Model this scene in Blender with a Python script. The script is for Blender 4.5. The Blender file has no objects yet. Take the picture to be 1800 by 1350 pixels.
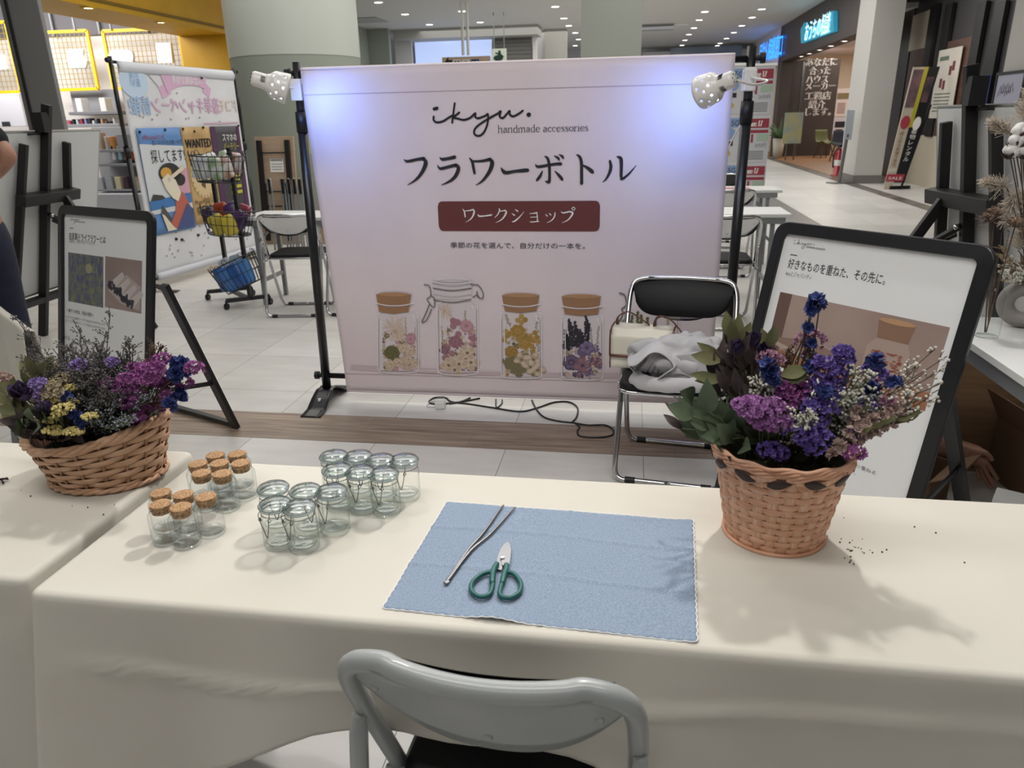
import bpy, math, random
from mathutils import Vector, Matrix, noise
SC = bpy.context.scene
COL = SC.collection
R = math.radians
# ------------------------------------------------------------------ camera
FPX, YAW, PITCH, ROLL, CH = 1293.84, 0.162276, 0.345763, -0.0220152, 1.38
_f = Vector((-math.sin(YAW)*math.cos(PITCH), math.cos(YAW)*math.cos(PITCH), -math.sin(PITCH)))
_r = Vector((math.cos(YAW), math.sin(YAW), 0)); _u = _r.cross(_f)
CR = _r*math.cos(ROLL) + _u*math.sin(ROLL); CU = -_r*math.sin(ROLL) + _u*math.cos(ROLL); CF = _f
CAMP = Vector((0, 0, CH))
cd = bpy.data.cameras.new('camera'); cam = bpy.data.objects.new('camera', cd); COL.objects.link(cam)
m3 = Matrix((CR, CU, -CF)).transposed()
cam.matrix_world = Matrix.Translation(CAMP) @ m3.to_4x4()
cd.sensor_width = 36; cd.lens = 36*FPX/1800; cd.clip_start = .02; cd.clip_end = 200
cd.dof.use_dof = True; cd.dof.focus_distance = 1.9; cd.dof.aperture_fstop = 7.5
SC.camera = cam
# ------------------------------------------------------------------ light
vs = SC.view_settings
SC.display_settings.display_device = 'sRGB'
vs.view_transform = 'Standard'; vs.look = 'None'; vs.gamma = 1; vs.use_curve_mapping = False; vs.exposure = 0.12
SC.cycles.transparent_max_bounces = 40; SC.cycles.max_bounces = 8; SC.cycles.caustics_reflective = False; SC.cycles.caustics_refractive = False
wd = bpy.data.worlds.new('world'); SC.world = wd; wd.use_nodes = True
bg = wd.node_tree.nodes['Background']; bg.inputs[0].default_value = (.83, .85, .90, 1); bg.inputs[1].default_value = 0.08
def lamp(name, kind, loc, target, power, color=(1, .96, .9), size=.15, spot=100, blend=.6, sy=None):
    d = bpy.data.lights.new(name, kind); o = bpy.data.objects.new(name, d); COL.objects.link(o)
    d.energy = power; d.color = color
    if kind == 'AREA':
        d.shape = 'RECTANGLE' if sy else 'DISK'; d.size = size
        if sy: d.size_y = sy
    else: d.shadow_soft_size = size
    if kind == 'SPOT': d.spot_size = R(spot); d.spot_blend = blend
    o.location = loc
    o.rotation_euler = (Vector(target)-Vector(loc)).to_track_quat('-Z', 'Y').to_euler()
    return o
WARM = (1, .975, .945)
lamp('downlight_lamp', 'SPOT', (.4, 3.15, 3.9), (.3, 1.0, .7), 262, WARM, .07, 60, .6)
lamp('downlight_lamp', 'SPOT', (-1.55, 2.9, 3.9), (-1.05, 1.1, .7), 70, WARM, .07, 48, .8)
lamp('ceiling_fill', 'AREA', (-1.0, 4.9, 3.93), (-1.0, 4.9, 0), 75, WARM, 5, sy=2.0)  # unseen area lights added as fill, standing in for rows of downlights
lamp('ceiling_fill', 'AREA', (-.6, .75, 3.93), (-.5, 1.8, .9), 62, WARM, 4, sy=.5)  # added overhead fill that brightens the posters and banner
lamp('ceiling_fill', 'AREA', (-.4, -1.3, 3.93), (-.3, 2.0, .9), 34, WARM, 4, sy=.8)  # added frontal fill for the banner, no fixture
lamp('ceiling_fill', 'AREA', (-2.5, 9.0, 3.93), (-2.5, 9.0, 0), 170, (1, .97, .92), 7, sy=4)
lamp('ceiling_fill', 'AREA', (1.5, 15, 3.93), (1.5, 15, 0), 260, (1, .97, .93), 5, sy=9)
lamp('ceiling_fill', 'AREA', (-2, 24, 3.93), (-2, 24, 0), 300, (1, .97, .93), 9, sy=9)
# ------------------------------------------------------------------ helpers
def ray(px, py): return (CR*((px-900)/FPX) - CU*((py-675)/FPX) + CF)
def W(px, py, X=None, Y=None, z=None):
    v = ray(px, py)
    t = X/v.x if X is not None else (Y/v.y if Y is not None else (z-CH)/v.z)
    return CAMP + v*t
def onplane(px, py, o, n):
    v = ray(px, py); t = (Vector(o)-CAMP).dot(n)/v.dot(n); return CAMP+v*t
def s2l(c): return c/12.92 if c <= .04045 else ((c+.055)/1.055)**2.4
def rgb(c):
    if isinstance(c, str):
        c = [int(c[i:i+2], 16)/255 for i in (0, 2, 4)]; c = [s2l(x) for x in c]
    return (c[0], c[1], c[2], 1)
MATS = {}
def mat(name, col, rough=.5, metal=0, col2=None, scale=20, detail=3, bump=0, bscale=None, stretch=None, emit=0, spec=.5, coat=0, sheen=0, ramp=(.35, .65), coord='Object'):
    if name in MATS: return MATS[name]
    m = bpy.data.materials.new(name); MATS[name] = m; m.use_nodes = True
    nt = m.node_tree; b = nt.nodes['Principled BSDF']
    b.inputs['Base Color'].default_value = rgb(col); b.inputs['Roughness'].default_value = rough; b.inputs['Metallic'].default_value = metal
    b.inputs['Specular IOR Level'].default_value = spec; b.inputs['Coat Weight'].default_value = coat; b.inputs['Sheen Weight'].default_value = sheen
    if emit: b.inputs['Emission Color'].default_value = rgb(col); b.inputs['Emission Strength'].default_value = emit
    if col2 or bump:
        tc = nt.nodes.new('ShaderNodeTexCoord'); mp = nt.nodes.new('ShaderNodeMapping'); nt.links.new(tc.outputs[coord], mp.inputs[0])
        if stretch: mp.inputs['Scale'].default_value = stretch
    if col2:
        n = nt.nodes.new('ShaderNodeTexNoise'); n.inputs['Scale'].default_value = scale; n.inputs['Detail'].default_value = detail
        nt.links.new(mp.outputs[0], n.inputs['Vector'])
        cr = nt.nodes.new('ShaderNodeValToRGB'); cr.color_ramp.elements[0].position = ramp[0]; cr.color_ramp.elements[1].position = ramp[1]
        cr.color_ramp.elements[0].color = rgb(col); cr.color_ramp.elements[1].color = rgb(col2)
        nt.links.new(n.outputs['Fac'], cr.inputs[0]); nt.links.new(cr.outputs[0], b.inputs['Base Color'])
        if emit: nt.links.new(cr.outputs[0], b.inputs['Emission Color'])
    if bump:
        n2 = nt.nodes.new('ShaderNodeTexNoise'); n2.inputs['Scale'].default_value = bscale or scale; n2.inputs['Detail'].default_value = 4
        nt.links.new(mp.outputs[0], n2.inputs['Vector'])
        bp = nt.nodes.new('ShaderNodeBump'); bp.inputs['Strength'].default_value = bump; bp.inputs['Distance'].default_value = .004
        nt.links.new(n2.outputs['Fac'], bp.inputs['Height']); nt.links.new(bp.outputs[0], b.inputs['Normal'])
    return m
def glassmat(name, tint, edge, rough=.02, ior=1.45, base=None):
    m = bpy.data.materials.new(name); MATS[name] = m; m.use_nodes = True; nt = m.node_tree; nt.nodes.clear()
    out = nt.nodes.new('ShaderNodeOutputMaterial'); mix = nt.nodes.new('ShaderNodeMixShader')
    tr = nt.nodes.new('ShaderNodeBsdfTransparent'); gl = nt.nodes.new('ShaderNodeBsdfGlossy'); gl.inputs['Roughness'].default_value = rough
    lw = nt.nodes.new('ShaderNodeLayerWeight'); lw.inputs['Blend'].default_value = .5
    pw = nt.nodes.new('ShaderNodeMath'); pw.operation = 'POWER'; pw.inputs[1].default_value = 4
    mc = nt.nodes.new('ShaderNodeMix'); mc.data_type = 'RGBA'
    mc.inputs[6].default_value = rgb(tint); mc.inputs[7].default_value = rgb(edge)
    L = nt.links.new
    L(lw.outputs['Facing'], pw.inputs[0]); L(pw.outputs[0], mc.inputs[0]); L(mc.outputs[2], tr.inputs[0])
    p5 = nt.nodes.new('ShaderNodeMath'); p5.operation = 'POWER'; p5.inputs[1].default_value = 5; L(lw.outputs['Facing'], p5.inputs[0])
    ma = nt.nodes.new('ShaderNodeMath'); ma.operation = 'MULTIPLY_ADD'; ma.inputs[1].default_value = .8; ma.inputs[2].default_value = base or ((ior-1)/(ior+1))**2; L(p5.outputs[0], ma.inputs[0]); L(ma.outputs[0], mix.inputs[0]); L(tr.outputs[0], mix.inputs[1]); L(gl.outputs[0], mix.inputs[2]); L(mix.outputs[0], out.inputs[0])
    return m
class MB:
    def __init__(s): s.v = []; s.f = []; s.sm = []
    def add(s, vs, fs, smooth=True):
        o = len(s.v); s.v.extend([tuple(x) for x in vs]); s.f.extend([tuple(i+o for i in f) for f in fs]); s.sm.extend([smooth]*len(fs)); return s
    def box(s, c, d, rot=None):
        c = Vector(c); x, y, z = d[0]/2, d[1]/2, d[2]/2
        p = [Vector((i, j, k)) for i in (-x, x) for j in (-y, y) for k in (-z, z)]
        if rot is not None: p = [rot @ q for q in p]
        return s.add([q+c for q in p], [(0, 1, 3, 2), (4, 6, 7, 5), (0, 4, 5, 1), (2, 3, 7, 6), (0, 2, 6, 4), (1, 5, 7, 3)], False)
    def beam(s, a, b, w, h, side=None):
        a = Vector(a); b = Vector(b); d = (b-a).normalized()
        side = Vector(side) if side is not None else (Vector((0, 0, 1)) if abs(d.z) < .95 else Vector((0, 1, 0)))
        n = d.cross(side).normalized(); t = n.cross(d)
        p = [q + n*(i*w/2) + t*(j*h/2) for q in (a, b) for i, j in ((-1, -1), (1, -1), (1, 1), (-1, 1))]
        return s.add(p, [(3, 2, 1, 0), (4, 5, 6, 7), (0, 1, 5, 4), (1, 2, 6, 5), (2, 3, 7, 6), (3, 0, 4, 7)], False)
    def tube(s, pts, r, seg=8, closed=False, caps=True, flat=1.0):
        pts = [Vector(p) for p in pts]; n = len(pts); rs = r if isinstance(r, (list, tuple)) else [r]*n
        vs = []; prev = None
        for i, p in enumerate(pts):
            if closed: d = pts[(i+1) % n]-pts[i-1]
            else: d = pts[min(i+1, n-1)]-pts[max(i-1, 0)]
            if d.length < 1e-9: d = Vector((0, 0, 1))
            d.normalize()
            if prev is None:
                prev = d.orthogonal().normalized()
                if closed: prev = (Vector((0, 0, 1)) - d*d.z); prev = prev.normalized() if prev.length > .01 else d.orthogonal().normalized()
            prev = prev - d*prev.dot(d); prev = prev.normalized() if prev.length > 1e-6 else d.orthogonal().normalized()
            q = d.cross(prev)
            for k in range(seg):
                a = 2*math.pi*k/seg; vs.append(p + prev*(math.cos(a)*rs[i]) + q*(math.sin(a)*rs[i]*flat))
        fs = []
        for i in range(n if closed else n-1):
            j = (i+1) % n
            for k in range(seg):
                l = (k+1) % seg; fs.append((i*seg+k, i*seg+l, j*seg+l, j*seg+k))
        if not closed and caps: fs += [tuple(range(seg-1, -1, -1)), tuple(range((n-1)*seg, n*seg))]
        return s.add(vs, fs)
    def cyl(s, a, b, r, r2=None, seg=16):
        s.tube([a, b], [r, r if r2 is None else r2], seg, caps=False)
        o = len(s.v); s.add(s.v[o-2*seg:o-seg], [tuple(range(seg-1, -1, -1))], False); s.add(s.v[o-seg:o], [tuple(range(seg))], False); return s
    def lathe(s, prof, seg=24, c=(0, 0, 0), rot=None, skip=None, sx=1, sy=1):
        c = Vector(c); vs = []; n = len(prof)
        for r, z in prof:
            for k in range(seg):
                a = 2*math.pi*k/seg; p = Vector((r*math.cos(a)*sx, r*math.sin(a)*sy, z)); vs.append((rot @ p if rot is not None else p)+c)
        fs = [(i*seg+k, i*seg+(k+1) % seg, (i+1)*seg+(k+1) % seg, (i+1)*seg+k) for i in range(n-1) for k in range(seg) if not (skip and skip(i, k))]
        return s.add(vs, fs)
    def ball(s, c, r, seg=10, ring=6, sc=(1, 1, 1), fn=None):
        c = Vector(c); vs = [Vector((0, 0, -r*sc[2]))]
        for i in range(1, ring):
            t = math.pi*i/ring
            for k in range(seg):
                a = 2*math.pi*k/seg; vs.append(Vector((math.sin(t)*math.cos(a)*r*sc[0], math.sin(t)*math.sin(a)*r*sc[1], -math.cos(t)*r*sc[2])))
        vs.append(Vector((0, 0, r*sc[2])))
        if fn: vs = [fn(p) for p in vs]
        L = len(vs)-1
        fs = [(0, 1+(k+1) % seg, 1+k) for k in range(seg)] + [(L, L-seg+k, L-seg+(k+1) % seg) for k in range(seg)]
        for i in range(ring-2):
            for k in range(seg): fs.append((1+i*seg+k, 1+i*seg+(k+1) % seg, 1+(i+1)*seg+(k+1) % seg, 1+(i+1)*seg+k))
        return s.add([p+c for p in vs], fs)
    def grid(s, fn, nu, nv, smooth=True):
        vs = [fn(i/nu, j/nv) for j in range(nv+1) for i in range(nu+1)]
        return s.add(vs, [(j*(nu+1)+i, j*(nu+1)+i+1, (j+1)*(nu+1)+i+1, (j+1)*(nu+1)+i) for j in range(nv) for i in range(nu)], smooth)
    def prism(s, poly, fn, d0, d1):
        n = len(poly)
        a = [fn(u, v, d0) for u, v in poly]; b = [fn(u, v, d1) for u, v in poly]
        s.add(a+b, [tuple(range(n-1, -1, -1)), tuple(range(n, 2*n))] + [(i, (i+1) % n, n+(i+1) % n, n+i) for i in range(n)], False); return s
    def poly(s, pts): return s.add(pts, [tuple(range(len(pts)))], False)
    def build(s, name, m, parent=None, solid=0, bevel=0, sub=0, loc=None, rot=None):
        me = bpy.data.meshes.new(name); me.from_pydata(s.v, [], s.f); me.polygons.foreach_set('use_smooth', s.sm); me.update()
        o = bpy.data.objects.new(name, me); COL.objects.link(o)
        if m: me.materials.append(m)
        if parent: o.parent = parent
        if loc: o.location = loc
        if rot: o.rotation_euler = rot
        if solid: md = o.modifiers.new('solid', 'SOLIDIFY'); md.thickness = solid; md.offset = 0
        if bevel: md = o.modifiers.new('bevel', 'BEVEL'); md.width = bevel; md.segments = 2; md.limit_method = 'ANGLE'
        if sub: md = o.modifiers.new('sub', 'SUBSURF'); md.levels = sub; md.render_levels = sub
        return o
def tag(o, label=None, cat=None, group=None, kind=None):
    if label: o['label'] = label
    if cat: o['category'] = cat
    if group: o['group'] = group
    if kind: o['kind'] = kind
    return o
def empty(name, loc=(0, 0, 0), rz=0, label=None, cat=None, group=None):
    o = bpy.data.objects.new(name, None); COL.objects.link(o); o.location = loc; o.rotation_euler = (0, 0, rz); o.empty_display_size = .1
    return tag(o, label, cat, group)
def copy_tree(o, parent=None):
    c = o.copy(); COL.objects.link(c)
    if parent: c.parent = parent
    for ch in list(o.children): copy_tree(ch, c)
    return c
def struct(o): o['kind'] = 'structure'; return o
class Plane:
    """a flat face in the place: origin, width direction u, height direction v; n points to the viewer's side"""
    def __init__(s, o, u, v, wave=None):
        s.o = Vector(o); s.u = Vector(u).normalized(); s.v = Vector(v).normalized(); s.n = s.u.cross(s.v).normalized(); s.wave = wave
    def p(s, a, b, w=0):
        if s.wave: w += s.wave(a, b)
        return s.o + s.u*a + s.v*b + s.n*w
    def at(s, px, py):
        q = onplane(px, py, s.o, s.n)-s.o; return q.dot(s.u), q.dot(s.v)
    def rect(s, mb, a0, b0, a1, b1, w, nu=1, nv=1): return mb.grid(lambda i, j: s.p(a0+(a1-a0)*i, b0+(b1-b0)*j, w), nu, nv, False)
    def slab(s, mb, a0, b0, a1, b1, w0, w1): return mb.prism([(a0, b0), (a1, b0), (a1, b1), (a0, b1)], s.p, w0, w1)
    def disc(s, mb, a, b, ra, rb, w, n=20): return mb.poly([s.p(a+ra*math.cos(2*math.pi*k/n), b+rb*math.sin(2*math.pi*k/n), w) for k in range(n)])
    def ribbon(s, mb, pts, w, caps=True):
        """brush stroke: pts = (a, b, half width)"""
        P = [(Vector((q[0], q[1])), q[2]) for q in pts]; n = len(P); L = []; Rr = []
        for i in range(n):
            d = P[min(i+1, n-1)][0]-P[max(i-1, 0)][0]; d = d.normalized() if d.length > 0 else Vector((1, 0)); nn = Vector((-d.y, d.x))
            L.append(P[i][0]+nn*P[i][1]); Rr.append(P[i][0]-nn*P[i][1])
        mb.add([s.p(q.x, q.y, w) for q in L]+[s.p(q.x, q.y, w) for q in Rr], [(i, n+i, n+i+1, i+1) for i in range(n-1)], False)
        if caps:
            for q, r in (P[0], P[-1]):
                if r > 0: s.disc(mb, q.x, q.y, r, r, w, 10)
    def text(s, mb, body, a, b, size, w=.002, width=None, align='LEFT', mirror=False, res=2, vert=False, shear=0):
        if vert:
            for k, ch in enumerate(body): s.text(mb, ch, a, b-k*size*1.02, size, w, align='CENTER', res=res)
            return
        c = bpy.data.curves.new('t', 'FONT'); c.body = body; c.size = 1; c.resolution_u = res; c.shear = shear
        o = bpy.data.objects.new('t', c); COL.objects.link(o); me = bpy.data.meshes.new_from_object(o)
        bpy.data.objects.remove(o); bpy.data.curves.remove(c)
        if not me.vertices: return
        xs = [v.co.x for v in me.vertices]; x0, x1 = min(xs), max(xs)
        sx = size if width is None else width/(x1-x0)
        off = {'LEFT': 0, 'CENTER': .5, 'RIGHT': 1}[align]
        vs = []
        for v in me.vertices:
            x = (v.co.x-x0-off*(x1-x0))*sx
            if mirror: x = (x1-x0)*sx*(1-2*off)-x
            vs.append(s.p(a+x, b+v.co.y*size, w))
        mb.add(vs, [tuple(p.vertices) for p in me.polygons], False); bpy.data.meshes.remove(me)
def bez(pts, n=8, closed=False):
    """Catmull-Rom through the points"""
    P = [Vector(p) for p in pts]; out = []; m = len(P)
    rng = range(m if closed else m-1)
    for i in rng:
        if closed: a, b, c, d = P[i-1], P[i], P[(i+1) % m], P[(i+2) % m]
        else: a, b, c, d = P[max(i-1, 0)], P[i], P[i+1], P[min(i+2, m-1)]
        for k in range(n):
            t = k/n; out.append(.5*((2*b)+(c-a)*t+(2*a-5*b+4*c-d)*t*t+(3*b-a-3*c+d)*t**3))
    if not closed: out.append(P[-1])
    return out
def rrect(x0, y0, x1, y1, r, n=6):
    out = []
    for cx, cy, a0 in ((x1-r, y1-r, 0), (x0+r, y1-r, 90), (x0+r, y0+r, 180), (x1-r, y0+r, 270)):
        for k in range(n+1):
            a = R(a0+90*k/n); out.append((cx+r*math.cos(a), cy+r*math.sin(a)))
    return out
# common materials
black = mat('black_metal', '15161a', .35, .0, spec=.5, coat=.1); blackp = mat('black_plastic', '111114', .5)
chrome = mat('chrome', 'c9cacc', .12, 1.0); steel = mat('brushed_steel', '8d8e90', .3, 1.0)
white = mat('white_paint', 'e9e9e6', .5); greym = mat('grey_metal', '85888a', .45, .3)
lightmat = mat('light_panel', 'fffaf0', .5, emit=9)
ink = mat('dark_ink', '24242b', .7); inkgrey = mat('grey_ink', '77787c', .7); paper = mat('poster_paper', 'ecedee', .6); whiteink = mat('white_ink', 'efece8', .7)
clear = glassmat('clear_glass', 'fdfefe', 'dde1e2'); lidg = glassmat('lid_glass', 'e3eaea', 'b9c3c3', .12, base=.16); baseg = glassmat('base_glass', 'f3f6f6', 'c3cccb', .05, base=.12); clear2 = glassmat('green_glass', 'fefffe', 'd2d9d6')
# ------------------------------------------------------------------ the setting
def tile_mat():
    m = bpy.data.materials.new('floor_tile'); m.use_nodes = True; nt = m.node_tree; b = nt.nodes['Principled BSDF']; L = nt.links.new
    N = lambda t: nt.nodes.new(t)
    tc = N('ShaderNodeTexCoord'); sp = N('ShaderNodeSeparateXYZ'); L(tc.outputs['Object'], sp.inputs[0])
    def math_(op, a, bb=None):
        n = N('ShaderNodeMath'); n.operation = op
        for i, x in enumerate((a, bb)):
            if x is None: continue
            if isinstance(x, (int, float)): n.inputs[i].default_value = x
            else: L(x, n.inputs[i])
        return n.outputs[0]
    gx = math_('DIVIDE', math_('SUBTRACT', sp.outputs['X'], .085), .602); gy = math_('DIVIDE', math_('SUBTRACT', sp.outputs['Y'], 3.545), .602)
    fx = math_('FRACT', gx); fy = math_('FRACT', gy)
    lx = math_('LESS_THAN', fx, .0055); ly = math_('LESS_THAN', fy, .0055); ln = math_('MAXIMUM', lx, ly)
    cx = N('ShaderNodeCombineXYZ'); L(math_('FLOOR', gx), cx.inputs[0]); L(math_('FLOOR', gy), cx.inputs[1])
    wn = N('ShaderNodeTexWhiteNoise'); L(cx.outputs[0], wn.inputs['Vector'])
    no = N('ShaderNodeTexNoise'); no.inputs['Scale'].default_value = 3.5; no.inputs['Detail'].default_value = 8
    mp = N('ShaderNodeMapping'); mp.inputs['Scale'].default_value = (1, 3.5, 1); L(tc.outputs['Object'], mp.inputs[0]); L(mp.outputs[0], no.inputs['Vector'])
    s = math_('ADD', math_('MULTIPLY', wn.outputs['Value'], .35), math_('MULTIPLY', no.outputs['Fac'], .65))
    cr = N('ShaderNodeValToRGB'); cr.color_ramp.elements[0].color = rgb('cbc9c4'); cr.color_ramp.elements[1].color = rgb('e2e0dc'); cr.color_ramp.elements[0].position = .25; cr.color_ramp.elements[1].position = .75
    L(s, cr.inputs[0])
    mx = N('ShaderNodeMix'); mx.data_type = 'RGBA'; L(ln, mx.inputs[0]); L(cr.outputs[0], mx.inputs[6]); mx.inputs[7].default_value = rgb('8a8782'); L(mx.outputs[2], b.inputs['Base Color'])
    b.inputs['Roughness'].default_value = .32; b.inputs['Specular IOR Level'].default_value = .4
    return m
def plank_mat():
    m = bpy.data.materials.new('wood_plank'); m.use_nodes = True; nt = m.node_tree; b = nt.nodes['Principled BSDF']; L = nt.links.new; N = nt.nodes.new
    tc = N('ShaderNodeTexCoord'); br = N('ShaderNodeTexBrick'); br.inputs['Scale'].default_value = 1; br.inputs['Brick Width'].default_value = .92; br.inputs['Row Height'].default_value = .153; br.inputs['Mortar Size'].default_value = .0015; br.offset = .43
    br.inputs['Color1'].default_value = rgb('8c7868'); br.inputs['Color2'].default_value = rgb('a08c7a'); br.inputs['Mortar'].default_value = rgb('5d5048')
    mp0 = N('ShaderNodeMapping'); mp0.inputs['Location'].default_value = (.3, -2.93, 0); L(tc.outputs['Object'], mp0.inputs[0]); L(mp0.outputs[0], br.inputs['Vector'])
    mp = N('ShaderNodeMapping'); mp.inputs['Scale'].default_value = (1.2, 22, 1); L(tc.outputs['Object'], mp.inputs[0])
    no = N('ShaderNodeTexNoise'); no.inputs['Scale'].default_value = 2.2; no.inputs['Detail'].default_value = 7; no.inputs['Distortion'].default_value = .7; L(mp.outputs[0], no.inputs['Vector'])
    cr = N('ShaderNodeValToRGB'); cr.color_ramp.elements[0].position = .33; cr.color_ramp.elements[1].position = .68; cr.color_ramp.elements[0].color = rgb('5f5147'); cr.color_ramp.elements[1].color = rgb('b5a390'); L(no.outputs['Fac'], cr.inputs[0])
    mx = N('ShaderNodeMix'); mx.data_type = 'RGBA'; mx.inputs[0].default_value = .6; L(br.outputs['Color'], mx.inputs[6]); L(cr.outputs[0], mx.inputs[7]); L(mx.outputs[2], b.inputs['Base Color'])
    b.inputs['Roughness'].default_value = .4
    return m
def plate(name, x0, y0, x1, y1, z0, z1, m):
    b = MB(); b.box(((x0+x1)/2, (y0+y1)/2, (z0+z1)/2), (abs(x1-x0), abs(y1-y0), abs(z1-z0))); return struct(b.build(name, m))
plate('floor', -16, -4, 10, 48, -.1, 0, tile_mat())
plate('floor_plank_band', -9, 2.93, 4.3, 3.237, 0, .0015, plank_mat())
dark_tile = mat('dark_floor_tile', '6d6863', .35, col2='7c7771', scale=3)
plate('floor_dark_band', 1.93, 7.6, 2.45, 26, 0, .0015, dark_tile)
plate('floor_dark_border', 4.25, 6.5, 4.5, 27, 0, .0015, mat('border_tile', '4d4947', .3, col2='85807a', scale=6))
plate('floor_cross_band', 2.45, 7.55, 4.25, 7.95, 0, .0016, dark_tile)
CEIL = 4.0
plate('ceiling', -8.2, -4, 5.8, 47, CEIL, CEIL+.1, mat('ceiling_paint', 'c9c9c6', .8))
wallw = mat('white_wall', 'd8d8d6', .75); wallg = mat('sage_wall', '8d958b', .75, col2='939b91', scale=1); dgrey = mat('dark_grey_wall', '6c6a6f', .8)
yellow = mat('yellow_paint', 'c99a12', .55, col2='d2a21a', scale=2); yellowf = mat('yellow_frame', 'f0c414', .5)
# left side: shop front with a yellow portal
plate('wall_left', -8.2, -4, -7, 3.9, 0, CEIL, wallw)
xs_, xr_ = W(33, 100, Y=8.4).x, W(87, 100, Y=8.4).x
pb = MB(); pb.box(((xs_-.09+xr_)/2, 8.43, 2), (xr_-xs_+.09, .06, 4)); struct(pb.build('pillar_left', mat('grey_pillar', '8b8b8b', .6), bevel=.01))
pb = MB(); pb.box((xs_, 8.39, 2), (.025, .03, 4)); struct(pb.build('trim_1', mat('dark_seam', '2c2b2d', .5)))
plate('wall_left_portal', -7.9, 8.75, -7, 13.1, 2.86, CEIL, yellow)
plate('wall_left_yellow', -7.9, 13.1, -7, 14.2, 0, CEIL, yellow)
plate('trim_2', -7.02, 8.9, -6.985, 13.0, 2.93, 2.97, mat('dark_yellow', '7d6210', .6))
plate('trim_3', -7.02, 13.35, -6.985, 13.5, 0, 2.9, mat('dark_yellow', '7d6210', .6))
plate('wall_shop_back', -16, 13.7, -7.9, 13.9, 0, 3.0, mat('shop_wall', 'e3dfdc', .7))
plate('wall_shop_top', -16, 13.65, -7.9, 13.9, 3.0, 5.0, dgrey)
for k, px in enumerate((90, 172, 255)):
    a = W(px, 40, Y=13.6); b_ = MB(); b_.cyl((a.x, 13.6, 3.0), (a.x, 13.6, 5), .03, seg=8); struct(b_.build('trim_%d' % (4+k), greym))
plate('ceiling_left_shop', -16, 8.7, -7.9, 13.9, 4.95, 5, dgrey)
plate('wall_shop_side', -16.2, 4, -16, 13.9, 0, 5, wallw)
lamp('shop_lamp', 'AREA', (-10.5, 11.4, 3.5), (-10.6, 13.7, 1.8), 150, (1, .97, .95), 4, sy=1.0)
plate('wall_left_far', -8.2, 14.2, -8, 23.4, 0, CEIL, wallg)
plate('wall_back_left', -8.2, 23.4, -7.35, 23.6, 0, CEIL, wallg)
# round column and square column
b_ = MB(); zc = W(500, 95, Y=9.2).z
b_.lathe([(.83, 0), (.83, zc)], 48, (-4.42, 10.0, 0)); struct(b_.build('column_lower', mat('column_green', '8b9288', .6)))
b_ = MB(); b_.lathe([(.835, zc), (.835, CEIL)], 48, (-4.42, 10.0, 0)); struct(b_.build('column_upper', mat('column_pale', 'b4b9b2', .45)))
a, c = W(1021, 60, Y=13).x, W(1128, 60, Y=13).x
plate('column_square', a, 13, c, 13+c-a, 0, CEIL, mat('column_grey', '848881', .5))
# back: recess with a pale blue glass screen, shutter, white walls
def pxplate(name, x0, y0, x1, y1, Y, th, m):
    p, q = W(x0, y0, Y=Y), W(x1, y1, Y=Y); return plate(name, p.x, Y, q.x, Y+th, q.z, p.z, m)
plate('wall_back', -8, 34, 6, 34.2, 0, CEIL, wallw)
pxplate('wall_back_recess', 692, 52, 733, 240, 24.5, .1, wallw)
pxplate('window_1', 728, 62, 868, 240, 25.0, .06, mat('sky_lit_glass', 'b4c6ee', .3, emit=.75))
b_ = MB(); p, q = W(733, 50, Y=23.7), W(868, 62, Y=25)
pxplate('wall_back_soffit', 690, 48, 945, 60, 23.9, 1.0, mat('soffit', 'a9a9a6', .8))
pxplate('wall_shutter', 866, 50, 936, 240, 24.6, .1, mat('shutter', '8d8c89', .5, bump=.0))
for k in range(7):
    yy = 58+k*7; pxplate('trim_%d' % (10+k), 868, yy, 934, yy+1.2, 24.55, .05, mat('shutter_line', '6f6e6c', .5))
pxplate('wall_back_post', 936, 42, 944, 240, 24.5, .3, wallw)
pxplate('wall_back_white', 944, 46, 996, 240, 25.5, .1, mat('back_white', 'cfcfcd', .7))
pxplate('wall_back_panel', 957, 49, 994, 240, 25.3, .1, mat('back_grey', 'a9a8a2', .7))
pxplate('wall_back_end', 1130, 92, 1310, 240, 33, .1, wallw)
pxplate('window_2', 1178, 84, 1302, 115, 32.5, .1, mat('shop_glass', '7f8b93', .15, spec=.8))
# right: far pink-walled shop, dark brown shop, white pillar, dim store front
brown = mat('dark_brown_panel', '413735', .45, col2='463c39', scale=2); RX = 4.6
plate('wall_right_far', RX, 27.2, RX+.3, 46, 2.9, CEIL+.2, mat('fascia_pale', 'd7cfd6', .6))
plate('wall_right_far_inner', RX+1.6, 27.2, RX+1.7, 34, 0, 3, mat('pink_wall', 'd9b9bd', .6))
plate('wall_right_dark', RX, 26.6, RX+.35, 27.3, 0, CEIL+.3, brown)
plate('wall_right_fascia', RX, 17.4, RX+.4, 27.3, 2.93, CEIL+.3, brown)
plate('ceiling_shop', RX+.4, 17.4, 9, 31, 3.3, 3.4, wallw)
plate('wall_shop_inner', RX, 30.5, 9.5, 30.7, 0, 3.4, mat('cream_wall', 'eee4d2', .7))
plate('wall_shop_right', 9.2, 17.4, 9.4, 30.7, 0, 3.4, mat('cream_wall', 'eee4d2', .7))
plate('floor_shop', RX-.1, 17.4, 9.3, 30.5, 0, .012, mat('shop_wood_floor', '8a6448', .4, col2='a87c58', scale=4, stretch=(6, 1, 1)))
lamp('shop_lamp', 'AREA', (7.0, 26, 3.2), (7, 26, 0), 130, (1, .93, .82), 3, sy=5)
TWY = 26.9
p, q = W(1393, 100, Y=TWY), W(1479, 100, Y=TWY)
tw = plate('wall_message', RX+.36, TWY, q.x, TWY+.25, 0, 2.95, brown)
TWP = Plane((0, TWY-.003, 0), (1, 0, 0), (0, 0, 1))
b_ = MB()
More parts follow.
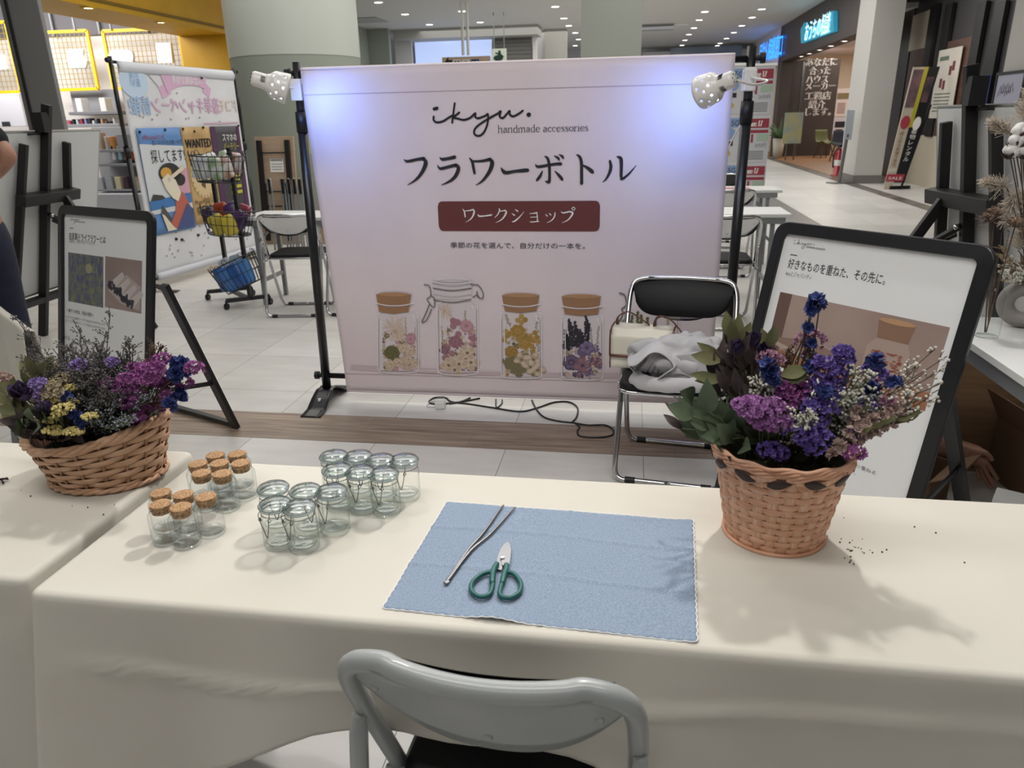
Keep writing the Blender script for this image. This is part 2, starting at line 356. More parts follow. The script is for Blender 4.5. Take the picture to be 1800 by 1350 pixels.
for ln, x0, x1, yb in (('あなたに', 1416, 1470, 116), ('合った', 1422, 1458, 131), ('ハウス', 1416, 1454, 146), ('メーカー', 1415, 1467, 158), ('工務店', 1414, 1459, 175), ('紹介', 1420, 1449, 190), ('します。', 1415, 1459, 203)):
    a0, bz = TWP.at(x0, yb); a1, _ = TWP.at(x1, yb)
    for dx in (0, .02): TWP.text(b_, ln, a0+dx, bz+dx*.4, .27, .004, width=a1-a0)
t = struct(b_.build('wall_message_lettering', mat('pale_lettering', 'd8d2cf', .6))); t.parent = tw
plate('trim_20', p.x+.35, TWY-.02, p.x+.42, TWY, 0, 2.9, steel)
plate('pillar_right', 4.42, 16.3, 4.95, 17.42, 0, CEIL+.2, mat('pillar_paint', 'bdbcb8', .6))
plate('baseboard_right', 4.41, 16.29, 4.96, 17.43, 0, .16, mat('grey_base', '73706e', .5))
SX = 5.5; ZF = W(1585, 14, X=SX).z
plate('wall_right_door', SX, 17.5, SX+.1, 20.5, 0, ZF, mat('near_black_brown', '1d1716', .4))
SP = Plane((SX, 15, 0), (0, -1, 0), (0, 0, 1))
plate('wall_right_front', SX+.02, 13.1, SX+.2, 17.5, 0, CEIL+.2, mat('panel_dark', '3d3b3d', .4))
plate('wall_right_top', SX-.2, 13.1, SX+.1, 20.5, ZF, ZF+.25, mat('fascia_brown', '3c3230', .5))
plate('wall_right_upper', SX, 13.1, SX+.1, 20.5, ZF+.25, CEIL+.2, mat('warm_wall', 'd9cdb8', .6))
plate('wall_right_near', SX, 3.5, SX+.2, 13.1, 0, CEIL+.2, mat('mid_grey_wall', '9b9995', .7))
def sprect(name, pts, w, m, kind='structure'):
    b = MB(); P = [SP.at(*p) for p in pts]; a0 = sum(p[0] for p in P[:2])/2; a1 = sum(p[0] for p in P[2:])/2
    z1 = (P[0][1]+P[3][1])/2; z0 = (P[1][1]+P[2][1])/2
    SP.slab(b, a0, z0, a1, z1, 0, w); o = b.build(name, m); o['kind'] = kind; return o
sprect('trim_21', [(1607, 28), (1600, 90), (1637, 82), (1643, 15)], .03, mat('cream_panel', 'b9b09f', .6))
sprect('trim_22', [(1588, 240), (1570, 320), (1655, 362), (1665, 235)], .03, mat('cream_panel', 'b9b09f', .6))
sprect('trim_23', [(1601, 90), (1590, 215), (1615, 215), (1630, 84)], .04, mat('walnut_slats', '4a332a', .5, col2='5c4135', scale=3, stretch=(1, 1, 30)))
sprect('trim_24', [(1660, 80), (1640, 240), (1690, 240), (1705, 60)], .035, mat('walnut_slats', '4a332a', .5))
for k, (t0, b0, t1, b1) in enumerate(((1650, 1600, 1662, 1611), (1672, 1628, 1684, 1640), (1720, 1690, 1735, 1704), (1750, 1722, 1768, 1738))):
    sprect('trim_%d' % (25+k), [(t0, 5), (b0, 240), (b1, 240), (t1, 5)], .06, mat('black_beam', '121215', .4))
# ------------------------------------------------------------------ ceiling lights and far signs
dl = [(665, 4), (611, 25), (712, 25), (755, 43), (812, 19.6), (844, 39), (783, 55.5), (866, 51), (976, 11.6), (991, 32), (1000, 45), (1011, 57.5), (1017, 69), (1011, 80), (1339, 16), (1239, 20.5), (1229, 35), (1322, 30.5), (1220, 49), (1211, 60.5), (1304, 45), (1290, 57), (1204, 70.5), (1277, 67.5), (1199, 79.5), (1266, 76), (1193, 86.5), (1261, 80), (1215, 86.5), (1173, 93)]
first = None
for x, y in dl:
    p = W(x, y, z=CEIL)
    if first is None:
        t = empty('ceiling_downlight', p, 0, None, 'downlight', 'round downlights in the mall ceiling')
        MB().lathe([(.09, -.004), (.115, -.012), (.12, -.001)], 20).build('trim_ring', white, t)
        MB().lathe([(.001, -.005), (.092, -.006)], 20).build('diffuser', lightmat, t); first = t
    else: t = copy_tree(first); t.location = p
    side = 'left of the grey square column' if x < 1020 else 'right of the grey square column'
    t['label'] = 'round recessed ceiling downlight %s over the mall' % side
for x, y, l in ((155, 13, 'warm recessed spotlight in the yellow soffit, nearer the grey pillar'), (283, 38.5, 'warm recessed spotlight in the yellow soffit, nearer the round column')):
    p = W(x, y, z=2.86); t = empty('soffit_spotlight', p, 0, l, 'downlight', 'spotlights in the yellow soffit')
    MB().lathe([(.05, -.004), (.09, -.02), (.1, -.001)], 20).build('trim_ring', yellowf, t); MB().lathe([(.001, -.006), (.06, -.008)], 20).build('diffuser', lightmat, t)
for x, y in ((1410, 91), (1424, 85), (1442, 79), (1462, 71.5), (1486, 62)):
    v = ray(x, y); tt = (2.93-CH)/v.z; p = CAMP+v*tt; p.x = RX+.2
    p = W(x, y, X=RX+.2); p.z = 2.93
    t = empty('soffit_spotlight', p, 0, 'small downlight under the dark brown shop fascia', 'downlight', 'downlights under the brown fascia')
    MB().lathe([(.06, -.004), (.085, -.012), (.09, -.001)], 16).build('trim_ring', white, t); MB().lathe([(.001, -.005), (.062, -.006)], 16).build('diffuser', lightmat, t)
# air conditioner grille and hatch
p = W(1155, 43, z=CEIL); t = empty('air_vent', p, 0, 'slim white air vent in the ceiling right of the square column', 'vent')
b = MB(); b.box((0, 0, -.02), (1.9, .25, .04)); b.build('housing', white, t); b = MB(); b.box((0, 0, -.09), (1.0, .3, .14)); b.build('grille', greym, t)
p = W(641, 35, z=CEIL); b = MB(); b.box((0, 0, -.012), (1.0, 1.0, .018)); tag(b.build('access_hatch', mat('hatch', 'a5a5a3', .7), loc=p), 'square access hatch in the ceiling by the round column', 'hatch')
# hanging toilet sign
Y = 19.0; P = Plane((0, Y, 0), (1, 0, 0), (0, 0, 1))
t = empty('hanging_direction_sign', W(820, 105, Y=Y), 0, 'beige hanging sign with black arrow and toilet pictograms above the banner', 'sign'); inv = -Vector(t.location)
def sub(P, t): return Plane(P.o-Vector(t.location), P.u, P.v)
Q = sub(P, t)
def pr(x0, y0, x1, y1): return P.at(x0, y1)+P.at(x1, y0)
b = MB(); a0, b0, a1, b1 = pr(778, 98, 861, 124); Q.slab(b, a0, b0, a1, b1, -.12, 0); b.build('panel', mat('sign_beige', 'b09a86', .6, emit=.15), t)
for px in (812, 821):
    x, _ = P.at(px, 60); zt = P.at(px, 97)[1]; MB().cyl(Q.p(x, zt, -.06), Q.p(x, CEIL, -.06), .035, seg=10).build('hanging_rod', mat('white_rod', 'f2f2f0', .3), t)
b = MB(); a, bb = P.at(782, 110); s = (P.at(793, 110)[0]-a)
b.poly([Q.p(a, bb, .01), Q.p(a+s*.6, bb+.13, .01), Q.p(a+s*.6, bb+.05, .01), Q.p(a+s*1.2, bb+.05, .01), Q.p(a+s*1.2, bb-.05, .01), Q.p(a+s*.6, bb-.05, .01), Q.p(a+s*.6, bb-.13, .01)]); b.build('arrow', ink, t)
for k, (x0, m2) in enumerate(((797, whiteink), (813, whiteink), (829, mat('sign_blue', '24457f', .6)))):
    a0, b0, a1, b1 = pr(x0, 104, x0+13, 122); b = MB(); Q.slab(b, a0, b0, a1, b1, 0, .01); o = b.build('pictogram_tile', m2, t)
    f = MB(); w_ = a1-a0
    for q in ((.3, .72) if k != 1 else (.5,)):
        Q.disc(f, a0+w_*q, b1-.07, .032, .032, .015); Q.slab(f, a0+w_*q-.03, b0, a0+w_*q+.03, b1-.12, .01, .015)
    f.build('figure', ink if k != 2 else whiteink, o)
Y = 21; P = Plane((0, Y, 0), (1, 0, 0), (0, 0, 1)); t = empty('pictogram_sign', W(877, 100, Y=Y), 0, 'pale green sign with dark leaping figure beside the toilet sign', 'sign'); Q = sub(P, t)
a0, b0, a1, b1 = pr(866, 85, 889, 125); b = MB(); Q.slab(b, a0, b0, a1, b1, -.1, 0); b.build('panel', mat('pale_green_sign', 'c9d0c0', .6, emit=.15), t)
for x_ in (a0+.05, a1-.05): MB().cyl(Q.p(x_, b1, -.05), Q.p(x_, CEIL, -.05), .012, seg=8).build('hanging_rod', greym, t)
b = MB(); cx, cz = P.at(876, 102); Q.disc(b, cx, cz, .13, .07, .01); hx, hz = P.at(878, 91); Q.disc(b, hx, hz, .035, .035, .01)
Q.ribbon(b, [(hx, hz-.04, .04), (hx-.02, hz-.14, .035), (hx-.09, hz-.2, .02)], .011); Q.ribbon(b, [(hx-.1, hz-.03, .015), (hx, hz-.05, .02), (hx+.1, hz-.12, .015)], .012); b.build('figure', mat('dark_green', '153a30', .6), t)
# far signs on the right hand fascias
t = empty('house_shaped_shop_sign', W(1440, 50, X=RX), 0, 'glowing blue house-shaped shop sign on the dark brown fascia', 'sign')
P = Plane((RX-.03, 22, 0), (0, -1, 0), (0, 0, 1)); Q = sub(P, t)
b = MB(); pts = [(1412, 76), (1411, 52), (1418, 39), (1424, 50), (1462, 33), (1466, 19), (1470, 20), (1470, 55)]
b.prism([P.at(*q) for q in pts][::-1], Q.p, -.03, .06); b.build('backing', mat('sign_cyan', '2f8fae', .5, emit=.5), t)
b = MB(); a0, z0 = P.at(1419, 72); a1, z1 = P.at(1463, 56); hh = .52
Q2 = Plane(Q.p(a0, z0+.02, 0), Q.p(a1, z1+.02, 0)-Q.p(a0, z0+.02, 0), (0, 0, 1)); Q2.n = Q.n
for d in (0, .03): Q2.text(b, 'おうちの相談', d, 0, hh, .08, width=(Q.p(a1, z1)-Q.p(a0, z0)).length)
b.build('lettering', mat('glow_white', 'c8f4ff', .5, emit=1.0), t)
t = empty('shop_sign', W(1355, 95, X=RX), 0, 'glowing blue lettering of the farthest shop on the right', 'sign'); P = Plane((RX-.01, 30, 0), (0, -1, 0), (0, 0, 1)); Q = sub(P, t)
b = MB(); a0, z0 = P.at(1336, 108); a1, z1 = P.at(1376, 96)
Q2 = Plane(Q.p(a0, z0), Q.p(a1, z1)-Q.p(a0, z0), (0, 0, 1)); Q2.n = Q.n
for d in (0, .04): Q2.text(b, 'ほけん相談窓口', d, 0, .75, .05, width=(Q.p(a1, z1)-Q.p(a0, z0)).length)
b.build('lettering', mat('glow_blue', '3aa0f0', .5, emit=1.2), t)
# ------------------------------------------------------------------ cloth covered work tables
TZ = .706
def cloth_mat(name, c1, c2): return mat(name, c1, .85, col2=c2, scale=2.5, bump=.06, bscale=18, sheen=.15)
cream = cloth_mat('cream_cloth', 'd0ccc1', 'cac5b9')
def cloth(name, x0, x1, y0, y1, z, hem, seed, parent=None, amp=.04, crease=.615, m=cream):
    b = MB(); N = 56; pts = []; r = .018
    def along(p, q, n): return [p+(q-p)*(i/n) for i in range(n)]
    corners = [(x1-r, y1-r, 0), (x0+r, y1-r, 90), (x0+r, y0+r, 180), (x1-r, y0+r, 270)]
    base = []
    for i, (cx, cy, a0) in enumerate(corners):
        for k in range(6):
            a = R(a0+90*k/5); base.append((Vector((cx+r*math.cos(a), cy+r*math.sin(a), 0)), Vector((math.cos(a), math.sin(a), 0)), 1 if 0 < k < 5 else .6))
        nx = corners[(i+1) % 4]; a = R(a0+90); p = Vector((cx+r*math.cos(a), cy+r*math.sin(a), 0)); q = Vector((nx[0]+r*math.cos(a), nx[1]+r*math.sin(a), 0))
        n = 50 if i % 2 == 0 else 24
        for k in range(1, n):
            t = k/n; base.append((p+(q-p)*t, Vector((math.cos(a), math.sin(a), 0)), max(0, .6-min(t, 1-t)*9)))
    lv = [(-.012, 0, 0), (-.0055, -.0015, 0), (-.0015, -.0055, 0), (0, -.012, 0)]
    lv += [(None, None, t/30) for t in range(1, 31)]
    vs = []; n = len(base)
    for off, dz, t in lv:
        for i, (p, nn, cr) in enumerate(base):
            if off is not None: q = p+nn*off; zz = z+dz
            else:
                zh = hem(p.x, p.y); zz = z-.012-(z-.012-zh)*t; s = p.x*1.0+p.y*1.7
                o = amp*.35*t*(1-cr)*(math.sin(s*9+seed)+.6*math.sin(s*21+seed*2)) + amp*t*1.6*cr + .012*t
                zc = crease+.012*math.sin(s*4+seed)-.02*math.sin(s*1.7)
                o += .0045*math.exp(-((zz-zc)/.007)**2)*(1-cr)+.003*(1 if zz < zc else 0)*(1-cr)
                dx = min(abs(p.x-x0), abs(p.x-x1)); o += t*.016*math.sin(dx*46+seed)*math.exp(-dx/.13)*(1 if abs(nn.y) > .7 else .3)
                q = p+nn*o
            vs.append((q.x, q.y, zz))
    L = len(lv)
    fs = [(k*n+i, k*n+(i+1) % n, (k+1)*n+(i+1) % n, (k+1)*n+i) for k in range(L-1) for i in range(n)]
    fs = [tuple(reversed(f)) for f in fs]
    b.add(vs, fs); b.f.append(tuple(range(n))); b.sm.append(False)
    return b.build(name, m, parent, solid=.0015)
def interp(x, T):
    if x <= T[0][0]: return T[0][1]
    for (a, va), (c, vc) in zip(T, T[1:]):
        if x <= c: t = (x-a)/(c-a); t = t*t*(3-2*t); return va+(vc-va)*t
    return T[-1][1]
hemR = lambda x, y: interp(x, [(-.95, .13), (-.82, .33), (-.71, .395), (-.43, .5), (-.32, .512), (-.05, .515), (.12, .44), (.3, .33), (.9, .2)]) if y < 1.0 else .3
def work_table(x0, x1, y0, y1, label):
    t = empty('folding_table', ((x0+x1)/2, (y0+y1)/2, 0), 0, label, 'table', 'cloth covered work tables'); w, d = x1-x0, y1-y0
    b = MB(); b.box((0, 0, .69), (w-.02, d-.02, .025)); b.build('tabletop', white, t)
    for sx in (-1, 1):
        for sy in (-1, 1):
            b = MB(); b.beam((sx*(w/2-.08), sy*(d/2-.05), 0), (sx*(w/2-.08), sy*(d/2-.05), .677), .025, .025); b.build('leg', greym, t)
work_table(-.89, .91, .845, 1.295, 'folding table under the cream cloth that carries the jars and mat')
work_table(-2.75, -.95, .875, 1.335, 'folding table under the cream cloth left of the jars')
tag(cloth('tablecloth', -.905, .925, .83, 1.31, TZ, hemR, 1.0), 'cream tablecloth under the jars, blue mat and round basket', 'tablecloth', 'cream tablecloths')
tag(cloth('tablecloth', -2.77, -.935, .86, 1.35, TZ-.001, lambda x, y: interp(x, [(-1.5, .2), (-1.05, .18), (-.95, .1)]), 4.0, crease=.63), 'cream tablecloth under the oval flower basket at the left', 'tablecloth', 'cream tablecloths')
# ------------------------------------------------------------------ banner
BY = 3.40
def bwave(a, b): return .0016*math.sin(a*9+b*2)*math.sin(b*3+1)+.0007*math.sin(a*21+.7*b)+.004*math.sin(a*2.3+b*1.5)
BP = Plane((0, BY, 0), (1, 0, 0), (0, 0, 1), bwave); BP.n = Vector((0, -1, 0))
st = empty('banner_stand', (-.535, 3.42, 0), 0, 'black telescopic stand holding the pink workshop banner', 'stand'); SO = Vector((-.535, 3.42, 0))
for s, xb, xt in ((-1, -1.543, -1.513), (1, .462, .468)):
    f = lambda z: Vector((xb+(xt-xb)*z/1.64, 3.42, z))-SO
    b = MB(); b.tube([f(.03), f(1.42)], .0225, 14); pole = b.build('lower_pole', black, st)
    b = MB(); b.tube([f(1.36), f(1.64)], .0185, 14); b.build('upper_pole', black, st)
    b = MB(); b.tube([f(1.34), f(1.43)], .0265, 14); b.build('clamp_collar', blackp, st)
    for z, nm in ((1.595, 'top_knob'), (.145, 'bottom_knob')):
        b = MB(); p = f(z); b.cyl(p+Vector((s*.015, 0, 0)), p+Vector((s*.05, 0, 0)), .012); b.cyl(p+Vector((s*.036, 0, 0)), p+Vector((s*.056, 0, 0)), .022, seg=8); b.build(nm, blackp, st)
    b = MB(); c0 = f(0)
    prof = [(-.23, .004), (-.15, .012), (-.085, .05), (-.03, .075), (.03, .075), (.085, .05), (.15, .012), (.23, .004)]
    b.grid(lambda i, j: c0+Vector(((i-.5)*(.075+.03*abs(2*j-1)**.5), interp(j, [(k/7, q[0]) for k, q in enumerate(prof)]), interp(j, [(k/7, q[1]) for k, q in enumerate(prof)]))), 4, 28)
    b.build('foot', black, st, solid=.006)
    if s < 0:
        b = MB(); b.box(c0+Vector((0, -.1, .047)), (.012, .016, .012)); b.build('sticker', white, st)
for z, nm in ((1.592, 'top_bar'), (.145, 'bottom_bar')):
    b = MB(); b.tube([Vector((-1.53, 3.42, z))-SO, Vector((.465, 3.42, z))-SO], .014, 12); b.build(nm, black, st)
bn = empty('workshop_banner', (-.535, BY, .06), 0, 'large pale pink fabric banner printed with flower jars and Japanese lettering', 'banner'); BO = Vector((-.535, BY, .06))
bmat = mat('banner_fabric', 'e6d9dc', .8, col2='e1d3d7', scale=3, sheen=.2)
QB = Plane(BP.o-BO, BP.u, BP.v, bwave); QB.n = BP.n
def bl(b): return interp(b, [(0, -1.425), (1.6, -1.49)])
b = MB(); b.grid(lambda i, j: QB.p(bl(.075+1.53*j)+( .402-bl(.075+1.53*j))*i, .075+1.53*j), 70, 50)
b.grid(lambda i, j: Vector((-1.49+1.892*i, BY-.0+.02*(1-math.cos(math.pi*j)), 1.605+.012*math.sin(math.pi*j)))-BO, 70, 6)
b.grid(lambda i, j: Vector((-1.425+1.827*i, BY+.02*(1-math.cos(math.pi*j)), .075-.015*math.sin(math.pi*j)))-BO, 70, 6)
b.build('sheet', bmat, bn, solid=.001)
b = MB()
for z in (1.50, .165): b = MB(); b.grid(lambda i, j: QB.p(bl(z)+(.402-bl(z))*i, z+.003*j, .0025), 60, 1); b.build('hem_seam', mat('seam', 'c4b4b5', .8), bn)
ZB = lambda x, y: QB.at(700+x/4.186, 160+y/4.186)
def _qat(px, py): return BP.at(px, py)
ZB = lambda x, y: BP.at(700+x/4.186, 160+y/4.186)
KB = .00058
def zs(mb, pts, w=.004, caps=True, smooth=False):
    P = [(*ZB(p[0], p[1]), p[2]*KB) for p in pts]
    P = [tuple(q) for q in bez(P, 5)] if len(P) > 2 else P
    QB.ribbon(mb, [(q[0], q[1], max(q[2], 0)) for q in P], w, caps)
b = MB()
for s in ([(45,503,3),(60,516,9),(90,514,11),(150,501,11),(190,497,13)],[(178,492,8),(203,522,16),(190,570,15),(160,620,12),(120,660,8),(70,690,2)],
 [(308,490,4),(325,502,11),(370,496,11),(410,487,13),(417,485,12)],[(290,545,3),(308,570,10),(350,563,11),(410,547,12),(430,548,14)],[(425,540,8),(444,565,14),(425,620,14),(385,660,10),(318,692,2)],
 [(525,492,4),(545,520,11),(555,570,11),(562,603,10)],[(548,516,7),(610,515,9),(680,502,12)],[(665,497,7),(692,522,16),(680,575,15),(650,625,12),(615,665,8),(572,693,2)],
 [(758,563,3),(775,590,14),(800,600,13),(860,590,11),(930,583,14),(953,582,13)],
 [(1012,540,4),(1030,556,10),(1100,545,10),(1160,536,10),(1196,535,12)],[(1080,480,4),(1100,494,10),(1112,540,11),(1115,620,11),(1110,668,12),(1085,662,4)],[(1062,590,5),(1045,625,11),(1026,650,10),(1020,658,6)],[(1155,590,4),(1185,620,11),(1203,643,12),(1208,652,8)],[(1150,476,3),(1176,491,9),(1186,506,6)],[(1186,466,3),(1208,480,9),(1216,493,6)],
 [(1315,468,4),(1335,482,10),(1348,520,12),(1350,600,12),(1350,678,12)],[(1360,545,5),(1395,565,11),(1425,590,14),(1434,600,8)],
 [(1558,515,9),(1565,555,12),(1555,600,11),(1530,645,7),(1505,670,2)],[(1612,482,5),(1638,497,13),(1642,560,12),(1640,620,11),(1644,642,9)],[(1642,645,10),(1662,638,9),(1700,605,7),(1750,548,2)]): zs(b, s, smooth=True)
b.build('headline_lettering', ink, bn)
def logo(mb, fn, hw):
    for pts in ([(262,188),(262,213),(285,230),(330,222),(375,194),(405,178)],[(417,90),(410,140),(398,232)],[(450,158),(425,178),(404,192),(440,203),(485,212),(530,197),(560,170),(570,166),(568,190),(590,200),(640,183),(662,172),(657,245),(628,308),(590,330),(560,312),(570,272),(625,228),(690,190),(735,165),(757,148),(748,185),(772,198),(802,168),(822,146),(822,172),(850,186),(890,166),(918,145)]):
        P = bez([(*fn(*p), 0) for p in pts], 6); mb_pts = [(q[0], q[1], hw) for q in P]
        yield mb_pts
    yield [(*fn(265, 132), hw*1.5), (*fn(288, 126), hw*1.5)]
    yield [(*fn(960, 174), hw*2), (*fn(964, 173), hw*2)]
b = MB()
for P in logo(b, ZB, 7.6*KB): QB.ribbon(b, P, .004)
b.build('logo_lettering', mat('logo_ink', '14161f', .7), bn)
# serif letters of the sub line
SER = {'h': [[(.12, 0, .07), (.12, 1.55, .07)], [(-.02, 1.5, .03), (.12, 1.55, .05)], [(.15, .78, .03), (.4, .98, .05), (.56, .85, .07), (.58, 0, .07)], [(-.03, 0, .03), (.27, 0, .03)], [(.43, 0, .03), (.73, 0, .03)]],
 'n': [[(.12, 0, .07), (.12, .97, .07)], [(-.02, .92, .03), (.12, .97, .05)], [(.15, .78, .03), (.4, .98, .05), (.56, .85, .07), (.58, 0, .07)], [(-.03, 0, .03), (.27, 0, .03)], [(.43, 0, .03), (.73, 0, .03)]],
 'a': [[(.12, .75, .07), (.28, .97, .05), (.45, .9, .06), (.5, .7, .07), (.5, .15, .07), (.62, .03, .03)], [(.5, .6, .03), (.2, .45, .05), (.08, .22, .07), (.2, .02, .06), (.4, .1, .03), (.5, .25, .03)]],
 'd': [[(.55, 0, .07), (.55, 1.55, .07)], [(.42, 1.5, .03), (.55, 1.55, .05)], [(.55, .8, .03), (.35, .98, .04), (.12, .75, .07), (.08, .45, .07), (.18, .08, .06), (.38, .02, .04), (.55, .2, .03)], [(.55, 0, .03), (.7, 0, .03)]],
 'm': [[(.12, 0, .07), (.12, .97, .07)], [(.15, .78, .03), (.38, .98, .05), (.52, .85, .07), (.53, 0, .07)], [(.56, .78, .03), (.8, .98, .05), (.94, .85, .07), (.95, 0, .07)], [(-.03, 0, .03), (.27, 0, .03)], [(.4, 0, .03), (.66, 0, .03)], [(.82, 0, .03), (1.08, 0, .03)]],
 'e': [[(.08, .52, .03), (.58, .52, .03), (.55, .82, .06), (.33, .98, .04), (.12, .75, .07), (.08, .45, .07), (.18, .1, .06), (.36, .01, .05), (.58, .2, .03)]],
 'c': [[(.53, .75, .07), (.35, .98, .04), (.12, .75, .07), (.08, .45, .07), (.18, .1, .06), (.36, .01, .05), (.56, .2, .03)]],
 's': [[(.5, .78, .04), (.3, .98, .04), (.1, .78, .06), (.3, .53, .07), (.5, .27, .06), (.3, .01, .04), (.06, .22, .04)]],
 'o': [[(.33, .98, .04), (.1, .75, .07), (.08, .4, .07), (.33, .01, .04), (.58, .3, .07), (.58, .7, .07), (.33, .98, .04)]],
 'r': [[(.14, 0, .07), (.14, .97, .07)], [(0, .92, .03), (.14, .97, .05)], [(.17, .7, .03), (.32, .95, .04), (.46, .88, .07)], [(-.02, 0, .03), (.32, 0, .03)]],
 'i': [[(.16, 0, .07), (.16, .97, .07)], [(.02, .92, .03), (.16, .97, .05)], [(.14, 1.38, .08), (.17, 1.38, .08)], [(0, 0, .03), (.32, 0, .03)]]}
ADV = dict(h=.78, n=.78, a=.68, d=.72, m=1.13, e=.66, c=.62, s=.58, o=.68, r=.52, i=.36)
def serif(mb, P, body, a, b, xh, w, width):
    tot = sum(ADV.get(c, .4) for c in body); k = width/tot; x = a
    for ch in body:
        for st_ in SER.get(ch, []):
            q = [(x+p[0]*k, b+p[1]*xh, p[2]*xh*1.05) for p in st_]
            q = [tuple(v) for v in bez(q, 4)] if len(q) > 2 else q
            P.ribbon(mb, q, w, False)
        x += ADV.get(ch, .4)*k
b = MB(); a0, z0 = ZB(735, 306); a1, _ = ZB(1402, 292); serif(b, QB, 'handmade accessories', a0, z0, 34*KB, .004, a1-a0); b.build('subtitle_lettering', ink, bn)
pts = [BP.at(*q) for q in ((769, 354), (1055, 354), (1055, 406), (773, 406))]
b = MB(); a0 = pts[0][0]; a1 = pts[1][0]; z1 = pts[0][1]; z0 = pts[3][1]
nb = rrect(a0, z0, a1, z1, .022); ctr = ((a0+a1)/2, (z0+z1)/2)
def lb(i, j):
    x = a0+(a1-a0)*i; d = min(x-a0, a1-x); c = .022-math.sqrt(max(0, .022**2-(.022-d)**2)) if d < .022 else 0
    return QB.p(x, z0+c+(z1-z0-2*c)*j, .003)
b.grid(lb, 120, 4, False)
lab = b.build('red_label', mat('label_red', '6b3634', .75), bn)
b = MB()
for s in ([(475,868,2),(487,885,5),(494,925,5)],[(490,882,3),(520,880,4),(552,872,6)],[(550,870,4),(560,885,7),(550,920,6),(530,945,4),(498,965,1)],[(588,905,2),(597,920,6),(640,918,5),(680,912,6),(690,910,4)],
 [(740,865,2),(748,872,5),(735,905,4),(712,930,2)],[(745,885,4),(775,880,4),(790,878,6)],[(785,875,4),(797,890,7),(780,925,6),(755,950,4),(718,968,1)],[(862,870,2),(880,882,6)],[(838,900,2),(856,912,6)],[(840,962,3),(860,955,6),(895,925,4),(928,885,1)],
 [(968,900,2),(1000,898,4),(1022,893,5)],[(1020,893,4),(1026,925,4),(1024,960,4)],[(975,927,3),(1022,925,3)],[(970,960,2),(985,962,4),(1035,957,4)],[(1085,905,2),(1098,918,5)],[(1112,897,2),(1124,910,5)],[(1155,893,4),(1152,920,5),(1130,950,4),(1095,968,1)],
 [(1200,885,2),(1215,895,5),(1260,885,6)],[(1262,885,5),(1285,895,7),(1270,925,6),(1245,950,4),(1205,968,1)],[(1303,864,3),(1291,876,3),(1279,864,3),(1291,852,3),(1303,864,3)]): zs(b, s, .006)
b.build('label_lettering', whiteink, lab)
b = MB(); a0, z0 = ZB(385, 1152); a1, _ = ZB(1375, 1152); QB.text(b, '季節の花を選んで、自分だけの一本を。', a0, z0, 52*KB, .004, width=a1-a0); b.build('tagline_lettering', ink, bn)
# printed jars
random.seed(5)
PR = {}
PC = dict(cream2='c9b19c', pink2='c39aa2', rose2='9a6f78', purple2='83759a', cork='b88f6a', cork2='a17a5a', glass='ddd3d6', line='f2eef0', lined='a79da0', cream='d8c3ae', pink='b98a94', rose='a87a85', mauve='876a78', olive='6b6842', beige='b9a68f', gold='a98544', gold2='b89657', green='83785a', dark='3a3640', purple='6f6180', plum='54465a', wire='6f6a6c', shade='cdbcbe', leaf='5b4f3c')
def pm(c):
    if c not in PR: PR[c] = MB()
    return PR[c]
ZJ = lambda x, y: BP.at(640+x/3.83, 470+y/3.83); KJ = .00247/3.83
def jdisc(c, x, y, rx, ry, w, n=14): a, b_ = ZJ(x, y); QB.disc(pm(c), a, b_, rx*KJ, ry*KJ, w, n)
def jpoly(c, pts, w): pm(c).poly([QB.p(*ZJ(*p), w) for p in pts])
def jline(c, pts, hw, w):
    P = [(*ZJ(*p), hw*KJ) for p in pts]; P = [tuple(q) for q in bez(P, 5)] if len(P) > 2 else P; QB.ribbon(pm(c), P, w, True)
LT = dict(cream='cream2', pink='pink2', rose='rose2', purple='purple2', beige='cream', gold='gold2', gold2='gold', mauve='rose2', plum='purple')
def flower(c, x, y, r, w, n=5, c2=None):
    a0 = random.uniform(0, 6)
    for k in range(n):
        a = 6.283*k/n+a0; jdisc(c, x+r*.55*math.cos(a), y+r*.5*math.sin(a), r*.5, r*.46, w+k*.00003, 9)
        if r > 20: jdisc(LT.get(c, c), x+r*.6*math.cos(a), y+r*.55*math.sin(a)-r*.06, r*.33, r*.28, w+.0003+k*.00003, 8)
    jdisc(c2 or c, x, y, r*.2, r*.2, w+.0006, 8)
def fuzz(c, x, y, r, w, n=40):
    for k in range(n):
        a = random.uniform(0, 6.28); q = r*random.uniform(.6, 1); jline(c, [(x, y), (x+q*math.cos(a), y+q*math.sin(a))], 1.6, w)
def sprig(c, x, y, h, lean, w, n=9, r=5):
    jline(c, [(x, y), (x+lean*.5, y-h*.5), (x+lean, y-h)], 1.3, w)
    for k in range(n):
        t = .3+.7*k/n; jdisc(c, x+lean*t+random.uniform(-16, 16)*(1.1-t), y-h*t+random.uniform(-5, 5), r*random.uniform(.7, 1.1), r*random.uniform(.7, 1.1), w, 7)
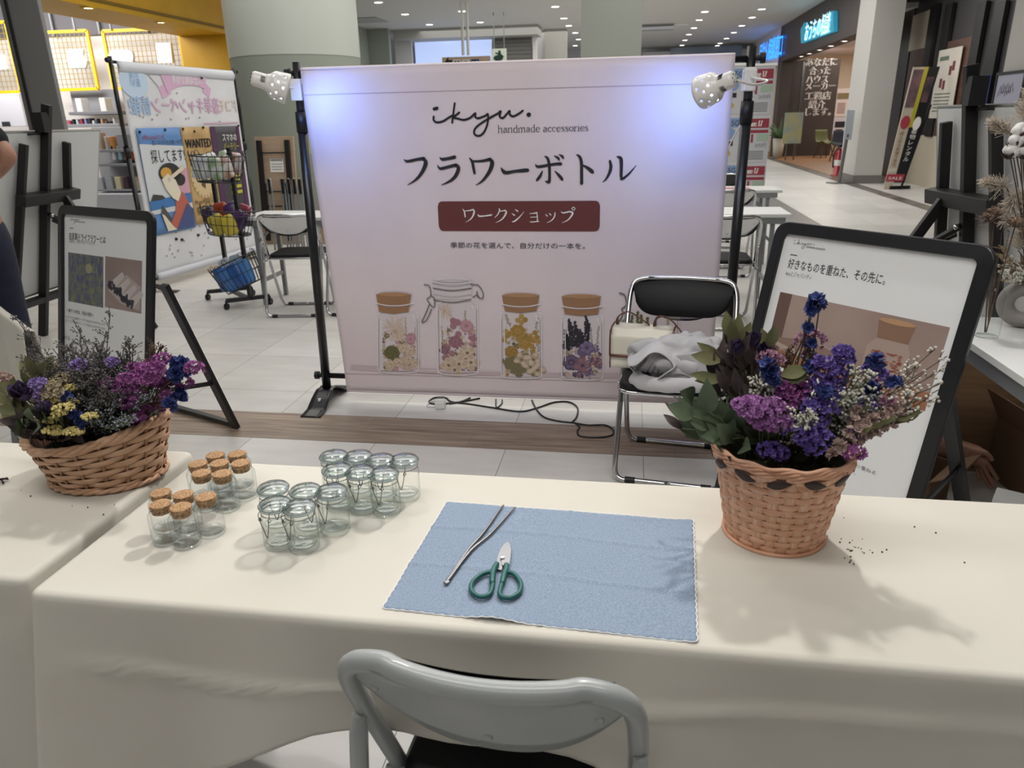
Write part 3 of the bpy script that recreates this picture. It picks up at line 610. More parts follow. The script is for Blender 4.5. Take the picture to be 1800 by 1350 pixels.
def glassjar(x0, x1, y0, y1, sh=22):
    m_ = (x0+x1)/2
    jpoly('glass', [(x0+sh+6, y0), (x0+10, y0+10), (x0+2, y0+40), (x0+sh*.3, y1-40), (x0+sh*.5+4, y1-12), (x0+sh+20, y1+3), (m_, y1+9), (x1-26, y1+3), (x1-6, y1-12), (x1, y1-40), (x1-3, y0+40), (x1-10, y0+10), (x1-sh-6, y0)], .003)
    jline('line', [(x0+sh+6, y0), (x0+10, y0+10), (x0+2, y0+40), (x0+sh*.3, y1-40), (x0+sh*.5+4, y1-12), (x0+sh+20, y1+3), (m_, y1+9), (x1-26, y1+3), (x1-6, y1-12), (x1, y1-40), (x1-3, y0+40), (x1-10, y0+10), (x1-sh-6, y0)], 3.2, .007); jline('lined', [(x1-10, y0+45), (x1-8, y1-45)], 2, .0071); jline('line', [(x0+26, y0+60), (x0+28, y1-120)], 3, .0072); jline('lined', [(x0+30, y1-8), (m_, y1-1), (x1-30, y1-8)], 1.6, .0071)
    jline('lined', [(x0+8, y0+45), (x0+sh*.6+3, y1-25)], 1.5, .007); jline('lined', [(x0+sh, y1-3), (m_, y1+11), (x1-12, y1-3)], 1.8, .0065)
    jline('line', [(x1-40, y0+20), (x1-28, y0+60)], 4, .0072)
def corktop(cx, y, rx, h, ry=16):
    jpoly('cork2', [(cx-rx, y), (cx-rx+10, y+h*.5), (cx-rx+20, y+h), (cx, y+h+14), (cx+rx-20, y+h), (cx+rx-10, y+h*.5), (cx+rx, y)], .0075); jdisc('cork', cx, y, rx, ry, .008, 24)
    for k in range(50): jdisc(random.choice(('cork', 'cork2', 'leaf')), cx+random.uniform(-.85, .85)*rx, y+random.uniform(-.6, .6)*ry+(0 if k < 20 else random.uniform(15, h)), 3, 2, .0083, 6)
def lip(cx, y, rx): jline('line', [(cx-rx, y-6), (cx-rx*.5, y+8), (cx, y+12), (cx+rx*.5, y+8), (cx+rx, y-6)], 3.2, .0088); jline('lined', [(cx-rx, y+3), (cx, y+22), (cx+rx, y+3)], 1.4, .0087)
jpoly('shade', [(-90, 655), (600, 690), (1200, 708), (1740, 712), (1740, 745), (1200, 740), (600, 722), (-90, 690)], .0022)  # shadow under the printed jars, drawn as a darker pinkish strip
glassjar(92, 368, 300, 700, 10); glassjar(490, 768, 235, 715); glassjar(920, 1196, 300, 738, 12); glassjar(1328, 1610, 320, 748, 12)
corktop(200, 180, 118, 118); lip(208, 245, 128); corktop(1055, 185, 126, 105); lip(1058, 250, 132); corktop(1463, 192, 132, 118); lip(1466, 262, 140)
# scattered small petals first, so that each jar is filled
def fill(x0, x1, y0, y1, cs, n, r):
    for k in range(n):
        x, y = U_(x0, x1), y1-(y1-y0)*U_(0, 1)**1.25
        if random.random() < .5: jdisc(random.choice(cs), x, y, r*U_(.5, 1.1), r*U_(.4, .9), .0031+.0002*U_(0, 1), 8)
        else: flower(random.choice(cs), x, y, r*U_(.9, 1.7), .0031+.0002*U_(0, 1), random.choice((4, 5)), random.choice(cs))
U_ = random.uniform
fill(125, 350, 430, 690, ('beige', 'cream', 'green', 'cream2', 'pink2'), 90, 15); fill(510, 750, 420, 705, ('rose2', 'mauve', 'cream', 'pink2', 'beige', 'green'), 110, 15); fill(945, 1175, 420, 725, ('gold', 'gold2', 'green', 'beige', 'olive'), 100, 14); fill(1350, 1590, 520, 735, ('plum', 'purple', 'mauve', 'purple2', 'cream2'), 90, 15)
# first jar
fuzz('cream', 205, 410, 88, .0035, 70); fuzz('cream', 225, 460, 60, .0036, 40); sprig('beige', 290, 560, 230, -15, .004, 12, 7); sprig('beige', 330, 580, 180, 15, .004); sprig('green', 140, 560, 90, -10, .004)
fuzz('pink', 312, 480, 48, .0045, 50); flower('pink', 312, 485, 34, .0047, 8, 'rose'); jdisc('olive', 190, 575, 60, 60, .005, 24)
for k in range(60): a = k*2.4; q = 7*math.sqrt(k); jdisc('leaf' if k % 2 else 'green', 190+q*math.cos(a), 575+q*math.sin(a), 4, 4, .0053, 6)
for x, y in ((265, 540), (310, 560), (235, 640), (300, 620), (345, 640), (180, 650)): flower('cream', x, y, 42, .0056, 4, 'beige')
# swing top jar
fuzz('cream', 545, 300, 60, .0035, 50); sprig('beige', 690, 420, 130, -10, .0036, 12, 7); sprig('beige', 540, 560, 170, -25, .0036, 14, 8); sprig('green', 570, 520, 120, -10, .0037)
fuzz('pink', 690, 395, 56, .004, 50); flower('pink', 690, 395, 46, .0042, 9, 'rose')
for x, y in ((600, 360), (630, 370), (600, 395), (635, 450), (735, 480), (560, 540), (590, 580), (545, 610), (530, 560)): jdisc('rose', x, y, 26, 26, .0044, 14)
flower('rose', 615, 500, 50, .0048, 6, 'mauve'); flower('mauve', 540, 555, 40, .0047, 4, 'rose')
for x, y in ((695, 575), (640, 650), (720, 640), (570, 660), (610, 690)): flower('cream', x, y, 62, .0052, 4, 'green')
for yy, rx in ((88, 130), (112, 134), (140, 134), (185, 128)): jline('lined', [(595-rx, yy-4), (595, yy+14), (595+rx, yy-4)], 2, .0075)
jpoly('glass', [(462, 95), (530, 78), (660, 78), (726, 95), (722, 215), (470, 215)], .0034); jline('line', [(462, 95), (530, 78), (660, 78), (726, 95), (660, 108), (530, 108), (462, 95)], 2.2, .0076)
for c in ([(405, 118), (440, 125), (450, 190), (425, 215), (470, 270), (475, 210), (450, 190)], [(440, 250), (415, 310), (390, 368), (420, 355), (455, 280)], [(470, 140), (590, 155), (720, 140)], [(470, 220), (600, 235), (720, 215)], [(722, 115), (770, 120), (800, 165), (800, 205), (770, 200), (760, 160)], [(735, 200), (760, 185), (775, 200)]): jline('wire', c, 4, .008)
# yellow jar
sprig('beige', 990, 420, 110, -35, .0036, 12, 9); sprig('lined', 1150, 450, 110, 20, .0036, 12, 7); sprig('lined', 1165, 600, 120, 10, .0036, 12, 7)
for x, y in ((1060, 330), (1035, 355), (1085, 352), (1060, 370), (955, 430), (965, 460), (945, 490), (980, 445), (1120, 460), (1150, 440), (1165, 470), (1130, 490), (1175, 500), (1110, 480), (1150, 480)): jdisc('gold2' if (x+y) % 3 else 'gold', x, y, 20, 20, .004, 12)
flower('gold2', 1035, 430, 55, .0043, 7, 'gold'); flower('gold2', 1085, 510, 52, .0046, 6, 'gold'); jline('gold', [(1060, 490), (1085, 480), (1110, 500), (1085, 530), (1060, 515)], 4, .005)
jdisc('gold', 992, 570, 50, 50, .005, 24)
for k in range(50): a = k*2.4; q = 6.4*math.sqrt(k); jdisc('gold2' if k % 2 else 'leaf', 992+q*math.cos(a), 568+q*math.sin(a), 3.4, 3.4, .0053, 6)
for x, y, c in ((985, 640, 'green'), (1060, 620, 'beige'), (1140, 620, 'beige'), (1120, 670, 'beige'), (1040, 690, 'green'), (1170, 690, 'beige')): flower(c, x, y, 58, .0048, 4, 'green')
# purple jar
for x, h, l in ((1385, 250, -5), (1420, 230, 0), (1365, 170, -12), (1495, 270, -2), (1450, 180, 5)):
    for q in range(3): sprig('dark', x+q*7, 590, h-q*25, l+q*4, .0038, 16, 11)
sprig('lined', 1560, 580, 190, 20, .004, 16, 7); sprig('lined', 1530, 600, 200, 0, .004, 14, 6)
flower('purple', 1500, 540, 52, .0045, 6, 'plum'); jdisc('purple', 1470, 570, 40, 36, .0044); flower('plum', 1395, 640, 62, .0046, 7, 'mauve'); flower('mauve', 1470, 660, 62, .005, 4, 'plum'); flower('purple', 1510, 700, 40, .005, 4, 'mauve'); flower('mauve', 1570, 640, 40, .0045, 5)
for k in range(70): jdisc('cream' if k % 2 else 'plum', random.uniform(1500, 1590), random.uniform(590, 730), 4, 4, .0055, 6)
# fifth jar, behind the chair
glassjar(1745, 2120, 280, 745); jline('wire', [(1720, 170), (1755, 185), (1765, 250), (1735, 280), (1780, 330)], 5, .008); jline('wire', [(1750, 300), (1710, 370), (1655, 425), (1690, 415), (1770, 330)], 5, .008)
for x, h in ((1800, 170), (1840, 190), (1880, 170), (1920, 150)): sprig('olive', x, 480, h, random.uniform(-30, 30), .004, 12, 12)
sprig('beige', 2030, 480, 150, 20, .004, 14, 10); sprig('beige', 1980, 480, 120, -20, .004, 14, 10)
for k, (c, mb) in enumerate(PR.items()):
    nm = {'cork': 'printed_cork', 'cork2': 'printed_cork', 'glass': 'printed_jar', 'line': 'printed_jar', 'lined': 'printed_jar', 'wire': 'printed_wire', 'shade': 'printed_jar_shadow'}.get(c, 'printed_flowers')
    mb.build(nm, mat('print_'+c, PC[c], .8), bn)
# ------------------------------------------------------------------ clip lamps on the banner poles
bulbm = mat('bulb_glow', 'c4d2ff', .5, emit=14)
lampw = mat('lamp_enamel', 'e8e6e2', .3, coat=.3)
def clip_lamp(head_back, mouth, clip, mid, label):
    t = empty('clip_lamp', clip, 0, label, 'lamp', 'white clip lamps on the banner stand'); O = Vector(clip)
    hb, mo = Vector(head_back), Vector(mouth); d = (mo-hb); L = d.length; q = d.normalized().to_track_quat('Z', 'Y').to_matrix()
    b = MB(); b.lathe([(.001, 0), (.024, .002), (.03, .012), (.032, .4*L)], 24, hb-O, q); b.build('socket_housing', lampw, t)
    vents = MB()
    for k in range(6):
        for rr in range(1 if k else 2):
            a = k*1.047; vents.ball(hb-O+q @ Vector((.016*math.cos(a), .016*math.sin(a), 0)), .0022, 6, 4)
    for k in range(5):
        for a0 in (-1.2, .4, 2.6): vents.beam(hb-O+q @ Vector((.0325*math.cos(a0+k*.16), .0325*math.sin(a0+k*.16), .24*L)), hb-O+q @ Vector((.0325*math.cos(a0+k*.16), .0325*math.sin(a0+k*.16), .36*L)), .002, .002)
    vents.build('vent_slot', ink, t)
    b = MB(); prof = [(.032, .38*L), (.034, .42*L)]+[(interp(z, [(.42, .034), (.62, .056), (1, .062)]), z*L) for z in (.46, .50, .54, .58, .62, .67, .72, .77, .82, .88, .93, 1.0)]
    holes = lambda i, k: (i in (4, 7, 10) and (k+ (i % 2)*2) % 5 == 0)
    b.lathe(prof, 40, hb-O, q, skip=holes); b.build('shade', lampw, t, solid=.0012)
    b = MB(); b.ball(hb-O+d*.72, .026, 14, 9); b.build('bulb', bulbm, t)
    b = MB(); b.tube(bez([hb-O+d*.06-Vector((0, 0, .0)), Vector(mid[0])-O, Vector(mid[1])-O, Vector((0, -.03, .0))], 8), .0045, 8); b.build('gooseneck', lampw, t)
    b = MB(); b.box((0, -.028, -.01), (.05, .02, .085)); b.box((0, .03, -.01), (.05, .02, .085)); b.box((0, 0, .03), (.046, .06, .02)); b.build('clip', lampw, t, bevel=.004)
    b = MB(); b.tube(bez([Vector((0, .03, -.04)), Vector((.0, .05, -.15)), Vector((.06 if clip[0] < 0 else -.06, .06, -.3)), Vector((.1 if clip[0] < 0 else -.1, .08, -.6)), Vector((.15 if clip[0] < 0 else -.15, .08, -1.36))], 8), .003, 6); b.build('cable', white, t)
    return hb, mo
hL, mL = W(441, 136, Y=3.1), W(506, 157, Y=3.17)
hR, mR = W(1292, 137, Y=3.02), W(1233, 163, Y=3.11)
clip_lamp(hL, mL, (-1.515, 3.42, 1.53), (W(468, 142, Y=3.26), W(503, 152, Y=3.36)), 'white perforated clip lamp on the left pole of the pink banner')
clip_lamp(hR, mR, (.467, 3.42, 1.52), (W(1325, 149, Y=3.08), W(1349, 142, Y=3.25)), 'white perforated clip lamp on the right pole of the pink banner')
BLUE = (.1, .28, 1)
lamp('clip_lamp_light', 'SPOT', hL+(mL-hL)*.95, W(600, 225, Y=BY), 5, BLUE, .04, 150, 1)
lamp('clip_lamp_light', 'SPOT', hR+(mR-hR)*.95, W(1190, 225, Y=BY), 5, BLUE, .04, 150, 1)
# ------------------------------------------------------------------ bottles and jars on the table
corkm = mat('cork', 'c19c73', .85, col2='94704e', scale=260, detail=2, ramp=(.38, .6), bump=.4, bscale=300)
Z1 = lambda x, y: (230+x/3.273, 760+y/3.273)
def make_bottle():
    t = empty('corked_bottle')
    b = MB(); b.lathe([(.001, .003), (.019, .002), (.0225, .0), (.0235, .003), (.0237, .008), (.0237, .049), (.0233, .054), (.0205, .0585), (.0168, .0605), (.0168, .0645), (.0192, .0655), (.0192, .0675), (.0165, .068)], 32); b.build('glass_body', clear, t)
    b = MB(); b.lathe([(.001, .0055), (.0205, .0052), (.0222, .008)], 32); b.build('glass_base', baseg, t)
    b = MB(); b.lathe([(.001, .0565), (.0152, .0565), (.0156, .0575), (.0175, .0715), (.0172, .0727), (.0165, .073), (.001, .073)], 28); b.build('cork_stopper', corkm, t)
    return t
bp0 = make_bottle()
WD = ['front', 'middle', 'back']
cb = [((170, 345), 'back row left in the front cluster of corked bottles'), ((168, 410), 'front row left in the front cluster of corked bottles'), ((300, 355), 'back row right in the front cluster of corked bottles'), ((285, 428), 'nearest to the viewer in the front cluster of corked bottles'), ((430, 368), 'rightmost in the front cluster of corked bottles'),
 ((385, 178), 'leftmost in the back cluster of corked bottles'), ((485, 128), 'back row left in the back cluster of corked bottles'), ((610, 122), 'back row right in the back cluster of corked bottles'), ((508, 175), 'in the middle of the back cluster of corked bottles'), ((630, 175), 'rightmost in the back cluster of corked bottles'), ((405, 232), 'front row left in the back cluster of corked bottles'), ((525, 235), 'front row right in the back cluster of corked bottles')]
for i, (q, l) in enumerate(cb):
    o = bp0 if i == 0 else copy_tree(bp0); p = W(*Z1(*q), z=TZ+.073); o.location = (p.x, p.y, TZ+.0005); o.rotation_euler.z = i*1.3
    tag(o, 'empty glass bottle with cork, '+l, 'bottle', 'corked glass bottles on the table')
wirem = mat('dark_wire', '77797a', .3, 1.0)
def make_jar():
    t = empty('swing_top_jar')
    b = MB(); b.lathe([(.001, .004), (.017, .003), (.021, 0), (.0245, .001), (.026, .005), (.0262, .01), (.0262, .055), (.0255, .06), (.0238, .0635), (.0238, .0665), (.0255, .068), (.0255, .0715), (.022, .072)], 36); b.build('glass_body', clear2, t)
    b = MB(); b.lathe([(.001, .007), (.015, .0065), (.02, .008), (.0235, .012)], 32); b.build('glass_base', baseg, t)
    b = MB(); b.lathe([(.0255, .0735), (.0265, .0745), (.0265, .079), (.025, .0815), (.0215, .082), (.0205, .0828), (.015, .0845), (.001, .085)], 36); b.lathe([(.001, .078), (.02, .0778), (.0235, .076)], 32); b.build('glass_lid', lidg, t)
    b = MB(); b.lathe([(.0215, .0718), (.0258, .072), (.0262, .073), (.0255, .0738), (.0215, .074)], 32); b.build('gasket', mat('gasket', 'c9cfcd', .5), t)
    b = MB(); w = .0007
    b.tube([(.0246*math.cos(a), .0246*math.sin(a), .065) for a in [k*.2244 for k in range(28)]], w, 6, closed=True)
    b.tube([(.0272*math.cos(a), .0272*math.sin(a), .0775) for a in [k*.2244 for k in range(28)]], w, 6, closed=True)
    for s in (-1, 1):
        b.tube(bez([(s*.009, -.0262, .0775), (s*.0105, -.0295, .074), (s*.0105, -.0305, .068), (s*.0075, -.0295, .064), (s*.0075, -.028, .0605)], 5), w, 6)
        b.tube(bez([(s*.0095, -.0265, .065), (s*.012, -.0295, .0635), (s*.0085, -.031, .061), (s*.007, -.0295, .0645), (s*.0105, -.0305, .068)], 5), w, 6)
        b.tube(bez([(s*.0085, -.031, .0665), (s*.008, -.0305, .058), (s*.0045, -.0295, .044), (s*.0012, -.029, .032), (0, -.029, .0305)], 5), w*1.15, 6)
    b.tube(bez([(-.006, .0262, .0775), (-.006, .031, .073), (-.006, .028, .066), (0, .0265, .0645), (.006, .028, .066), (.006, .031, .073), (.006, .0262, .0775)], 5), w, 6)
    b.build('wire_clasp', wirem, t); return t
jp0 = make_jar()
jl = [((815, 300), .5, 'back row left in the front cluster of swing-top jars'), ((1000, 315), .6, 'back row middle in the front cluster of swing-top jars'), ((825, 393), -.2, 'front row left in the front cluster of swing-top jars'), ((965, 408), -.35, 'nearest to the viewer in the front cluster of swing-top jars'), ((1150, 318), -.15, 'rightmost in the front cluster of swing-top jars'),
 ((1165, 118), .3, 'back row left in the back cluster of swing-top jars'), ((1305, 120), .4, 'back row second from left in the back cluster of swing-top jars'), ((1433, 140), .2, 'back row third from left in the back cluster of swing-top jars'), ((1570, 140), .0, 'rightmost in the back cluster of swing-top jars'), ((1182, 195), .1, 'front row left in the back cluster of swing-top jars'), ((1317, 208), -.05, 'front row middle in the back cluster of swing-top jars'), ((1453, 220), -.1, 'front row right in the back cluster of swing-top jars')]
for i, (q, rz, l) in enumerate(jl):
    o = jp0 if i == 0 else copy_tree(jp0); p = W(*Z1(*q), z=TZ+.085); o.location = (p.x, p.y, TZ+.0005); o.rotation_euler.z = rz
    tag(o, 'empty glass jar, '+l, 'jar', 'swing-top glass jars on the table')
# ------------------------------------------------------------------ blue mat, scissors, tweezers
linen = mat('blue_linen', '75869c', .9, col2='95a4b7', scale=420, detail=2, ramp=(.3, .7), bump=.25, bscale=500)
MC = [Vector((-.341, .864, 0)), Vector((.107, .846, 0)), Vector((.125, 1.171, 0)), Vector((-.322, 1.186, 0))]
def matp(i, j):
    p = (MC[0]*(1-i)+MC[1]*i)*(1-j)+(MC[3]*(1-i)+MC[2]*i)*j
    z = TZ+.0016+.0012*noise.noise(Vector((i*5, j*4, 0)))
    for c in (.36, .72): z += .0022*math.exp(-((j-c-.02*math.sin(i*5))/.012)**2)
    z += .0013*math.exp(-((i-.52)/.01)**2)
    if j < .12: z += .006*max(0, math.sin(i*7-1.0))**6*(1-j/.12)
    if i > .93: z += .002*(i-.93)/.07
    return Vector((p.x, p.y, max(z, TZ+.0012)))
t = empty('place_mat', (-.108, 1.017, TZ), 0, 'pale blue linen place mat with white scalloped edge under the scissors', 'place mat'); O = Vector((-.108, 1.017, TZ))
b = MB(); b.grid(lambda i, j: matp(i, j)-O, 110, 80); b.build('linen_cloth', linen, t, solid=.0008)
b = MB(); loop = []
for a, c, n in (((0, 0), (1, 0), 60), ((1, 0), (1, 1), 44), ((1, 1), (0, 1), 60), ((0, 1), (0, 0), 44)):
    for k in range(n*4):
        f = k/(n*4); i, j = a[0]+(c[0]-a[0])*f, a[1]+(c[1]-a[1])*f; o_ = .0018*abs(math.sin(math.pi*k/8))
        d = Vector((0, -1, 0)) if (a, c) == ((0, 0), (1, 0)) else Vector((1, 0, 0)) if a == (1, 0) else Vector((0, 1, 0)) if a == (1, 1) else Vector((-1, 0, 0))
        loop.append(matp(i, j)+d*o_-O)
b.tube(loop, .0011, 5, closed=True); b.build('scalloped_edge', mat('white_thread', 'e6e7ea', .9), t)
Z3 = lambda x, y, z: W(640+x/2.951, 850+y/2.951, z=z)
t = empty('scissors', (-.185, .98, TZ+.004), 0, 'flower scissors with dark green handles lying on the blue mat', 'scissors'); O = Vector((-.185, .98, TZ+.004)); zz = TZ+.008
g = mat('green_handle', '1d5f5b', .4)
for nm, ring, arm in (('left_handle', [(664, 462), (612, 470), (562, 512), (558, 558), (600, 586), (650, 574), (668, 520)], [(664, 520), (668, 470), (676, 440), (690, 415)]), ('right_handle', [(738, 462), (780, 472), (812, 516), (806, 562), (760, 592), (706, 580), (714, 520)], [(716, 520), (728, 470), (738, 445), (738, 420)])):
    b = MB(); b.tube([Vector(q)-O for q in bez([Z3(*q, zz) for q in ring], 6, True)], .0038, 10, closed=True)
    b.tube([Vector(q)-O for q in bez([Z3(*q, zz+.001) for q in arm], 6)], [.0036, .0042, .0048, .005, .005, .005, .005, .005, .005, .005, .005, .005, .0049, .0048, .0047, .0046, .0045, .0044, .0042][:len(bez([Z3(*q, zz) for q in arm], 6))], 10)
    b.build('handle', g, t)
for k, pts in enumerate(([(742, 298), (716, 322), (697, 360), (688, 400), (678, 425), (686, 440), (712, 445), (722, 420), (735, 380), (745, 340)], [(742, 300), (756, 320), (763, 345), (758, 395), (752, 425), (735, 432), (716, 425), (712, 405), (728, 375), (738, 335)])):
    b = MB(); P = [Z3(*q, zz)-O for q in pts]; ar = sum(P[i].x*P[(i+1) % len(P)].y-P[(i+1) % len(P)].x*P[i].y for i in range(len(P)))
    if ar < 0: P = P[::-1]
    z0 = (0, .0022)[k]+.001
    b.add([Vector((p.x, p.y, z0)) for p in P]+[Vector((p.x, p.y, z0+.002)) for p in P], [tuple(range(len(P)-1, -1, -1)), tuple(range(len(P), 2*len(P)))]+[(i, (i+1) % len(P), len(P)+(i+1) % len(P), len(P)+i) for i in range(len(P))], False); b.build('blade', mat('satin_blade', '98989a', .32, 1.0), t)
b = MB(); c = Z3(718, 388, zz)-O; b.cyl(Vector((c.x, c.y, .004)), Vector((c.x, c.y, .0066)), .0038, seg=16); b.build('pivot_screw', chrome, t)
t = empty('tweezers', (-.235, 1.06, TZ+.003), 0, 'long steel tweezers lying open on the blue mat left of the scissors', 'tweezers'); O = Vector((-.235, 1.06, TZ+.003)); zz = TZ+.0065
for pts in ([(425, 512), (540, 345), (620, 255), (712, 124), (724, 116)], [(428, 514), (552, 350), (655, 262), (770, 136), (785, 126)]):
    b = MB(); P = bez([Z3(*q, zz)-O for q in pts], 6); n = len(P)
    ws = [interp(i/(n-1), [(0, .0036), (.5, .003), (.9, .0016), (1, .0011)]) for i in range(n)]
    L, Rr = [], []
    for i in range(n):
        d = (P[min(i+1, n-1)]-P[max(i-1, 0)]).normalized(); nn = Vector((-d.y, d.x, 0)); L.append(P[i]+nn*ws[i]*.7+Vector((0, 0, ws[i]*.4))); Rr.append(P[i]-nn*ws[i]*.7-Vector((0, 0, ws[i]*.2)))
    b.add(L+Rr, [(i, n+i, n+i+1, i+1) for i in range(n-1)]); b.build('arm', steel, t, solid=.0014)
b = MB(); c = Z3(427, 512, zz)-O; b.box(c, (.007, .008, .004), Matrix.Rotation(-.6, 3, 'Z')); b.build('joined_end', steel, t, bevel=.001)
# crumbs by the basket
random.seed(11); b = MB()
for x, y, n, s in ((1512, 968, 14, 14), (1478, 952, 8, 20), (1490, 985, 6, 18), (1607, 927, 1, 1), (1645, 938, 1, 1), (1695, 990, 1, 1), (1455, 905, 3, 25), (110, 897, 2, 40), (170, 895, 2, 20), (46, 865, 2, 10)):
    for k in range(n):
        p = W(x+random.gauss(0, s), y+random.gauss(0, s*.35), z=TZ); b.ball((p.x, p.y, TZ+.0015), random.uniform(.0008, .0017), 6, 4)
tag(b.build('flower_crumbs', mat('crumb', '4d4034', .9)), 'dry petal crumbs scattered on the cream cloth around the baskets', 'crumbs', kind='stuff')
p = W(4, 848, z=TZ); b = MB(); b.tube(bez([p+Vector((-.03, -.01, .004)), p+Vector((0, 0, .008)), p+Vector((.012, .004, .006))], 4), .002, 6)
for k in range(8): b.tube([p+Vector((0, 0, .006)), p+Vector((random.uniform(-.01, .02), random.uniform(-.012, .012), random.uniform(0, .012)))], .0012, 5)
tag(b.build('dried_twig', mat('twig', '3a2d2b', .9)), 'small dark dried twig on the cream cloth at the left edge', 'twig')
# ------------------------------------------------------------------ baskets
def weave(t, c, prof, zt, rows, stakes, amp, th, fill, m, ms, stake_w, rot=0, twist=1):
    """prof(t) -> rx, ry ; zt(theta, t) -> z"""
    c = Vector(c)
    def pt(th_, tt, off, ): rx, ry = prof(tt); return c+Vector(((rx+off)*math.cos(th_), (ry+off)*math.sin(th_), zt(th_, tt)))
    n = stakes*6; mb = MB()
    for k in range(rows):
        t0, t1 = (k+.5-fill/2)/rows, (k+.5+fill/2)/rows; vs = []
        for i in range(n):
            a = 2*math.pi*i/n+rot; o = amp*math.cos(stakes/2*(a-rot)+k*math.pi)
            sq = 1-.04*abs(math.sin(stakes/2*(a-rot)))
            tm = (t0+t1)/2; hh = (t1-t0)/2*sq
            vs += [pt(a, tm-hh, o-th*.1), pt(a, tm-hh*.84, o+th*.5), pt(a, tm+hh*.84, o+th*.5), pt(a, tm+hh, o-th*.1)]
        mb.add(vs, [(i*4+q, ((i+1) % n)*4+q, ((i+1) % n)*4+(q+1) % 4, i*4+(q+1) % 4) for i in range(n) for q in range(4)])
    mb.build('woven_bands', m, t)
    mb = MB()
    for j in range(stakes):
        a = 2*math.pi*j/stakes+rot; d = stake_w/prof(.5)[0]/2
        L = [pt(a-d, q/10, 0) for q in range(11)]; Q = [pt(a+d, q/10, 0) for q in range(11)]; M_ = [pt(a, q/10, th*.5) for q in range(11)]
        mb.add(L+M_+Q, [(i, 11+i, 12+i, i+1) for i in range(10)]+[(11+i, 22+i, 23+i, 12+i) for i in range(10)])
    mb.build('stakes', ms, t, solid=.0012)
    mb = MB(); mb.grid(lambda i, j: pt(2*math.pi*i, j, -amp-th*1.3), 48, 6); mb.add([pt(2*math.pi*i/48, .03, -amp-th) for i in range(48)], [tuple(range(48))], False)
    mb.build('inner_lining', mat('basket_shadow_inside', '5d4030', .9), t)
    return pt
wick = mat('wicker', 'd8b193', .55, col2='c69a79', scale=30, stretch=(1, 1, 4), bump=.2, bscale=120); wick2 = mat('wicker_stake', 'b78a66', .6, col2='9c6f52', scale=40)
LB = Vector((-1.047, 1.222, TZ)); tL = empty('oval_flower_basket', LB, 0, 'oval wicker basket with a raised right rim, filled with dried flowers', 'basket')
rimz = lambda a: .103+.022*math.cos(a+.2)+.008*math.cos(2*a)
profL = lambda t: (.110+.034*t, .088+.022*t)
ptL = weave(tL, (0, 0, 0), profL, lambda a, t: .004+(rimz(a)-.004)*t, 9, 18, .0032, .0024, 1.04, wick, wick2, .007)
b = MB()
for ph in range(3):
    n = 150; b.tube([ptL(2*math.pi*i/n, 1.02+.045*math.sin(2*math.pi*i/n*11+ph*2.094), .005*math.cos(2*math.pi*i/n*11+ph*2.094)) for i in range(n)], .0046, 7, closed=True)
b.build('braided_rim', wick, tL); b = MB()
for ph in range(2): n = 120; b.tube([ptL(2*math.pi*i/n, .02+.02*math.sin(2*math.pi*i/n*14+ph*3.14), .004+.003*math.cos(2*math.pi*i/n*14+ph*3.14)) for i in range(n)], .004, 6, closed=True)
b.build('braided_foot', wick, tL)
chip = mat('chip_weave', 'eebb9c', .55, col2='d59c7b', scale=18, stretch=(1, 1, 6), bump=.25, bscale=160); chip2 = mat('chip_stake', 'efc3a5', .6, col2='daa685', scale=25, stretch=(8, 8, 1))
RB = Vector((.258, 1.155, TZ)); tR = empty('round_flower_basket', RB, 0, 'round chip-wood basket with dark chevrons below its rim, filled with dried flowers', 'basket')
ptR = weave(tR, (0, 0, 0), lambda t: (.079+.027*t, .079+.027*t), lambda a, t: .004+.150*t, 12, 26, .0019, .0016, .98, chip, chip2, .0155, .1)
b = MB()
for r_ in range(5):
    n = 140; b.tube([ptR(2*math.pi*i/n, 1.0+r_*.024+.012*math.sin(2*math.pi*i/n*13+r_*1.3), .0035+.002*math.cos(2*math.pi*i/n*13+r_*1.3)) for i in range(n)], .0032, 6, closed=True)
b.build('braided_rim', chip, tR); b = MB()
for k in range(13):
    a0 = 2*math.pi*k/13; s = 1 if k % 2 else -1
    b.grid(lambda i, j: ptR(a0+.38*i, (.90 if s > 0 else .955)+.055*s*i+.105*(j-.5)*math.sin(math.pi*min(1, i*1.05+.1)), .0072), 8, 2)
b.build('dark_chevrons', mat('dark_chip', '3a2a26', .6), tR, solid=.001); b = MB()
for k in range(13):
    a0 = 2*math.pi*(k+.5)/13; s = -1 if k % 2 else 1
    b.grid(lambda i, j: ptR(a0+.36*i, (.93 if s > 0 else .985)+.055*s*i+.06*(j-.5), .0058), 8, 2)
b.build('light_chevrons', chip2, tR, solid=.001)
b = MB(); n = 90; b.tube([ptR(2*math.pi*i/n, -.005, .003) for i in range(n)], .0035, 6, closed=True); b.build('foot_ring', chip, tR)
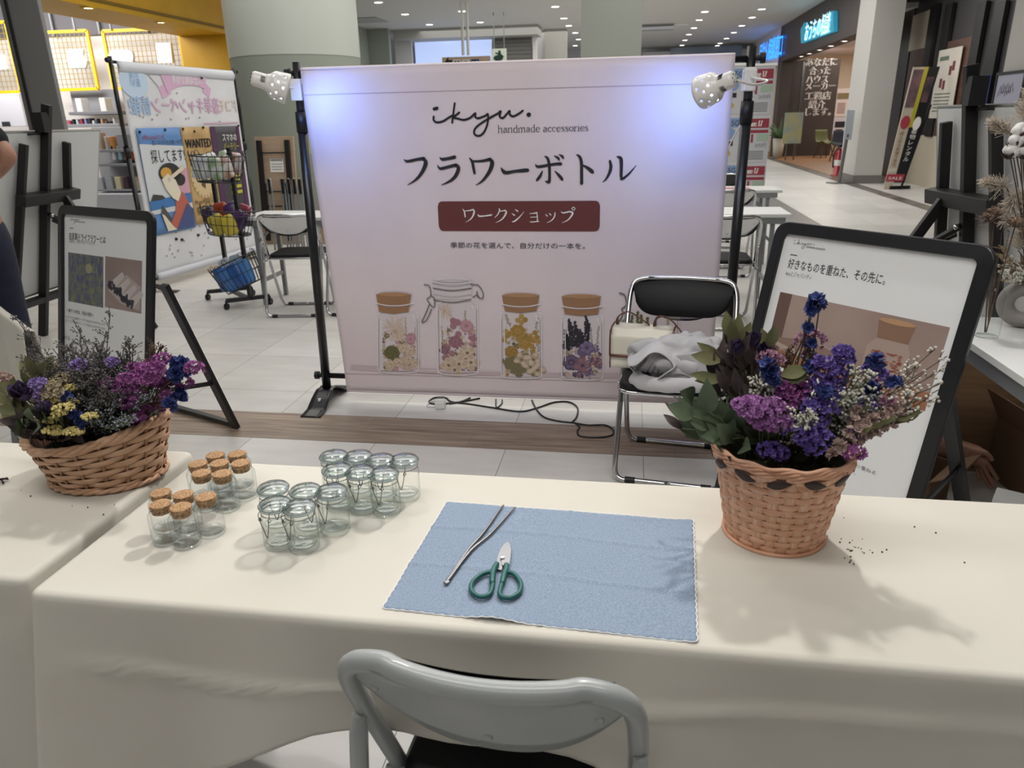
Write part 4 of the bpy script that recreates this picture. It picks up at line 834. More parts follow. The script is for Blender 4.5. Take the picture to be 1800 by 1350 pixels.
# ------------------------------------------------------------------ dried flowers
random.seed(3)
U = random.uniform
def rdir(up=.2):
    while 1:
        d = Vector((U(-1, 1), U(-1, 1), U(-.6+up, 1)))
        if .1 < d.length < 1: return d.normalized()
def frame(d):
    x = d.orthogonal().normalized(); return x, d.cross(x)
def floret(mb, c, d, r, n=5, cup=.5, ruff=.15):
    x, y = frame(d); a0 = U(0, 6.28); vs = [c-d*r*.3]; fs = []
    for k in range(n):
        a = a0+6.283*k/n
        for da, q in ((-.5, .75), (0, 1), (.5, .75)):
            rr = r*q*(1+U(-ruff, ruff)); aa = a+da*6.283/n*.95; vs.append(c+x*math.cos(aa)*rr+y*math.sin(aa)*rr+d*(r*cup*q+U(-.1, .1)*r))
        i = 1+k*3; fs += [(0, i, i+1), (0, i+1, i+2)]
    mb.add(vs, fs, False)
def statice(mb, c, r, n=26, fr=.0042):
    c = Vector(c)
    for k in range(n):
        d = rdir(.3); p = c+Vector((d.x*r*1.15, d.y*r*.9, d.z*r*.75))
        floret(mb, p, (d+Vector((0, -.35, .3))).normalized(), fr*U(.8, 1.25), 5, .7, .3)
def delph(mb, c, r, n=5):
    c = Vector(c)
    for k in range(n):
        d = (rdir(.2)+Vector((0, -.4, .1))).normalized(); floret(mb, c+d*r*.55*U(.6, 1.1), d, r*U(.6, .85), 5, .45, .25)
        floret(mb, c+d*r*.6, d, r*.35, 5, .5, .2)
def yarrow(mb, c, r, n=40):
    c = Vector(c)
    for k in range(n):
        a, q = U(0, 6.28), r*math.sqrt(U(0, 1)); mb.ball(c+Vector((q*math.cos(a), q*math.sin(a)*.9, r*.35*(1-(q/r)**2)+U(-.001, .001))), U(.0018, .0032), 6, 4)
def leaf(mb, base, d, L, w, curl=.3, up=None, seg=5, tip=1.0):
    d = d.normalized(); up = (up or Vector((0, -.3, 1))); side = d.cross(up); side = side.normalized() if side.length > .01 else d.orthogonal().normalized(); up = side.cross(d).normalized()
    vs = []
    for i in range(seg+1):
        t = i/seg; ww = w*(math.sin(math.pi*min(1, t*.93+.07)**tip))*.5+.0004; c = base+d*L*t-up*curl*L*t*t; 
        vs += [c-side*ww+up*ww*.35, c, c+side*ww+up*ww*.35]
    mb.add(vs, [(i*3+q, i*3+q+1, i*3+q+4, i*3+q+3) for i in range(seg) for q in (0, 1)])
def stem(mb, a, b, r=.0011, sag=.02):
    a, b = Vector(a), Vector(b); m_ = (a+b)/2+Vector((0, 0, sag))+(b-a).cross(Vector((0, 0, 1)))*U(-.06, .06); mb.tube(bez([a, m_, b], 4), r, 5, caps=False)
def mist(mb, tips, a, b, n, L, dot, seg=3):
    """fine branching spray from a to b with n twigs; dots go to tips"""
    a, b = Vector(a), Vector(b); m_ = (a+b)/2+Vector((U(-.01, .01), U(-.01, .01), .01)); P = bez([a, m_, b], 6); mb.tube(P, .0008, 4, caps=False)
    N = len(P)
    for k in range(n):
        i = int(U(.35, 1)*(N-1)); p = P[i]; d = ((b-a).normalized()+rdir(.2)*.9).normalized(); l = L*U(.4, 1)*(1.15-.5*i/N); q = p+d*l
        mb.tube([p, p+d*l*.5+Vector((0, 0, .002)), q], .0006, 3, caps=False)
        for s in range(seg):
            e = p+d*l*U(.4, 1)+rdir(0)*l*.28; mb.tube([p+d*l*.4, e], .00045, 3, caps=False); tips(e, dot*U(.6, 1.3))
        tips(q, dot)
sg = mat('stem_green', '5a5f43', .8); sb = mat('stem_brown', '5b4a3c', .85); leafg = mat('leaf_grey_green', '586850', .6, col2='6c795e', scale=30); leafd = mat('leaf_dark', '3d3235', .75, col2='564945', scale=40); leafo = mat('leaf_olive', '666a46', .7, col2='7a7750', scale=40)
PET = dict(violet=('604a98', '7c67b2'), orchid=('a268a6', 'bb88bf'), magenta=('8a4584', 'a868a2'), blue=('28346f', '43528f'), pink=('a0758f', 'bd93a6'), yellow=('c9bb7a', 'b7a768'), lilac=('8f78b3', 'a58fc4'), blush=('a58a84', 'bda69b'), plum=('38294a', '4a395c'), white=('d9d7cd', 'c3bfb0'), straw=('b9ac92', 'a3947b'), silver=('a7b0b8', '8d97a1'), grey=('5a575b', '706b6c'), brown=('5e4439', '7a5d4c'))
def pmat(k): return mat('petal_'+k, PET[k][0], .75, col2=PET[k][1], scale=90)
def bunch(name, label, cat, root, group=None): return empty(name, root, 0, label, cat, group)
ZR = lambda x, y, d=1.15: W(1150+x/2.7, 500+y/2.7, Y=d); ZL = lambda x, y, d=1.22: W(x/4, 600+y/4, Y=d)
def blossoms(t, root, conv, pts, kind, r, color, stm=sg, spread=.03, n=None, mouth=None):
    O = Vector(root); sm_ = MB()
    for q in pts:
        d = q[2] if len(q) > 2 else None; s = q[3] if len(q) > 3 else 1
        c = conv(q[0], q[1], d) if d else conv(q[0], q[1]); c = c-O
        mb = MB()
        if kind == 'statice': statice(mb, c, r*s, n or 46)
        elif kind == 'delph': delph(mb, c, r*s, n or 6)
        elif kind == 'yarrow': yarrow(mb, c, r*s, n or 42)
        elif kind == 'rose':
            for k in range(14): d_ = (rdir(.6)+Vector((0, -.5, .5))).normalized(); leaf(mb, c+d_*r*s*.15, d_, r*s*.9, r*s*.8, -.5)
        mb.build('blossom', pmat(color), t)
        stem(sm_, (U(-spread, spread), U(-spread*.7, spread*.7), -.03), c)
    sm_.build('stems', stm, t)
def sprays(t, root, conv, ends, n, L, dot, color, stm, spread=.03, seg=3, ball=True, src=None):
    O = Vector(root); tw = MB(); fl = MB()
    def tips(p, r):
        if ball: fl.ball(p, r, 5, 4)
        else: floret(fl, p, rdir(.3), r*1.6, 4, .6)
    for q in ends:
        c = conv(q[0], q[1], q[2]) if len(q) > 2 else conv(q[0], q[1])
        a = Vector((U(-spread, spread), U(-spread, spread)*.7, -.03)) if src is None else Vector(src)-O
        mist(tw, tips, a, c-O, n, L, dot, seg)
    tw.build('stems', stm, t); tag(fl.build('blossoms', pmat(color), t), kind='stuff')
def leaves(t, root, conv, pts, L, w, m, spread=.03, fan=None, stems=True, curl=.35, tip=1.0, stm=sg):
    O = Vector(root); sm_ = MB()
    for q in pts:
        c = conv(*q[:3]) - O; a = Vector((U(-spread, spread), U(-spread*.6, spread*.6), -.02)); d = (c-a).normalized(); d = (d+Vector((U(-.5, .5), U(-.6, .1), U(-.4, .5)))).normalized()
        if len(q) > 3: d = Vector(q[3])
        b = MB(); l = L*U(.85, 1.15); leaf(b, c-d*l*.5, d, l, w*U(.85, 1.15), curl*U(.4, 1.3), Vector((U(-.3, .3), -.9, .5)), 6, tip); b.build('leaf', m, t)
        if stems: stem(sm_, a, c-d*l*.5, .0013)
    sm_.build('stems', stm, t)
# --- right basket
RR = RB+Vector((0, 0, .15)); G = 'dried flower bunches in the round basket'
t = bunch('grey_green_leaf_bunch', 'grey-green leafy bunch drooping over the left rim of the round basket', 'dried flowers', RR+Vector((-.05, 0, 0)), G)
leaves(t, t.location, ZR, [(x, y, 1.15+U(-.05, .03)) for x, y in ((255, 545), (165, 530), (215, 640), (330, 625), (250, 700), (350, 710), (430, 770), (470, 720), (545, 752), (130, 600), (420, 690), (290, 660), (180, 690), (380, 640), (230, 600), (320, 760), (160, 610), (400, 740), (350, 660), (205, 580), (280, 610), (300, 720), (250, 650), (470, 690))], .052, .03, leafg, .02, curl=.25)
leaves(t, t.location, ZR, [(x, y, 1.18+U(-.03, .05)) for x, y in ((100, 600), (90, 650), (150, 680), (200, 720), (120, 560), (260, 560), (170, 640), (230, 730), (300, 590))], .034, .013, leafd, .02, curl=.5)
t = bunch('dark_leaf_bunch', 'dark brown-purple dried leaf bunch at the upper left of the round basket', 'dried flowers', RR+Vector((-.04, .02, 0)), G)
leaves(t, t.location, ZR, [(U(270, 480), U(270, 560), 1.17+U(-.06, .06)) for k in range(40)]+[(U(420, 600), U(260, 420), 1.2+U(-.05, .03)) for k in range(14)], .042, .016, leafd, .02, curl=.3)
leaves(t, t.location, ZR, [(350, 190, 1.16, (-.2, 0, 1)), (395, 215, 1.17, (.1, 0, 1)), (370, 235, 1.15, (-.1, -.2, 1)), (560, 245, 1.16, (.2, 0, 1)), (530, 270, 1.18, (-.4, 0, 1)), (265, 320, 1.17, (-.8, 0, .6)), (250, 350, 1.15, (-.9, 0, .2)), (270, 450, 1.14, (-.9, 0, -.1)), (240, 440, 1.14, (-.9, -.2, .3)), (430, 250, 1.16, (.2, -.2, 1)), (665, 415, 1.12, (.9, 0, .3)), (660, 440, 1.12, (.9, 0, .1))], .045, .020, leafo, .02, stems=False, curl=.15)
blossoms(t, t.location, ZR, [(460, 300, 1.14, 1), (385, 330, 1.13, .9), (520, 340, 1.16, .8)], 'rose', .026, 'plum', sb)
t = bunch('violet_statice_bunch', 'deep violet statice bunch in the middle of the round basket', 'dried flowers', RR+Vector((.01, -.01, 0)), G)
blossoms(t, t.location, ZR, [(895, 318, 1.13, .8), (905, 355, 1.13, .8), (880, 395, 1.13, .9), (800, 370, 1.12, .85), (815, 410, 1.12, 1), (800, 465, 1.12), (850, 490, 1.13), (835, 545, 1.12), (760, 580, 1.1), (690, 705, 1.07, 1.35), (720, 740, 1.07, .9), (755, 770, 1.07), (795, 730, 1.08), (760, 690, 1.09), (550, 785, 1.07), (590, 800, 1.08, .8), (870, 440, 1.13, .8), (770, 640, 1.1), (1040, 410, 1.15, .9), (1060, 430, 1.15, .8), (1010, 570, 1.12, .7), (940, 710, 1.08, .6), (820, 590, 1.1), (780, 510, 1.12)], 'statice', .0145, 'violet')
t = bunch('magenta_statice_bunch', 'magenta-purple statice bunch left of centre in the round basket', 'dried flowers', RR+Vector((-.02, 0, 0)), G)
blossoms(t, t.location, ZR, [(600, 490, 1.12), (640, 530, 1.12), (720, 510, 1.13), (585, 455, 1.13), (620, 560, 1.11), (680, 540, 1.13), (700, 480, 1.15), (945, 795, 1.06, .9), (560, 520, 1.12)], 'statice', .0155, 'magenta')
t = bunch('orchid_statice_bunch', 'bright orchid-pink statice bunch at the left front of the round basket', 'dried flowers', RR+Vector((-.03, -.03, 0)), G)
blossoms(t, t.location, ZR, [(430, 575, 1.06), (460, 600, 1.055), (500, 625, 1.055), (560, 580, 1.07), (590, 620, 1.07), (560, 670, 1.06), (530, 660, 1.06), (590, 660, 1.07), (470, 570, 1.07), (520, 600, 1.06)], 'statice', .0155, 'orchid')
t = bunch('blue_delphinium_bunch', 'deep blue delphinium with one tall spike in the round basket', 'dried flowers', RR+Vector((0, .02, 0)), G)
blossoms(t, t.location, ZR, [(770, 75, 1.15, 1.1), (785, 95, 1.15, .9), (745, 120, 1.15, 1), (730, 205, 1.15, .9), (740, 285, 1.15, .9), (745, 388, 1.13, 1), (545, 395, 1.1, 1.2), (540, 430, 1.1, 1.2), (560, 455, 1.1, 1), (525, 410, 1.1), (1055, 370, 1.15, 1.25), (1135, 465, 1.14, 1.1), (1030, 490, 1.13, 1.2), (810, 505, 1.1, 1.0)], 'delph', .0125, 'blue', sb, n=7)
t = bunch('pink_star_bunch', 'small dusty pink starry flowers behind the tall blue spike', 'dried flowers', RR+Vector((0, .03, 0)), G)
blossoms(t, t.location, ZR, [(745, 255, 1.17, 1.2), (770, 270, 1.17, 1), (715, 265, 1.17, .9), (545, 352, 1.13, 1.1), (575, 360, 1.14, .8), (740, 340, 1.17, .7), (1110, 560, 1.12, .8)], 'statice', .013, 'pink', n=32)
t = bunch('white_gypsophila_bunch', 'dense white gypsophila cloud right of centre in the round basket', 'dried flowers', RR+Vector((.02, 0, 0)), G)
sprays(t, t.location, ZR, [(U(880, 1060), U(380, 620), 1.11+U(-.03, .05)) for k in range(26)]+[(U(600, 740), U(595, 680), 1.07+U(-.02, .02)) for k in range(8)]+[(U(430, 530), U(430, 510), 1.1+U(-.02, .02)) for k in range(8)]+[(U(1040, 1120), U(480, 620), 1.12) for k in range(6)], 9, .03, .0021, 'white', sg, .025)
t = bunch('tall_gypsophila_spray', 'loose white gypsophila sprays reaching right over the framed poster', 'dried flowers', RR+Vector((.05, 0, 0)), G)
sprays(t, t.location, ZR, [(1340, 300, 1.14), (1390, 340, 1.14), (1260, 370, 1.15), (1280, 420, 1.15), (1390, 390, 1.13), (1350, 500, 1.1), (1300, 540, 1.1), (1220, 560, 1.1), (1360, 470, 1.1)], 10, .034, .0024, 'white', sb, .015, seg=2)
t = bunch('pale_larkspur_bunch', 'faded blush larkspur stalks lying out to the right of the round basket', 'dried flowers', RR+Vector((.05, -.02, 0)), G)
blossoms(t, t.location, ZR, [(850+i*42+U(-8, 8), 795-i*20+U(-14, 14), 1.06+.006*i, 1-.05*i) for i in range(10)]+[(930+i*36+U(-8, 8), 690-i*14+U(-14, 14), 1.07+.006*i, .9) for i in range(8)]+[(960, 600, 1.1, .9), (990, 620, 1.1, .8), (940, 640, 1.09, .9), (880, 760, 1.06, 1)], 'delph', .0125, 'blush', sg, n=5)
leaves(t, t.location, ZR, [(1180+i*14, 640-i*6, 1.1) for i in range(6)]+[(880+i*40, 740-i*16, 1.07) for i in range(7)], .022, .006, leafo, .01, curl=.3)
t = bunch('silver_sea_holly_bunch', 'misty silver-blue filler sprays in the round basket', 'dried flowers', RR, G)
sprays(t, t.location, ZR, [(U(590, 720), U(380, 480), 1.14) for k in range(10)]+[(U(900, 1060), U(520, 640), 1.1) for k in range(8)]+[(U(700, 780), U(230, 420), 1.16) for k in range(4)], 8, .024, .0014, 'silver', sg, .025)
t = bunch('brown_grass_spray', 'fine brown dotted grass left of the tall blue spike', 'dried flowers', RR+Vector((-.01, .03, 0)), G)
sprays(t, t.location, ZR, [(U(600, 690), U(270, 330), 1.18) for k in range(7)], 10, .03, .0011, 'brown', sb, .02)
# filler so that no gap shows between the stems
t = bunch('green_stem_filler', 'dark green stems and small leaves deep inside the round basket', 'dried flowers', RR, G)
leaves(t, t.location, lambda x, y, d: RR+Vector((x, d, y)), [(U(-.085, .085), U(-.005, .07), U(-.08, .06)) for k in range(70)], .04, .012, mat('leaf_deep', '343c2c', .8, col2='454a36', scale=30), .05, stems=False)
# --- left basket
RL = LB+Vector((0, 0, .10)); G = 'dried flower bunches in the oval basket'
t = bunch('caspia_bunch', 'tall misty grey caspia sprays filling the middle of the oval basket', 'dried flowers', RL, G)
ZL5 = lambda x, y: (x*4/3.971, (340+y/3.971-600)*4)
sprays(t, t.location, ZL, [(*ZL5(770, 830), 1.22), (*ZL5(100, 850), 1.2), (*ZL5(510, 880), 1.22), (*ZL5(560, 990), 1.22), (*ZL5(900, 1010), 1.22), (*ZL5(930, 1060), 1.23), (*ZL5(740, 960), 1.22), (*ZL5(430, 1040), 1.22), (*ZL5(250, 1080), 1.2)]+[(U(330, 950), U(0, 260), 1.2+U(-.05, .06)) for k in range(44)]+[(U(180, 420), U(90, 330), 1.2+U(-.04, .05)) for k in range(16)]+[(U(600, 960), U(-20, 120), 1.22) for k in range(10)]+[(U(520, 900), U(250, 480), 1.15+U(-.03, .04)) for k in range(24)], 15, .036, .0016, 'grey', mat('caspia_stem', '4a4844', .85, col2='5d5b50', scale=50), .07, seg=3)
t = bunch('pale_caspia_bunch', 'silvery thin caspia twigs low in the front of the oval basket', 'dried flowers', RL, G)
sprays(t, t.location, ZL, [(U(580, 940), U(400, 600), 1.12+U(-.02, .02)) for k in range(18)]+[(U(980, 1120), U(320, 430), 1.15) for k in range(7)], 8, .026, .0015, 'silver', sg, .05)
t = bunch('magenta_statice_bunch', 'magenta statice mass on the right side of the oval basket', 'dried flowers', RL+Vector((.06, 0, .01)), G)
blossoms(t, t.location, ZL, [(x, y, 1.2+U(-.05, .03), U(.85, 1.15)) for x, y in ((950, 190), (1020, 210), (880, 265), (800, 330), (900, 330), (960, 250), (1050, 270), (1120, 240), (1160, 300), (900, 390), (880, 440), (1000, 480), (1110, 460), (985, 590), (1200, 330), (1140, 130), (1180, 390), (750, 370), (1030, 460), (940, 370), (1090, 190), (1000, 260), (1250, 240), (1290, 290), (1365, 190), (860, 350), (920, 420), (1070, 170), (1110, 280), (970, 540), (770, 300), (1020, 250))], 'statice', .0135, 'magenta')
t = bunch('blue_delphinium_bunch', 'deep blue delphinium at the right end of the oval basket', 'dried flowers', RL+Vector((.09, 0, .02)), G)
blossoms(t, t.location, ZL, [(1250, 150, 1.2, 1.2), (1290, 165, 1.2, 1.2), (1310, 200, 1.2, 1.1), (1225, 230, 1.18, 1.2), (1245, 250, 1.18), (1270, 350, 1.2), (1285, 385, 1.2), (1190, 430, 1.15), (1205, 460, 1.15), (1265, 200, 1.2), (1240, 400, 1.18, .8)], 'delph', .0125, 'blue', sb, n=7)
t = bunch('blue_cornflower_bunch', 'small dark blue blooms between the yellow clusters of the oval basket', 'dried flowers', RL+Vector((-.05, -.02, 0)), G)
blossoms(t, t.location, ZL, [(465, 390, 1.13, 1.1), (510, 510, 1.11, .9), (545, 530, 1.11, 1), (590, 600, 1.11, .8), (560, 560, 1.11, .9), (500, 470, 1.12, .8)], 'delph', .011, 'blue', sg, n=6)
t = bunch('yellow_yarrow_bunch', 'pale yellow yarrow clusters at the left front of the oval basket', 'dried flowers', RL+Vector((-.06, -.02, 0)), G)
blossoms(t, t.location, ZL, [(440, 475, 1.1, 1.35), (420, 510, 1.1, 1), (370, 625, 1.1, 1.2), (400, 640, 1.1, .8), (520, 635, 1.1, 1.3), (550, 640, 1.1, .7), (500, 435, 1.13, .9), (360, 560, 1.11, .9), (630, 530, 1.11, 1), (350, 280, 1.2, .9), (500, 330, 1.16, 1), (390, 420, 1.13, 1.1), (330, 450, 1.12, .9)], 'yarrow', .0155, 'yellow', n=60)
t = bunch('cream_statice_bunch', 'cream and white statice behind the yarrow of the oval basket', 'dried flowers', RL+Vector((-.05, 0, 0)), G)
blossoms(t, t.location, ZL, [(350, 330, 1.14, 1.1), (380, 380, 1.13, 1.2), (420, 350, 1.15), (400, 310, 1.16), (340, 380, 1.13), (430, 270, 1.18), (550, 240, 1.2, .9), (370, 190, 1.22, .8)], 'statice', .014, 'straw', n=60)
t = bunch('lilac_statice_bunch', 'lilac statice heads at the left of the oval basket', 'dried flowers', RL+Vector((-.07, 0, 0)), G)
blossoms(t, t.location, ZL, [(270, 300, 1.13), (275, 335, 1.13, 1.1), (290, 370, 1.13), (300, 395, 1.13, .8), (550, 175, 1.18, 1.1), (560, 160, 1.18, .8), (790, 145, 1.2, .8), (255, 360, 1.14, .8)], 'statice', .0125, 'lilac')
t = bunch('olive_leaf_bunch', 'olive and dark leaves spilling over the left rim of the oval basket', 'dried flowers', RL+Vector((-.09, 0, 0)), G)
leaves(t, t.location, ZL, [(x, y, 1.2+U(-.07, .04)) for x, y in ((180, 205), (250, 240), (90, 380), (60, 420), (30, 360), (120, 330), (200, 270), (60, 480), (120, 500), (40, 330), (150, 450), (90, 440), (230, 190), (300, 200), (340, 180), (60, 520), (20, 400))], .05, .024, leafo, .02, curl=.3)
leaves(t, t.location, ZL, [(x, y, 1.12+U(-.03, .02)) for x, y in ((220, 530), (280, 490), (300, 520), (170, 600), (440, 570), (130, 600), (250, 600), (380, 570))], .046, .03, leafg, .02, curl=.25)
leaves(t, t.location, ZL, [(U(60, 340), U(420, 640), 1.15+U(-.02, .05)) for k in range(22)]+[(U(180, 620), U(590, 690), 1.14+U(-.02, .03)) for k in range(26)], .04, .018, leafd, .02, curl=.3)
t = bunch('plum_rose_pair', 'dark plum dried blooms among the leaves of the oval basket', 'dried flowers', RL+Vector((-.08, 0, 0)), G)
blossoms(t, t.location, ZL, [(170, 400, 1.12, 1.3), (200, 420, 1.12, 1), (345, 500, 1.1, .9), (300, 500, 1.1, .6)], 'rose', .024, 'plum', sb)
t = bunch('dusty_pink_bloom', 'dusty pink ruffled bloom at the far left of the oval basket', 'dried flowers', RL+Vector((-.09, .01, 0)), G)
blossoms(t, t.location, ZL, [(15, 275, 1.22, 1.1), (35, 285, 1.22, .8)], 'statice', .017, 'blush', n=60)
t = bunch('brown_grass_spray', 'fine brown dotted grass rising at the right of the oval basket', 'dried flowers', RL+Vector((.06, .02, 0)), G)
sprays(t, t.location, ZL, [(U(1050, 1210), U(10, 110), 1.22) for k in range(14)], 10, .032, .0012, 'brown', sb, .02)
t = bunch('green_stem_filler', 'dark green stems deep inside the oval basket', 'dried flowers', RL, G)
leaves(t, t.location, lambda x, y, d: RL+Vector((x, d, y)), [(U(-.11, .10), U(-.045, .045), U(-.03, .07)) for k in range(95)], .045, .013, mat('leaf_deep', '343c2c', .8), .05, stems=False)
# ------------------------------------------------------------------ folding chairs
seatm = mat('black_vinyl', '0d0e11', .5, spec=.3); greyp = mat('grey_enamel', 'a3a7a6', .3, coat=.3, col2='9a9e9d', scale=4)
def folding_chair(loc, yaw, hw, H, fm, padm, shellm, label, group=None, bow=.03, lean=.36, rear_pivot=.55, r=.0115, lens=False):
    """faces local -Y; origin on the floor under the middle of the main frame"""
    t = empty('folding_chair', loc, yaw, label, 'chair', group)
    Y = lambda z: -lean/2+lean*z/H
    top = []
    for k in range(13):
        s = -1+2*k/12; top.append(Vector((s*(hw-.06), Y(H)+bow*(1-s*s), H)))
    side = lambda s: [Vector((s*(hw-.09), Y(0.012), .012)), Vector((s*(hw-.03), Y(.012), .012)), Vector((s*(hw-.004), Y(.035), .035)), Vector((s*hw, Y(.10), .10))]+[Vector((s*hw, Y(z), z)) for z in (.25, .43, .55, .63)]+[Vector((s*(hw-.004), Y(H-.05), H-.05)), Vector((s*(hw-.022), Y(H-.012), H-.012))]
    b = MB(); P = [Vector((-x, Y(.012), .012)) for x in (0, .1)][::1]
    path = side(-1)+top+side(1)[::-1]; path = bez([Vector((0, Y(.012), .012))]+path+[Vector((0, Y(.012), .012))], 5); b.tube(path, r, 12); b.build('main_frame', fm, t)
    b = MB(); rp = lambda s: [Vector((s*(hw+.004), Y(rear_pivot)+.012, rear_pivot)), Vector((s*(hw+.004), Y(rear_pivot)+.03, rear_pivot-.09)), Vector((s*(hw-.0), lean/2+.02, .12)), Vector((s*(hw-.006), lean/2+.045, .04)), Vector((s*(hw-.035), lean/2+.05, .012)), Vector((s*(hw-.1), lean/2+.05, .012))]
    path = bez(rp(-1)+rp(1)[::-1], 5); b.tube(path, [r*.95 if i > 2 and i < len(path)-3 else r*.7 for i in range(len(path))], 12); b.build('rear_leg', fm, t)
    b = MB()
    for s in (-1, 1): b.cyl((s*(hw-.016), Y(.44)+.01, .425), (s*(hw+.014), Y(.44)+.01, .425), .008, seg=10); b.beam((s*(hw-.012), Y(.42)-.16, .41), (s*(hw-.012), Y(.42)+.14, .41), .02, .006)
    b.build('hinge', fm, t)
    b = MB()
    for y in (Y(.012), lean/2+.05):
        for s in (-1, 1): b.cyl((s*(hw-.085), y, .0115), (s*(hw-.045), y, .0115), .0138, seg=14)
    b.build('foot_cap', blackp, t)
    y0, y1 = -lean/2-.09, .085
    b = MB(); ol = rrect(-(hw-.018), y0, hw-.018, y1, .05, 6); n = len(ol); ct = Vector((0, (y0+y1)/2, 0))
    rings = []
    for sc, z in ((1, .425), (1, .44), (.985, .449), (.9, .4545), (.5, .456)): rings.append([Vector((p[0]*sc, ct.y+(p[1]-ct.y)*sc, z)) for p in ol])
    b.add([p for q in rings for p in q], [(k*n+i, k*n+(i+1) % n, (k+1)*n+(i+1) % n, (k+1)*n+i) for k in range(4) for i in range(n)]+[tuple(range(4*n, 5*n)), tuple(range(n-1, -1, -1))]); b.build('seat', padm, t)
    b = MB(); b.tube([Vector((p[0]*1.0, p[1], .42)) for p in ol], .008, 8, closed=True); b.build('seat_rim', fm, t)
    zb = lambda s: H-.035-.125*(1-abs(s)**2.6)
    yb = lambda s, z: Y(z)+bow*(1-s*s)
    def back(off, zt, k=0): return lambda i, j: (lambda s: (lambda z: Vector((s*(hw-.014), yb(s, z)+off(j, s), z)))(zb(s)+k+(H-zt-zb(s)-k)*j))(i*2-1)
    b = MB(); b.grid(back(lambda j, s: .004, .004), 24, 6); o = b.build('backrest_shell', shellm, t, solid=.002)
    b = MB()
    for s in (-.82, .82, 0): z = H-.05 if s else H-.12; b.ball((s*(hw-.014), yb(s, z)+.0065, z), .006, 8, 4, (1, .3, 1))
    b.build('rivet', fm, o)
    if not lens: zb = lambda s: H-.05-.10*max(0, 1-abs(s)**5)**.6
    zt_ = -.012 if lens else .006; ins = .03 if lens else .016; o0 = -.013 if lens else 0
    def pad(off): return lambda i, j: (lambda s: (lambda z: Vector((s*(hw-ins), yb(s, z)+o0+off(j), z)))(zb(s)+.006+(H-zt_-(.028*abs(s)**7 if lens else .012*abs(s)**9)-zb(s)-.006)*j))(i*2-1)
    b = MB(); b.grid(pad(lambda j: -.006-.014*math.sin(math.pi*j)**.6), 32, 8); b.grid(pad(lambda j: .0), 32, 8); b.build('backrest_pad', padm, t)
    return t
folding_chair((.198, 2.83, 0), R(-7), .212, .755, chrome, seatm, chrome, 'chrome folding chair with black pads holding a white bag and grey clothing', 'chrome folding chairs')
folding_chair((-.148, .865, 0), R(180-3.2), .186, .762, greyp, seatm, greyp, 'grey enamelled folding chair pushed under the front of the cream table', bow=.024, lean=.36, rear_pivot=.62, r=.0140, lens=True)
# chairs at the tables behind the banner
folding_chair((-2.52, 5.32, 0), R(180+8), .212, .755, chrome, seatm, chrome, 'chrome folding chair with its back to us at the white table left of the banner', 'chrome folding chairs', bow=.02)
folding_chair((-2.02, 5.36, 0), R(180-6), .212, .755, chrome, seatm, chrome, 'chrome folding chair half hidden by the left edge of the pink banner', 'chrome folding chairs', bow=.02)
folding_chair((.63, 5.2, 0), R(180), .212, .755, chrome, seatm, chrome, 'chrome folding chair at the nearer white table right of the banner', 'chrome folding chairs', bow=.02)
folding_chair((.86, 7.0, 0), R(180), .212, .755, chrome, seatm, chrome, 'chrome folding chair at the farther white table right of the banner', 'chrome folding chairs', bow=.02)
folding_chair((.95, 8.5, 0), R(0), .212, .755, chrome, seatm, chrome, 'chrome folding chair with black backrest behind the farther white table', 'chrome folding chairs', bow=.02)
def plain_table(x0, x1, y0, y1, label, rz=0):
    c = Vector(((x0+x1)/2, (y0+y1)/2, 0)); t = empty('meeting_table', c, rz, label, 'table', 'white meeting tables'); w, d = x1-x0, y1-y0
    b = MB(); b.box((0, 0, .69), (w, d, .025)); b.build('tabletop', mat('table_white', 'e3e4e0', .4), t, bevel=.003)
    for sx in (-1, 1):
        for sy in (-1, 1):
            b = MB(); p = Vector((sx*(w/2-.12), sy*(d/2-.04), 0)); b.beam(p, p+Vector((0, 0, .68)), .03, .03); b.beam(p+Vector((0, 0, .5)), p+Vector((-sx*.18, 0, .67)), .012, .02); b.build('leg', greym, t)
        b = MB(); b.beam((sx*(w/2-.12), -d/2+.04, .2), (sx*(w/2-.12), d/2-.04, .2), .02, .03); b.beam((sx*(w/2-.12), -d/2+.04, .655), (sx*(w/2-.12), d/2-.04, .655), .02, .04); b.build('crossbar', greym, t)
    b = MB(); b.box((0, -d/2+.012, .655), (w-.08, .012, .045)); b.build('rail', greym, t)
    return t
plain_table(-3.02, -1.22, 5.42, 5.87, 'white meeting table left of the banner in front of the folded tables')
plain_table(-.62, 1.13, 5.56, 6.02, 'nearer white meeting table right of the banner')
plain_table(-.4, 1.39, 7.37, 7.83, 'farther white meeting table right of the banner')
b = MB(); b.box((-2.0, 5.7, .7045), (.3, .21, .002)); tag(b.build('paper_sheet', mat('bluish_paper', 'cfd3ea', .7)), 'bluish sheet of paper on the table left of the banner', 'paper')
b = MB(); b.box((1.0, 7.55, .70375), (.25, .2, .002)); tag(b.build('leaflet', mat('red_blue_print', 'a8595f', .7)), 'printed leaflet on the farther white table right of the banner', 'leaflet')
